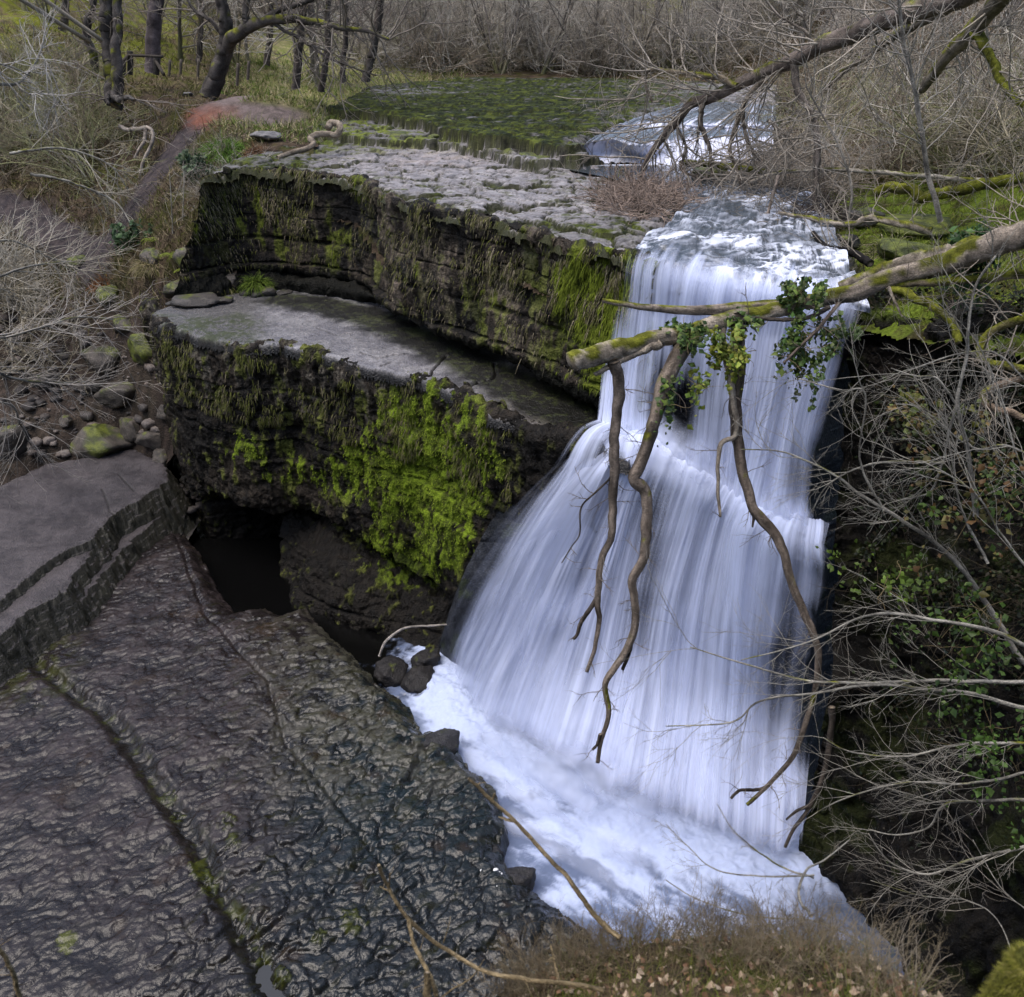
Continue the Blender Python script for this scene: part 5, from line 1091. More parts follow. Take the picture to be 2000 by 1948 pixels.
woody('sapling', 'thin bare sapling arching left of the pale sapling', 'sapling', [
 dict(pts=[(1655,435,17.4),(1664,380,17.4),(1655,330,17.5),(1632,270,17.6),(1600,215,17.8),(1575,170,18)], w0=6, w1=3, base=(0.26,0.235,0.2), seed=45, k=7)], dict(n=24, L=1.2, r=0.012, levels=TW2, t0=0.3), seed=56, col=(0.32, 0.29, 0.25))
for (lab, pts, w0, w1, base, amt, sd_) in [
 ('long pale fallen pole with lichen lying above the mossy bank', [(2060,340,16),(2000,348,16.5),(1925,353,17),(1815,346,17.8),(1704,336,18.6),(1612,333,19.4),(1521,338,20),(1465,357,20.3)], 10, 5, (0.36,0.32,0.26), 0.25, 61),
 ('thick crooked moss covered log below the pale pole', [(2060,338,15.8),(1980,352,16.2),(1906,366,16.5),(1850,378,16.8),(1800,386,17),(1775,370,17.2),(1735,368,17.4),(1712,377,17.5)], 22, 17, (0.13,0.12,0.05), 0.85, 62),
 ('broken pale dead branch with moss at the edge of the rapids', [(1820,452,15.4),(1760,440,15.8),(1700,428,16.2),(1668,437,16.4),(1631,437,16.7),(1576,426,17.2),(1521,417,17.8)], 14, 5, (0.34,0.29,0.23), 0.4, 63),
 ('black waterlogged branch snagged at the right edge of the rapids', [(1700,515,14.2),(1660,492,14.8),(1625,487,15.1),(1600,470,15.6),(1588,455,16)], 16, 8, (0.018,0.016,0.015), 0.0, 64),
 ('dead stick hanging out of the twig pile over the rapids', [(1520,345,18.6),(1510,380,18.3),(1500,420,18),(1505,440,17.8),(1499,462,17.6)], 8, 4, (0.2,0.165,0.14), 0.0, 65),
 ('mossy curving root loop on the right cliff edge', [(2060,600,9.6),(2000,622,9.8),(1950,640,10),(1920,668,10),(1915,700,9.9),(1945,712,9.7),(2020,722,9.3)], 17, 12, (0.16,0.14,0.06), 0.75, 66),
 ('second bent brown root below the mossy root loop', [(2010,735,9.4),(1960,750,9.5),(1922,768,9.5),(1925,790,9.4),(1960,805,9.2),(2030,820,9)], 14, 12, (0.22,0.165,0.12), 0.2, 67),
 ('mossy branch end poking in at the right edge above the ivy', [(2060,420,10.4),(1990,440,10.6),(1960,456,10.7)], 14, 8, (0.16,0.14,0.04), 0.9, 68),
 ('short log lying across the left end of the twig pile', [(1500,335,21.5),(1440,330,22),(1380,322,22.6),(1330,318,23.2)], 12, 10, (0.10,0.10,0.03), 0.8, 69)]:
    woody('fallen_branch', lab, 'branch', [dict(pts=pts, w0=w0, w1=w1, base=base, amt=amt, seed=sd_, k=10, n=90)], dict(n=18, L=0.9, r=0.01, levels=TW2), seed=sd_, col=(0.27, 0.235, 0.19), parts=['stem'])
# twig piles caught on the rocks (nobody could count the twigs)
def pile(name, label, cx, cy, rx, ry, Yc, n, col, seed, L=0.9, hz=0.5, zlift=0.0, r=0.009, ground=9.4):
    rs = R_(seed); a = rs.rand(n)*2*pi; q = np.sqrt(rs.rand(n)); P = PZ(cx+rx*q*np.cos(a), cy+ry*q*np.sin(a), np.full(n, ground)); P[:, 2] += rs.rand(n)*hz*(1-q)+zlift
    d = rs.normal(size=(n, 3)); d[:, 2] = np.abs(d[:, 2])*0.25+0.02
    lv = grow(rs, P, d, L*(0.5+rs.rand(n)), np.full(n, r), [dict(n=7, wander=0.2, up=(0, 0, -0.03), kids=3, t0=0.1, ang=50, len=0.5, rad=0.7, tip=0.4), dict(n=4, wander=0.25, tip=0.4)])
    V, f, C = twig_mesh(lv, col); c0 = P.mean(0); o = link(name, new_mesh(name, V-c0, f, C), M_TWIG); o.location = c0; props(o, label, 'twigs', kind='stuff'); return o
pile('twig_pile', 'reddish brown heap of dead twigs caught at the left edge of the rapids', 1262, 392, 105, 34, 20, 520, (0.25, 0.195, 0.16), 71, L=0.65, hz=0.4, r=0.013)
pile('twig_pile', 'grey heap of dead twigs below the fallen pole on the right', 1560, 352, 110, 26, 20, 620, (0.32, 0.275, 0.22), 72, L=1.3, hz=0.9, r=0.014)
pile('twig_pile', 'dark twigs trailing into the water right of the rapids', 1600, 420, 60, 18, 18, 150, (0.09, 0.075, 0.065), 73, L=0.9, hz=0.5)
# overhanging shrubs from the right, traced main stems
def shrub(label, stems, ntw, seed, L=1.1, col=(0.25, 0.235, 0.20), r=0.005, buds=True):
    mains = [dict(pts=s[0], w0=s[1], w1=s[2], base=(0.27, 0.255, 0.22), amt=0.1, seed=seed+i, k=6, n=60, rough=0.05, wob=0.7) for i, s in enumerate(stems)]
    e, L_ = woody('bare_shrub', label, 'shrub', mains, dict(n=ntw, L=L, r=r, t0=0.12, ang=35, updir=(-0.25, 0, -0.05), levels=[dict(n=9, wander=0.10, bend=0.04, kids=5, t0=0.15, ang=35, len=0.5, rad=0.7, tip=0.4), dict(n=7, wander=0.13, kids=4, t0=0.2, ang=35, len=0.45, rad=0.8, tip=0.5), dict(n=4, wander=0.18, tip=0.6)]), seed=seed, col=col, parts=['stem']*len(stems))
    return e
shrub('pale shrub arching from the right cliff across the middle of the fall', [
 ([(2060,1350,7.4),(2000,1293,7.6),(1903,1143,7.9),(1822,1058,8.1),(1726,996,8.3),(1675,962,8.4),(1631,929,8.5),(1535,885,8.6),(1447,878,8.7)], 13, 2),
 ([(1868,786,8.3),(1851,856,8.3),(1840,907,8.3),(1815,962,8.3),(1760,977,8.3)], 6, 3),
 ([(1840,905,8.2),(1790,902,8.2),(1750,902,8.3),(1690,910,8.4),(1620,945,8.5),(1586,1000,8.6)], 6, 2),
 ([(1726,996,8.3),(1680,900,8.4),(1690,770,8.5),(1640,762,8.6),(1560,740,8.8)], 5, 2)], 30, 81)
shrub('pale shrub with a forked stem growing up the right edge', [
 ([(1905,1010,7.8),(1890,880,7.9),(1870,790,8.0),(1888,700,8.1),(1892,640,8.1),(1905,560,8.2),(1945,500,8.2)], 10, 4),
 ([(1868,790,8.0),(1830,740,8.1),(1790,735,8.3),(1740,720,8.5)], 5, 2),
 ([(1930,1100,7.6),(1880,1000,7.8),(1860,900,7.9),(1840,760,8.1)], 6, 2),
 ([(2040,900,7.6),(1960,870,7.8),(1900,875,8.0),(1800,800,8.2),(1750,790,8.4)], 5, 2)], 26, 82, L=1.1)
shrub('shrub with two long whips arching over the lower fall', [
 ([(2060,1290,7.0),(1930,1230,7.2),(1822,1212,7.4),(1734,1198,7.6),(1668,1212,7.8),(1601,1245,7.9),(1535,1268,8.0),(1447,1290,8.1)], 9, 2),
 ([(2060,1336,6.9),(1940,1332,7.1),(1815,1330,7.3),(1616,1334,7.6),(1506,1312,7.8),(1348,1264,8.0)], 9, 2),
 ([(2060,1400,6.8),(1998,1382,6.9),(1901,1356,7.1),(1806,1346,7.3),(1714,1338,7.4),(1600,1352,7.6),(1483,1371,7.8),(1428,1411,7.9),(1300,1419,8.1)], 9, 2)], 36, 83)
shrub('low tangled shrub in front of the dark cliff at lower right', [
 ([(2060,1460,6.6),(1998,1452,6.7),(1868,1455,6.9),(1777,1477,7.0),(1667,1470,7.2),(1608,1441,7.3)], 7, 2),
 ([(2060,1560,6.5),(1998,1562,6.5),(1909,1565,6.7),(1843,1573,6.8),(1813,1617,6.8),(1747,1631,6.9),(1696,1620,7.0)], 8, 2),
 ([(2060,1640,6.2),(1998,1655,6.3),(1887,1683,6.4),(1813,1708,6.5),(1740,1686,6.6),(1696,1628,6.7)], 8, 2),
 ([(2040,1500,6.5),(1900,1530,6.7),(1760,1530,6.9),(1650,1560,7.0),(1590,1590,7.1)], 6, 2)], 40, 84)
shrub('fine dark twigs hanging in the shadow at the bottom right', [
 ([(1990,1900,4.5),(1950,1800,4.8),(1890,1760,5.0),(1800,1750,5.2),(1700,1720,5.4)], 3, 1),
 ([(2040,1800,4.6),(1960,1740,4.8),(1900,1640,5.1)], 3, 1)], 16, 85, L=0.8, r=0.004, col=(0.2, 0.18, 0.15))
shrub('grey shrub with straight shoots on the upper right cliff edge', [
 ([(2060,1050,7.6),(1990,900,7.8),(1950,760,8.0),(1900,650,8.2)], 5, 2),
 ([(2060,820,8.4),(1960,700,8.6),(1880,690,8.7),(1760,730,8.9)], 5, 2),
 ([(2060,1180,7.2),(1960,1050,7.5),(1900,960,7.7),(1800,900,7.9)], 6, 2)], 24, 86, L=1.1)
shrub('thin twiggy shrub rising from the near bank into view of the pool', [
 ([(1585,1790,3.0),(1560,1750,3.2),(1575,1700,3.3),(1610,1680,3.4),(1660,1640,3.5)], 7, 2),
 ([(1590,1715,3.3),(1520,1690,3.4),(1440,1630,3.5),(1400,1570,3.6)], 4, 1.5),
 ([(1590,1710,3.3),(1500,1712,3.3),(1400,1700,3.3),(1340,1650,3.4),(1300,1610,3.5)], 4, 1.5),
 ([(1700,1850,2.8),(1590,1800,3.0),(1470,1790,3.1),(1370,1760,3.2),(1300,1720,3.3)], 4, 2)], 14, 87, L=0.22, r=0.0018, col=(0.17, 0.15, 0.11))
woody('fallen_branch', 'dark dead branch hanging down the right side of the fall to the pool', 'branch', [dict(pts=[(1625,1380,8.9),(1623,1433,8.8),(1608,1514,8.6),(1579,1580,8.4),(1550,1620,8.3),(1533,1655,8.2)], w0=14, w1=6, base=DK, seed=91, k=8), dict(pts=[(1579,1575,8.4),(1555,1585,8.35),(1535,1602,8.3)], w0=7, w1=4, base=DK, seed=92, k=6, n=20)], None, parts=['stem', 'side_branch'])
# near sticks
for (lab, L_, sd_) in [
 ('knobbly brown stick slanting in front of the pool foam', [([(916,1520,3.1),(962,1565,3.05),(1002,1602,3.0),(1039,1639,2.95),(1075,1679,2.9),(1119,1727,2.8),(1156,1782,2.75),(1189,1815,2.7),(1212,1832,2.65)], 6, 11), ([(1004,1604,3.0),(988,1600,3.02),(974,1596,3.05)], 7, 3), ([(962,1563,3.05),(966,1550,3.05)], 4, 3), ([(932,1534,3.1),(938,1530,3.1)], 4, 3)], 93),
 ('long yellowish stick with thorny side shoots at the bottom centre', [([(740,1690,2.6),(760,1738,2.6),(797,1793,2.55),(855,1844,2.5),(936,1893,2.4),(987,1906,2.35),(1046,1915,2.3),(1112,1922,2.25),(1180,1935,2.2)], 7, 9), ([(762,1742,2.6),(742,1732,2.62)], 4, 2), ([(866,1842,2.5),(876,1810,2.52),(880,1790,2.55)], 2.5, 1), ([(760,1735,2.6),(762,1705,2.6)], 4, 2)], 94),
 ('forked stick rising beside the pale stub at the bottom edge', [([(797,1796,2.5),(811,1851,2.4),(833,1892,2.35),(850,1935,2.3),(862,1990,2.25)], 7, 10), ([(810,1850,2.4),(790,1838,2.42)], 3, 1)], 95),
 ('pale broken stub at the bottom edge', [([(834,1900,2.3),(836,1945,2.25),(838,1990,2.2)], 13, 17)], 96),
 ('upright pale stick in the near undergrowth', [([(1076,1846,2.5),(1083,1880,2.45),(1090,1912,2.4)], 4, 6)], 97),
 ('thin grey twig crossing the bottom sticks', [([(945,1875,2.4),(920,1910,2.4),(880,1935,2.4),(850,1960,2.4)], 2, 4)], 98),
 ('blurred pale stem in the bottom left corner', [([(-20,1835,2.0),(10,1870,2.0),(28,1910,2.0),(42,1960,2.0)], 8, 9)], 99)]:
    woody('stick', lab, 'stick', [dict(pts=p, w0=a, w1=b, base=(0.24, 0.185, 0.105), seed=sd_+i*3, k=9, n=60 if i == 0 else 14, rough=0.16, wob=0.5) for i, (p, a, b) in enumerate(L_)], dict(n=10, L=0.06, r=0.0016, levels=[dict(n=4, wander=0.15, tip=0.4)]), seed=sd_, col=(0.22, 0.17, 0.1), parts=['stem']+['side_shoot']*8)
# left side driftwood and hooks
woody('driftwood', 'twisting pale driftwood root lying on the mossy bed by the path', 'driftwood', [dict(pts=[(542,308,27.2),(572,298,27.6),(603,289,27.8),(612,280,28),(606,270,28.2),(622,262,28.4),(642,262,28.5),(655,264,28.5),(664,255,28.6),(662,243,28.8),(648,240,28.9),(640,252,28.7)], w0=9, w1=13, base=(0.26,0.215,0.165), seed=101, k=10, n=110, wob=0.2)], None, parts=['stem'])
woody('fallen_branch', 'pale hooked dead branch drooping over the dark gully on the left', 'branch', [dict(pts=[(232,248,34),(255,253,34),(287,250,33.8),(298,256,33.6),(298,275,33.4),(290,295,33.2),(278,320,33),(272,350,32.8)], w0=9, w1=5, base=(0.34,0.29,0.24), seed=103, k=8, n=80), dict(pts=[(285,252,33.8),(282,275,33.6),(270,295,33.4),(262,310,33.2)], w0=8, w1=4, base=(0.34,0.29,0.24), seed=104, k=8)], dict(n=12, L=1.2, r=0.012, levels=TW2), seed=105, col=(0.3, 0.27, 0.22), parts=['stem', 'branch'])
shrub('white barked twisted branch at the far left edge', [([(-40,160,26),(10,165,26.5),(40,158,27),(70,120,27.5),(85,80,28)], 9, 3), ([(80,105,27.4),(100,140,27.2),(115,180,27),(116,200,27)], 5, 2), ([(-40,120,26),(20,130,26.5),(60,150,27)], 4, 2), ([(30,162,26.8),(60,185,26.5),(85,178,26.4)], 4, 2)], 30, 106, L=1.6, r=0.014, col=(0.38, 0.36, 0.33))
shrub('pale arching whips above the grey slab on the left', [([(-60,700,19),(0,730,19.5),(60,745,20),(120,748,20.5),(170,745,21)], 7, 2), ([(-60,640,20),(0,660,20.5),(80,640,21),(150,620,21.5),(220,625,22)], 5, 2), ([(-60,780,18.5),(20,790,19),(40,830,19.3),(60,870,19.6)], 4, 2)], 46, 107, L=2.0, r=0.012, col=(0.36, 0.33, 0.29))
shrub('pale arching whips in the middle of the left slope', [([(-60,560,22),(0,540,22.5),(60,520,23),(140,510,24)], 6, 2), ([(-60,480,24),(20,470,24.5),(90,500,25),(160,540,25)], 5, 2), ([(60,340,29),(150,360,29),(230,400,29),(270,470,28)], 5, 2), ([(20,300,30),(120,290,30),(210,320,30),(250,370,30)], 5, 2)], 56, 108, L=2.2, r=0.016, col=(0.33, 0.30, 0.24))
woody('fallen_branch', 'curved bleached stick lying in the dark water under the mossy wall', 'branch', [dict(pts=[(741,1282,15.0),(752,1255,15.1),(775,1235,15.2),(798,1225,15.3),(850,1222,15.4),(905,1219,15.4)], w0=6, w1=3, base=(0.42,0.38,0.34), seed=109, k=8)], None, parts=['stem'])
woody('sapling', 'leafless twin stemmed sapling on the left knoll', 'sapling', [dict(pts=[(357,455,26.4),(358,400,26.4),(360,340,26.5)], w0=3, w1=1.5, base=(0.36,0.33,0.28), seed=110, k=6), dict(pts=[(339,480,26),(335,400,26),(331,340,26)], w0=3, w1=1.5, base=(0.36,0.33,0.28), seed=111, k=6), dict(pts=[(358,425,26.4),(385,405,26.5),(415,385,26.6)], w0=2.5, w1=1.5, base=(0.36,0.33,0.28), seed=112, k=6)], dict(n=16, L=0.8, r=0.008, levels=TW2), seed=113, col=(0.34, 0.31, 0.26), parts=['stem', 'stem', 'branch'])
# fence: posts and rails
def stickbox(name, p, q, r, col, parent, k=6):
    P = np.linspace(p, q, 6); V, f = tubes(P[None], np.full((1, 6), r), k, rn=1+0.15*R_(int(abs(p[0])*10)).rand(1, 6, k)); i = np.arange(k)
    V = np.concatenate([V, [P[-1]]]); e = np.stack([6*k-k+i, 6*k-k+(i+1) % k, np.full(k, 6*k)], -1)
    return add_part(name, parent, V, [f, e], np.array(col)*np.ones((len(V), 1)), M_BARK, smooth=False)
fe = empty('wooden_fence', PY(254, 140, 43).tolist()); props(fe, 'dark rough wooden post and rail fence behind the path', 'fence')
for a_, b_, y_ in [(254,100,43), (305,114,42.5), (240,120,42.7)]: stickbox('post', PY(a_, 146, y_), PY(a_, b_, y_), 0.12, (0.05, 0.045, 0.04), fe)
stickbox('rail', PY(236, 124, 42.7), PY(256, 104, 43), 0.07, (0.07, 0.06, 0.05), fe)
stickbox('rail', PY(250, 108, 42.9), PY(318, 111, 42.4), 0.06, (0.07, 0.06, 0.05), fe); stickbox('rail', PY(303, 118, 42.5), PY(320, 146, 41.8), 0.07, (0.07, 0.06, 0.05), fe)
for i, (x_, t_, b_, y_) in enumerate([(463,124,162,45),(484,120,150,47),(386,115,150,50),(330,118,148,50),(352,116,148,50.5),(420,112,140,54)]):
    e = empty('fence_post', PY(x_, b_, y_).tolist()); props(e, ['short leaning dark stump post right of the oak foot', 'thin upright post right of the oak in the meadow', 'thin pale wire fence post left of the oak', 'thin wire fence post nearest the broad trunk', 'thin wire fence post second from the broad trunk', 'far wire fence post directly behind the oak'][i], 'post', 'wire fence posts behind the meadow')
    stickbox('post', PY(x_, b_+6, y_), PY(x_+2, t_, y_), 0.07, (0.13, 0.11, 0.09), e)
for lab, a_, b_ in [('upper long thin wooden pole slanting across the top left', (60,-20,33), (200,80,34)), ('lower long thin wooden pole slanting across the top left', (10,-20,32), (175,82,34))]:
    e = empty('long_pole', PY(*a_).tolist()); props(e, lab, 'pole'); stickbox('pole', PY(*a_), PY(*b_), 0.07, (0.27, 0.235, 0.18), e)
# ================================================================== stones
def rock_mesh(seed, n=20, box=0.55, rough=0.22, moss=0.3, base=(0.10, 0.085, 0.07)):
    th_ = np.linspace(0, pi, n)[:, None]; ph = np.linspace(0, 2*pi, 2*n+1)[None]
    d = np.stack([np.sin(th_)*np.cos(ph), np.sin(th_)*np.sin(ph), np.cos(th_)+0*ph], -1)
    rs = R_(seed); A = np.linalg.qr(rs.normal(size=(3, 3)))[0]
    cuts = rs.normal(size=(9, 3)); cuts /= np.linalg.norm(cuts, axis=1, keepdims=True); cuts = np.concatenate([cuts, [[0, 0, 1], [0, 0, -1]], A[:2], -A[:2]]); hgt = rs.uniform(0.62, 0.95, len(cuts))
    r = np.min(np.where((d@cuts.T) > 0.05, hgt/np.maximum(d@cuts.T, 0.05), 9), -1); r = np.minimum(r, 1.15)
    V = d*r[..., None]; V[:, -1] = V[:, 0]; V[0] = V[0, 0]; V[-1] = V[-1, 0]
    V = V*(1+rough*fbm(V, 4, 1.7, 0.6, seed)+0.04*fbm(V*np.array([1, 1, 4]), 3, 3, 0.6, seed+1))[..., None]
    c = mixc(base, np.array(base)*0.5, ss(-0.2, 0.3, fbm(V, 4, 2.5, 0.6, seed+2)))
    c = mixc(c, mixc((0.045, 0.055, 0.012), (0.13, 0.15, 0.02), ss(-0.2, 0.2, fbm(V, 3, 4, 0.6, seed+4))), ss(0.0, 0.3, fbm(V, 4, 1.3, 0.6, seed+3)+0.4*V[..., 2]+moss-0.5))
    return grid_mesh('boulder', V, c, 0.6)
def rock(name, label, cat, px_, py__, w, h, seed, moss=0.3, base=(0.10, 0.085, 0.07), group=None, Y=None, z=None, flat=1.0, mesh=None, rot=0):
    if z is not None: p = PZ(px_, py__+h/2, z)
    elif Y is not None: p = PY(px_, py__+h/2, Y)
    else: p = hit(px_, py__+h/2)
    dd = depth(p); me = mesh or rock_mesh(seed, moss=moss, base=base); o = link(name, me, M_ROCK)
    sw = w/F*dd/2; sh = h/F*dd/2*0.95
    o.location = (p[0], p[1]+sw*0.4, p[2]+sh*0.6); o.scale = (sw, sw*0.9*flat, sh); o.rotation_euler = (0, 0, rot); props(o, label, cat, group); return o
B = [('big mossy block resting on the grey slab at the left', 192,862,112,88,0.5), ('square mossy boulder high in the rock fall left of the lower wall', 198,690,92,80,0.35), ('bright mossy boulder at the corner of the lower wall', 282,676,66,70,0.9),
 ('dark boulder below the square mossy one', 228,770,84,60,0.2), ('angular grey boulder above the slab corner', 262,832,56,60,0.15), ('tilted flat boulder touching the foot of the wall', 300,850,60,48,0.1), ('dark round boulder at the far left edge above the slab', 18,850,80,80,0.2),
 ('mossy boulder topped with rust coloured bracken', 214,572,58,56,0.7), ('mossy stone beside the dark path', 152,508,50,30,0.8), ('small pale block behind the big mossy block', 128,822,32,24,0.1), ('pale wedge of stone in the rock fall', 168,748,50,34,0.0),
 ('stone perched above the rock fall near the wall', 240,628,60,46,0.5), ('grey slab like boulder at the wall foot', 330,800,50,40,0.1), ('dark stone wedged between slab and wall', 318,890,50,44,0.1), ('low brown boulder on the left scree', 90,740,60,44,0.1),
 ('broken block under the ledge end', 322,700,56,50,0.4), ('grey rock lump on the knoll', 300,500,60,50,0.4), ('mossy outcrop under the knoll', 380,500,70,60,0.6), ('dark outcrop at the ledge end', 350,560,70,46,0.3), ('grey layered block at the back of the ledge', 440,548,70,36,0.15), ('low block leaning on the upper wall foot', 395,585,60,26,0.1)]
for i, (lab, x_, y_, w_, h_, mo) in enumerate(B): rock('boulder', lab, 'boulder', x_, y_, w_, h_, 500+i, mo, rot=i*1.3)
rock('boulder', 'low wet black rock nearest the bleached stick at the foot of the spray', 'boulder', 760, 1310, 70, 44, 530, 0.0, (0.02, 0.018, 0.018), z=0.0, rot=0.5)
rock('boulder', 'wet black rock half in foam at the foot of the spray', 'boulder', 815, 1325, 80, 46, 545, 0.0, (0.02, 0.018, 0.018), z=-0.05, rot=2.0)
rock('boulder', 'small wet black rock under the mossy wall by the spray', 'boulder', 835, 1285, 60, 40, 546, 0.0, (0.02, 0.018, 0.018), z=0.05, rot=4.0)
rock('boulder', 'wet dark boulder between platform and foam', 'boulder', 1012, 1712, 80, 72, 531, 0.0, (0.025, 0.024, 0.026), z=0.1)
rock('boulder', 'low wet rock under the bank edge by the foam', 'boulder', 955, 1672, 60, 50, 532, 0.0, (0.02, 0.02, 0.022), z=0.1)
rock('boulder', 'dark smooth rock rounding off the platform edge', 'boulder', 862, 1450, 100, 80, 533, 0.0, (0.03, 0.03, 0.034), z=0.15)
rock('boulder', 'mossy rock parting the upper cascade', 'boulder', 1222, 290, 60, 30, 534, 0.6, (0.04, 0.035, 0.03), z=9.45)
rock('boulder', 'dark mossy rock below the cascade', 'boulder', 1385, 334, 90, 34, 535, 0.7, (0.03, 0.025, 0.02), z=9.4)
rock('boulder', 'grey smooth stone on the mossy right bank', 'boulder', 1690, 420, 84, 50, 536, 0.35, (0.13, 0.115, 0.10))
rock('boulder', 'mossy capped rock right of the fall lip', 'boulder', 1745, 640, 120, 70, 537, 0.7, (0.04, 0.035, 0.03), Y=13.2)
rock('boulder', 'mossy ledge block behind the broken pale branch', 'boulder', 1800, 440, 150, 44, 538, 0.8, (0.06, 0.05, 0.04))
rock('boulder', 'mossy hump under the ivy bush on the right bank', 'boulder', 1780, 490, 130, 50, 539, 0.8, (0.06, 0.05, 0.04))
rock('boulder', 'dark wet rock at the right edge of the rapids', 'boulder', 1655, 470, 60, 40, 540, 0.2, (0.03, 0.028, 0.025))
rock('boulder', 'dark rock beside the cascade on the right bank', 'boulder', 1530, 300, 70, 50, 541, 0.4, (0.05, 0.045, 0.04))
rock('boulder', 'pointed grey stone on the far right hillside', 'boulder', 1298, 122, 24, 26, 542, 0.0, (0.12, 0.11, 0.11))
rock('boulder', 'low stone embedded in the path near the oak', 'boulder', 366, 183, 24, 9, 543, 0.0, (0.2, 0.19, 0.19))
rock('boulder', 'flat lichened rock at the end of the path', 'boulder', 520, 262, 60, 22, 544, 0.1, (0.2, 0.19, 0.185))
rs = R_(61); sm = [rock_mesh(600+i, 9, moss=0.0, base=b) for i, b in enumerate([(0.15, 0.12, 0.10), (0.10, 0.085, 0.075), (0.19, 0.16, 0.14), (0.07, 0.06, 0.055)])]
for i in range(170):
    t = rs.rand(); x_ = rs.uniform(-20, 330); y_ = rs.uniform(585+0.15*x_, 900 if x_ > 60 else 850); w_ = 7+22*rs.rand()**2
    rock('loose_stone', 'angular loose stone in the scree of the left bank', 'stone', x_, y_, w_*1.2, w_*0.8, 0, group='loose stones of the left scree', mesh=sm[rs.randint(4)], rot=rs.rand()*6)
for i in range(10):
    x_ = rs.uniform(330, 395); y_ = rs.uniform(905, 1000); rock('loose_stone', 'dark angular rubble stone at the foot of the lower wall', 'stone', x_, y_, rs.uniform(14, 34), rs.uniform(10, 22), 0, group='rubble at the foot of the lower wall', mesh=sm[3], rot=rs.rand()*6, z=0.65+0.02*max(0, 1000-y_)/5)
rs = R_(63); edges = [([(328,935),(276,972),(220,1003),(184,1047),(118,1080),(55,1128),(0,1172)], 1.45), ([(184,1062),(160,1108),(121,1153),(48,1195),(0,1240)], 1.2), ([(350,975),(310,1012),(225,1088),(200,1122),(160,1172),(90,1218),(0,1278)], 0.75)]
for ed, ze in edges:
    L_ = resample(pz(ed, ze), 6)[1:-1]
    for q_ in L_:
        px_, py__ = project(q_); w_ = rs.uniform(12, 30)
        rock('rock_block', 'dark broken block along the stepped edge of the grey slab', 'rock', float(px_)+rs.uniform(-4, 4), float(py__)+rs.uniform(-4, 4), w_*1.2, w_*0.75, 0, group='broken blocks along the slab edge', mesh=sm[3 if rs.rand() < .75 else 1], rot=rs.rand()*6, z=ze-0.15)
mk_ = [rock_mesh(620+i, 12, moss=m_, base=b_) for i, (m_, b_) in enumerate([(0.5, (0.045, 0.04, 0.034)), (0.2, (0.07, 0.062, 0.055)), (0.8, (0.04, 0.036, 0.03)), (0.0, (0.05, 0.045, 0.04))])]
rs = R_(66)
for i in range(11):
    t = rs.rand(); x_ = 322+t*250; y_ = 600-t*34+rs.uniform(-14, 8); w_ = rs.uniform(16, 70)
    rock('fallen_block', 'dark shaly block at the back left of the wet ledge', 'rock', x_, y_-w_*0.2, w_*1.3, w_*rs.uniform(0.35, 0.8), 0, group='shaly blocks at the back of the ledge', mesh=mk_[rs.choice([1, 3, 3, 0])], rot=rs.rand()*6, z=6.3)
for ed, ze, lab_ in [([(640,266),(760,272),(871,278),(962,296),(1036,314),(1080,318),(1130,310)], 9.42, 'low mossy block along the front step of the river bed'), ([(665,213),(760,223),(871,249),(925,263),(1000,269),(1080,283),(1125,292)], 9.64, 'dark mossy block along the rear step of the river bed')]:
    for q_ in resample(pz(ed, ze), 26):
        px_, py__ = project(q_); w_ = rs.uniform(16, 34)
        rock('step_block', lab_, 'rock', float(px_)+rs.uniform(-8, 8), float(py__)-w_*0.3, w_*1.5, w_*0.5, 0, group=lab_.replace('block', 'blocks'), mesh=mk_[rs.choice([0, 0, 2, 3])], rot=rs.rand()*6, z=ze+0.08)
# foam scraps by the platform edge
rs = R_(62)
for i, (x_, y_, s_) in enumerate([(948,1690,12),(965,1702,16),(980,1712,10),(955,1722,12),(975,1708,9),(970,1735,13),(940,1703,7)]):
    p = PZ(x_, y_, 0.56); V = []; s_ *= 0.62; n_ = 9; a_ = np.arange(n_)*2*pi/n_; rr_ = s_/F*depth(p)*(0.5+0.7*rs.rand(n_))
    ring = np.stack([p[0]+np.cos(a_)*rr_, p[1]+np.sin(a_)*rr_*1.3, np.full(n_, p[2])], -1); V = np.concatenate([ring, ring*[1, 1, 1]+[0, 0, 0.03], [p+np.array([0, 0, 0.07])]])
    V[n_:2*n_, :2] = p[:2]+(V[n_:2*n_, :2]-p[:2])*0.7; j = np.arange(n_); f4 = np.stack([j, (j+1) % n_, n_+(j+1) % n_, n_+j], -1); f3 = np.stack([n_+j, n_+(j+1) % n_, np.full(n_, 2*n_)], -1)
    o = link('foam_scrap', new_mesh('foam_scrap', V-p, [f4, f3], (0.8, 0.8, 0.8), 0.6), M_FOAM); o.location = p; props(o, 'small white scrap of foam on the wet platform edge', 'foam', 'foam scraps on the platform edge')
# ================================================================== growth
def stuff(name, V, f, C, mat, label, cat):
    c0 = V.mean(0); o = link(name, new_mesh(name, V-c0, f, C), mat); o.location = c0; props(o, label, cat, kind='stuff'); return o
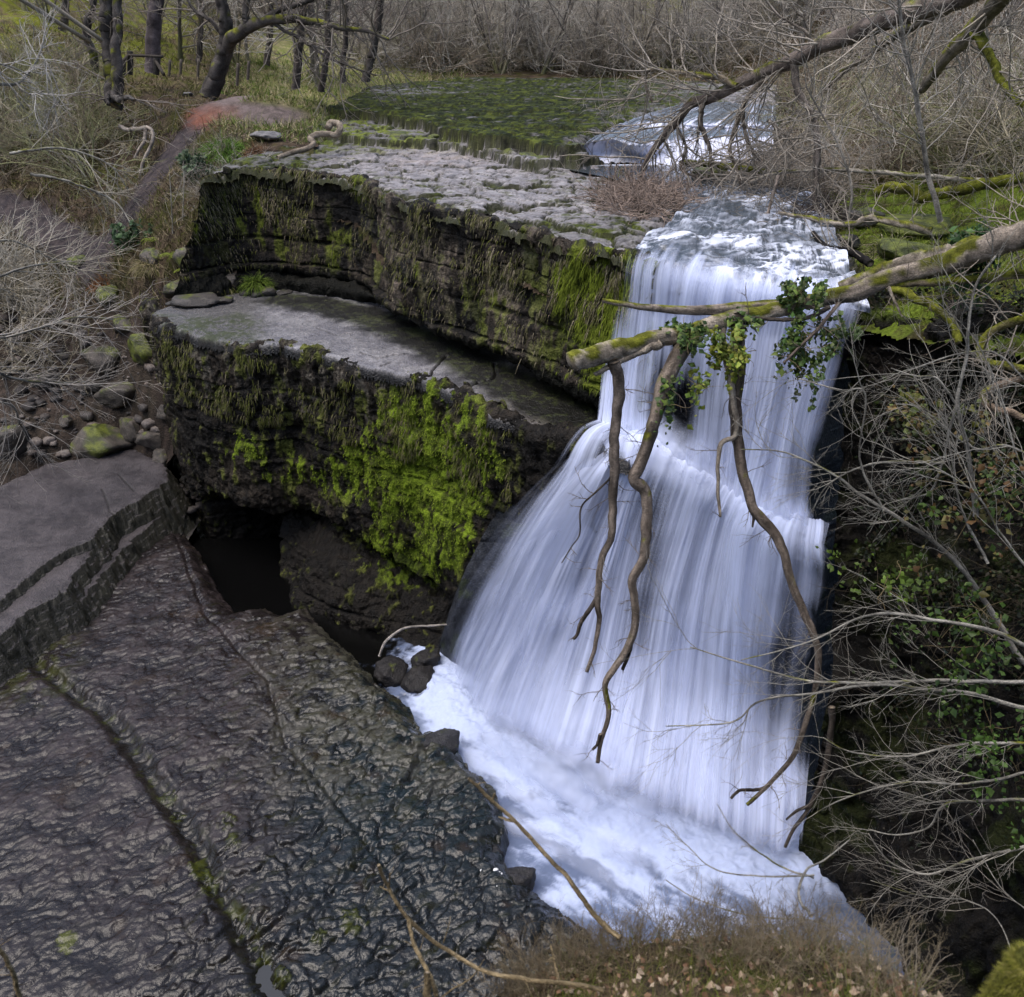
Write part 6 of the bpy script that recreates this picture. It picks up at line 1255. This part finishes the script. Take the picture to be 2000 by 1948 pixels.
# hanging grass and moss strands on the upper wall
rs = R_(71)
G_, N_, px, py, brt, dry = UPW; w_ = (np.clip((N_[..., 1] < -0.2)*1.0, 0, 1)*(py > 320)*(G_[..., 2] > 6.9)).ravel(); cov = fbm(G_, 4, 0.9, 0.6, 170).ravel(); w_ = w_*ss(-0.2, 0.2, cov)*(0.3+1.7*ss(7.2, 9.2, G_[..., 2]).ravel())
idx = rs.choice(len(w_), 13000, p=w_/w_.sum()); P = G_.reshape(-1, 3)[idx]; Nn = N_.reshape(-1, 3)[idx]; bx_ = px.ravel()[idx]
cc = vary(rs, [(0.17, 0.145, 0.09), (0.09, 0.09, 0.03), (0.22, 0.19, 0.13), (0.05, 0.05, 0.02), (0.12, 0.13, 0.03)], len(P)); br_ = (brt.ravel()[idx] > 0.5)[:, None]; cc = np.where(br_, vary(rs, [(0.15, 0.19, 0.02), (0.11, 0.14, 0.018)], len(P)), cc)
V, f, C = blades(rs, P+Nn*0.02, Nn*0.5+np.array([0, 0, -0.6])+rs.normal(size=P.shape)*0.2, rs.uniform(0.04, 0.15, len(P))*(1+1.6*(rs.rand(len(P)) < 0.08)), np.full(len(P), 0.018), 1.4, 3, cc, side=np.cross(Nn, [0, 0, 1])+rs.normal(size=P.shape)*0.3)
stuff('hanging_moss', V, f, C, M_GRASS, 'moss and dead grass strands hanging down the upper cliff', 'moss')
# moss tufts on the lower wall
G_, N_, px, py, mm_, zz_ = LOW; w_ = ((mm_ > 0.45)*(G_[..., 2] > 0.3)).astype(float).ravel(); idx = rs.choice(len(w_), 15000, p=w_/w_.sum()); P = G_.reshape(-1, 3)[idx]; Nn = N_.reshape(-1, 3)[idx]
V, f, C = blades(rs, P, Nn+np.array([0, 0, -0.5])+rs.normal(size=P.shape)*0.4, rs.uniform(0.02, 0.055, len(P)), np.full(len(P), 0.02), 1.2, 2, vary(rs, [(0.16, 0.225, 0.018), (0.11, 0.15, 0.016), (0.20, 0.25, 0.03)], len(P)), side=np.cross(Nn, [0, 0, 1])+rs.normal(size=P.shape)*0.4)
stuff('wall_moss', V, f, C, M_GRASS, 'bright green moss tufts growing on the lower cliff', 'moss')
w_ = ((G_[..., 2] > 4.3)*(px < 1000)*1.0).ravel()*ss(0.0, 0.2, fbm(G_, 4, 1.2, 0.6, 172)).ravel(); idx = rs.choice(len(w_), 6500, p=w_/w_.sum()); P = G_.reshape(-1, 3)[idx]; Nn = N_.reshape(-1, 3)[idx]
V, f, C = blades(rs, P, Nn*0.6+np.array([0, 0, -0.7])+rs.normal(size=P.shape)*0.3, rs.uniform(0.05, 0.2, len(P)), np.full(len(P), 0.02), 1.4, 2, vary(rs, [(0.15, 0.13, 0.08), (0.09, 0.095, 0.03), (0.12, 0.13, 0.03)], len(P)), side=np.cross(Nn, [0, 0, 1])+rs.normal(size=P.shape)*0.4)
stuff('wall_grass', V, f, C, M_GRASS, 'olive and straw strands hanging on the top of the lower cliff', 'moss')
# slope grass, meadow, litter
def ground_blades(name, n, x0, y0, x1, y1, L, Wd, cols, label, cat, seed, droop=0.9, upz=1.0, Ymax=95, mask=None):
    rs = R_(seed); m = 60; gx_, gy_ = np.meshgrid(np.linspace(x0, x1, m), np.linspace(y0, y1, m)); 
    Hs = []; Yg = np.geomspace(10, Ymax, 360); PPt = PY(np.repeat(gx_.ravel(), 360), np.repeat(gy_.ravel(), 360), np.tile(Yg, m*m)).reshape(m*m, 360, 3)
    below = PPt[..., 2] < ground_z(PPt[..., :2]); k = below.argmax(1); ok = below.any(1); base = PPt[np.arange(m*m), k][ok]
    i = rs.randint(0, len(base), n); j = rs.rand(n, 2)-0.5; p = base[i]; dx = (x1-x0)/m/F*depth(p)*2.2; dyy = p[:, 1]*0.03+0.3
    xy = p[:, :2]+np.stack([j[:, 0]*dx, j[:, 1]*dyy*2], -1)
    keep = sdf(xy, hole) < 0.1
    if mask is not None: keep &= mask(xy)
    keep &= (dline(xy, PATH[:, :2]) > 0.75); xy = xy[keep]; z_ = ground_full(xy); P = np.concatenate([xy, z_[:, None]], -1); M = len(P)
    d = rs.normal(size=(M, 3))*0.55; d[:, 2] = upz; s_ = np.sqrt(np.clip(P[:, 1]/25, 0.6, 2.5))
    nb_ = bare_at(*project(P)) < 0.3; P = P[nb_]; d = d[nb_]; s_ = s_[nb_]; M = len(P)
    V, f, C = blades(rs, P, d, L*(0.5+rs.rand(M))*s_**0.5, Wd*s_, droop, 3, vary(rs, cols, M)); return stuff(name, V, f, C, M_GRASS, label, cat)
ground_blades('meadow_grass', 16000, 430, 110, 900, 270, 0.35, 0.03, [(0.28, 0.24, 0.12), (0.14, 0.18, 0.04), (0.10, 0.15, 0.03), (0.33, 0.29, 0.17)], 'pale and green grass of the meadow beside the river bed', 'grass', 81)
ground_blades('slope_grass', 22000, -80, 60, 460, 600, 0.4, 0.028, [(0.24, 0.20, 0.12), (0.11, 0.085, 0.05), (0.09, 0.10, 0.02), (0.16, 0.125, 0.08)], 'dry grass and dead stems over the left slope', 'grass', 82)
ground_blades('bank_grass', 12000, 1600, 340, 2050, 640, 0.16, 0.018, [(0.12, 0.16, 0.02), (0.08, 0.11, 0.018), (0.16, 0.14, 0.05), (0.17, 0.2, 0.03)], 'short mossy grass over the right bank', 'grass', 83)
ground_blades('hill_litter', 20000, 1180, 60, 2050, 360, 0.3, 0.035, [(0.22, 0.15, 0.10), (0.12, 0.085, 0.05), (0.09, 0.09, 0.02), (0.26, 0.21, 0.14)], 'dead bracken and grass on the right hillside', 'grass', 84)
# knoll growth and grassy mound at the end of the path
def mound(label, x_, y_, w_, Y, n, cols, seed, L=0.3, name='grass_mound', cat='grass', tall=0.6):
    rs = R_(seed); c0 = hit(x_, y_); sc = w_/F*depth(c0)/2; a = rs.rand(n)*2*pi; q = np.sqrt(rs.rand(n)); xy = c0[:2]+np.stack([np.cos(a)*q*sc, np.sin(a)*q*sc*1.1], -1)
    h = sc*tall*np.sqrt(1-0.96*q*q); P = np.concatenate([xy, (c0[2]+h-0.1)[:, None]], -1); P[:, 2] -= sc*0.2; d = np.stack([np.cos(a)*q, np.sin(a)*q, 0.9-0.6*q], -1)+rs.normal(size=(n, 3))*0.3
    V, f, C = blades(rs, P, d, L*(0.5+rs.rand(n)), np.full(n, 0.025), 1.3, 3, vary(rs, cols, n)); return stuff(name, V, f, C, M_GRASS, label, cat)
mound('bright green grass tuft at the end of the path', 440, 300, 95, 28, 3500, [(0.12, 0.22, 0.03), (0.16, 0.26, 0.05), (0.09, 0.16, 0.03)], 91)
mound('grassy clump below the bright tuft on the cliff end', 395, 310, 60, 28, 1500, [(0.05, 0.09, 0.035), (0.07, 0.11, 0.04)], 92)
mound('rusty dead bracken clump at the cliff end', 500, 300, 50, 28, 900, [(0.2, 0.11, 0.06), (0.16, 0.1, 0.06)], 93)
mound('straw coloured grass clump on the knoll', 300, 520, 60, 26, 1200, [(0.3, 0.25, 0.15), (0.2, 0.18, 0.08)], 94)
mound('pale dead grass tuft at the back left corner of the ledge', 440, 560, 50, 24, 500, [(0.24, 0.2, 0.12), (0.12, 0.13, 0.03)], 98)
mound('green grass tuft hanging over the back of the ledge', 500, 552, 40, 24, 500, [(0.13, 0.18, 0.03), (0.08, 0.12, 0.02)], 99)
mound('rusty bracken hanging off the mossy boulder', 205, 560, 34, 26, 500, [(0.22, 0.1, 0.04)], 95)
mound('pale grass hummock on the right bank above the log', 1740, 490, 90, 16, 1200, [(0.28, 0.25, 0.16), (0.14, 0.18, 0.03)], 96)
mound('green tufted clump beyond the fence in the meadow', 514, 130, 36, 55, 600, [(0.12, 0.16, 0.03)], 97, L=0.5)
def ivy(label, cx, cy, w_, h_, Y, n, seed, cols, size=0.055, thick=0.35, name='ivy', cat='ivy', P0=None):
    rs = R_(seed); c0 = P0 if P0 is not None else PY(cx, cy, Y); sx_ = w_/F*depth(c0)/2; sz_ = h_/F*depth(c0)/2
    k = rs.normal(size=(20, 3))*np.array([0.55, 0.45, 0.4]); ci_ = rs.randint(0, 20, n); P = k[ci_]+rs.normal(size=(n, 3))*0.15
    tr_ = rs.rand(n) < 0.35; P[tr_, 2] -= rs.rand(tr_.sum())**1.3*(0.6+1.2*((ci_[tr_]*37) % 10)/10.0); P[tr_, :2] = k[ci_[tr_], :2]+rs.normal(size=(tr_.sum(), 2))*0.05
    P = P*np.array([sx_, thick, sz_])+c0; size = size*rs.choice([0.6, 0.85, 1.0, 1.3], n)
    V, f, C = leafquads(rs, P, size*(0.6+0.7*rs.rand(n)), vary(rs, cols, n, 0.35), nrm=np.array([0, -0.7, 0.6])); 
    e = empty(name, c0.tolist()); props(e, label, cat); add_part('leaves', e, V, f, C, M_LEAF, 'stuff', smooth=False)
    m = max(6, n//40); lv = grow(rs, c0+rs.normal(size=(m, 3))*np.array([sx_*0.3, thick*0.4, sz_*0.3]), rs.normal(size=(m, 3))+np.array([0, 0, -0.3]), np.full(m, sz_*1.1), np.full(m, 0.006), [dict(n=7, wander=0.3, tip=0.4)])
    V, f, C = twig_mesh(lv, (0.14, 0.11, 0.06)); add_part('stems', e, V, f, C, M_TWIG, 'stuff'); return e
GI = [(0.045, 0.09, 0.018), (0.08, 0.14, 0.028), (0.025, 0.05, 0.012), (0.12, 0.17, 0.03), (0.06, 0.08, 0.02)]; GY = [(0.16, 0.2, 0.025), (0.10, 0.16, 0.025), (0.2, 0.21, 0.03)]
ivy('bushy bright ivy clump standing on the fallen trunk', 1555, 570, 70, 52, 11.3, 620, 101, GI)
ivy('ivy spilling under the middle of the fallen trunk', 1342, 655, 70, 56, 10.9, 420, 102, GI)
ivy('mossy yellow green ivy around the hanging limb top', 1435, 685, 80, 90, 10.9, 700, 103, GY)
ivy('ivy on top of the trunk left of the bushy clump', 1450, 622, 50, 34, 11.2, 220, 104, GI)
ivy('largest ivy curtain hanging below the fallen trunk', 1570, 675, 92, 110, 11.0, 760, 105, GI)
ivy('small ivy cluster hanging nearest the right end of the curtain', 1635, 640, 44, 56, 11.1, 260, 106, [(0.05, 0.08, 0.02), (0.03, 0.05, 0.015)])
ivy('thin ivy trailing down beside the second hanging limb', 1305, 770, 40, 110, 10.7, 170, 107, GI)
ivy('few yellowish leaves dangling in front of the recess', 1360, 750, 40, 90, 10.8, 90, 108, GY)
ivy('tall ivy bush on the right bank behind the trunk', 1905, 500, 90, 120, 11.3, 1100, 109, [(0.04, 0.09, 0.025), (0.06, 0.12, 0.03), (0.03, 0.06, 0.02)], size=0.06)
ivy('dark ivy mound beside the path below the grass tuft', 390, 330, 70, 60, 27, 800, 110, [(0.04, 0.07, 0.03), (0.06, 0.09, 0.04)], size=0.12, P0=hit(388, 350)+np.array([0, 0, 0.3]))
ivy('dark ivy patch on the knoll', 265, 465, 80, 50, 26, 800, 111, [(0.035, 0.065, 0.025), (0.05, 0.09, 0.03)], size=0.11, P0=hit(262, 480)+np.array([0, 0, 0.3]))
# leafy bramble on the right cliff
for i, (lab, cx, cy, w_, h_, Y, n, cols) in enumerate([
 ('yellowing bramble leaves high on the right cliff', 1810, 800, 150, 90, 8.6, 260, [(0.11, 0.11, 0.02), (0.12, 0.08, 0.025), (0.07, 0.09, 0.018)]),
 ('green bramble with reddish leaves at the right edge', 1930, 960, 150, 240, 7.8, 460, [(0.05, 0.085, 0.014), (0.08, 0.07, 0.02), (0.10, 0.055, 0.02), (0.03, 0.05, 0.01)]),
 ('green bramble low on the right cliff', 1900, 1230, 200, 220, 7.4, 380, [(0.04, 0.075, 0.012), (0.06, 0.095, 0.016), (0.02, 0.04, 0.009)]),
 ('sparse ivy leaves on the dark lower right cliff', 1960, 1480, 110, 220, 6.8, 280, [(0.04, 0.08, 0.012), (0.06, 0.11, 0.02)]),
 ('scattered leaves on the twigs above the dark overhang', 1760, 1120, 190, 130, 8.0, 160, [(0.09, 0.14, 0.02), (0.05, 0.08, 0.012)])]):
    ivy(lab, cx, cy, w_, h_, Y, n, 120+i, cols, size=0.05, thick=0.5, name='bramble', cat='bramble')
# foliage over the right cliff face
rs = R_(75); G_, N_, px, py = RCL; w_ = (ss(1650, 1800, px)*ss(1750, 1300, py)*ss(0.0, 0.2, 0.05+fbm(G_, 4, 0.9, 0.6, 175))).ravel(); idx = rs.choice(len(w_), 9000, p=w_/w_.sum()); P = G_.reshape(-1, 3)[idx]; Nn = N_.reshape(-1, 3)[idx]
V, f, C = leafquads(rs, P+Nn*rs.uniform(0.02, 0.3, (len(P), 1)), rs.uniform(0.03, 0.07, len(P)), vary(rs, [(0.010, 0.016, 0.004), (0.022, 0.034, 0.006), (0.006, 0.009, 0.003), (0.025, 0.02, 0.01)], len(P)), nrm=Nn)
stuff('cliff_foliage', V, f, C, M_LEAF, 'dark ivy and moss leaves covering the right cliff', 'foliage')
n_ = 450; idx = rs.choice(len(w_), n_, p=w_/w_.sum()); P = G_.reshape(-1, 3)[idx]; Nn = N_.reshape(-1, 3)[idx]
lv = grow(rs, P, Nn+rs.normal(size=P.shape)*0.7, rs.uniform(0.4, 1.2, n_), np.full(n_, 0.006), [dict(n=8, wander=0.2, kids=3, t0=0.2, ang=45, len=0.5, rad=0.7, tip=0.4), dict(n=4, wander=0.25, tip=0.4)])
V, f, C = twig_mesh(lv, (0.06, 0.05, 0.035)); stuff('cliff_twigs', V, f, C, M_TWIG, 'thin dead twigs standing out of the right cliff', 'twigs')
# litter leaves on the near bank and near undergrowth
rs = R_(76); GB = NB[35:175]; gi = rs.randint(0, GB.shape[0]*GB.shape[1], 5200)[:2600]; P = GB.reshape(-1, 3)[gi]+rs.normal(size=(2600, 3))*0.02
V, f, C = leafquads(rs, P+[0, 0, 0.015], rs.uniform(0.012, 0.034, len(P)), vary(rs, [(0.20, 0.11, 0.06), (0.30, 0.22, 0.15), (0.13, 0.07, 0.04), (0.36, 0.28, 0.20)], len(P)), nrm=np.array([0, 0, 1.0])); stuff('leaf_litter', V, f, C, M_LEAF, 'brown fallen leaves on the near bank', 'leaves')
def near(n, x0, x1, row0, row1, L, Wd, cols, seed, droop=0.5, spread=0.5):
    rs = R_(seed); a = NB[row0:row1].reshape(-1, 3); px_, py_p = project(a); a = a[(px_ > x0) & (px_ < x1)]; P = a[rs.randint(0, len(a), n)]; d = rs.normal(size=(n, 3))*spread; d[:, 2] = 1.0
    return blades(rs, P-[0, 0, 0.02], d, L*(0.4+rs.rand(n)), np.full(n, Wd), droop, 4, vary(rs, cols, n))
V, f, C = near(6500, 1020, 1800, 76, 150, 0.15, 0.003, [(0.10, 0.13, 0.02), (0.16, 0.13, 0.065), (0.13, 0.15, 0.025), (0.10, 0.06, 0.04), (0.22, 0.175, 0.10)], 131); stuff('near_grass', V, f, C, M_GRASS, 'mixed green and straw grass along the near bank', 'grass')
def near_twigs(n, x0, x1, row0, row1, L, col, seed, r=0.0016, label='', lean=(0, 0.25, 1.0), kids=(7, 5)):
    rs = R_(seed); a = NB[row0:row1].reshape(-1, 3); px_, _p = project(a); a = a[(px_ > x0) & (px_ < x1)]; P = a[rs.randint(0, len(a), n)]; d = rs.normal(size=(n, 3))*0.45+np.array(lean)
    lv = grow(rs, P, d, L*(0.5+0.8*rs.rand(n)), np.full(n, r), [dict(n=8, wander=0.13, kids=kids[0], t0=0.15, ang=40, len=0.4, rad=0.7, tip=0.5), dict(n=5, wander=0.2, kids=kids[1], t0=0.1, ang=50, len=0.3, rad=0.8, tip=0.6), dict(n=3, wander=0.2, tip=0.6)])
    V, f, C = twig_mesh(lv, col); C = C*vary(rs, [(1, 1, 1)], len(C), 0.15); return stuff('near_undergrowth', V, f, C, M_TWIG, label, 'undergrowth')
near_twigs(330, 1020, 1620, 74, 112, 0.26, (0.15, 0.12, 0.075), 132, label='fuzzy brown heather twigs in front of the pool')
near_twigs(190, 1350, 1800, 76, 120, 0.26, (0.20, 0.165, 0.11), 133, label='straw brown tangled twigs at the right of the near bank')
near_twigs(130, 960, 1250, 72, 110, 0.28, (0.14, 0.11, 0.07), 134, label='thin fuzzy twigs leaning out at the left of the near bank', lean=(-0.5, 0.1, 0.9))
near_twigs(60, 1200, 1800, 74, 100, 0.30, (0.22, 0.19, 0.15), 135, label='taller grey dead stems sticking out of the near bank', kids=(3, 2), r=0.002)
# blurred mossy post at the right bottom corner
rs = R_(77); c0 = PY(2010, 1900, 1.6); n_ = 5000; a = rs.rand(n_)*2*pi; h_ = rs.rand(n_); rr = 0.085*(0.6+0.4*(1-h_)); P = np.stack([c0[0]+np.cos(a)*rr, c0[1]+np.sin(a)*rr, c0[2]-0.30+0.42*h_-0.1*(1-np.sqrt(np.clip(1-h_**6, 0, 1)))], -1)
e = empty('mossy_stump', (c0+[0, 0, -0.3]).tolist()); props(e, 'yellow green mossy stump in the bottom right corner', 'stump')
zz_ = np.linspace(-0.6, 0.13, 12); V, f = tubes(np.stack([np.full(12, c0[0]), np.full(12, c0[1]), c0[2]+zz_], -1)[None], (0.08*np.array([1.3,1.2,1.1,1.05,1,1,1,.95,.9,.8,.6,.05]))[None], 16); add_part('trunk', e, V, f, np.array([(0.10, 0.10, 0.02)])*np.ones((len(V), 1)), M_MOSS)
V, f, C = blades(rs, P, np.stack([np.cos(a), np.sin(a), 0.4+0*a], -1)+rs.normal(size=P.shape)*0.4, rs.uniform(0.01, 0.03, n_), np.full(n_, 0.003), 0.6, 2, vary(rs, [(0.19, 0.19, 0.03), (0.13, 0.13, 0.02), (0.22, 0.2, 0.06)], n_)); add_part('moss', e, V, f, C, M_GRASS, 'stuff')
# ferns under the knoll
def fern(label, x_, y_, s, seed):
    rs = R_(seed); p = hit(x_, y_); e = empty('fern', p.tolist()); props(e, label, 'fern', 'ferns in the gully below the knoll')
    for k in range(7):
        a = k*0.9+rs.rand(); t = np.linspace(0, 1, 12); L = s*(0.8+0.4*rs.rand()); spine = p+np.stack([np.cos(a)*t*L*0.8, np.sin(a)*t*L*0.8, L*(0.9*t-0.95*t*t)+0.1], -1)
        T = np.array([-np.sin(a), np.cos(a), 0]); wd = 0.28*L*np.sin(pi*np.clip(t*0.93+0.07, 0, 1)); i = np.arange(1, 12)
        roots = np.repeat(spine[i], 2, 0); dr = np.tile(np.stack([T, -T]), (11, 1))+np.array([np.cos(a), np.sin(a), -0.1])*0.4; V, f, C = blades(rs, roots, dr, np.repeat(wd[i], 2)+0.02, np.full(22, L*0.07), 0.3, 2, (0.13, 0.16, 0.025), side=np.tile(np.array([[np.cos(a), np.sin(a), 0.2]]), (22, 1)))
        add_part('frond', e, V, f, C, M_GRASS)
for lab, x_, y_, s, sd_ in [('yellow green fern lowest in the gully by the ledge', 375, 545, 0.7, 141), ('fern above the lowest one under the knoll', 345, 515, 0.6, 142), ('fern at the left end of the upper wall foot', 445, 500, 0.6, 143), ('small fern beside the ivy patch on the knoll', 300, 480, 0.4, 144)]: fern(lab, x_, y_, s, sd_)
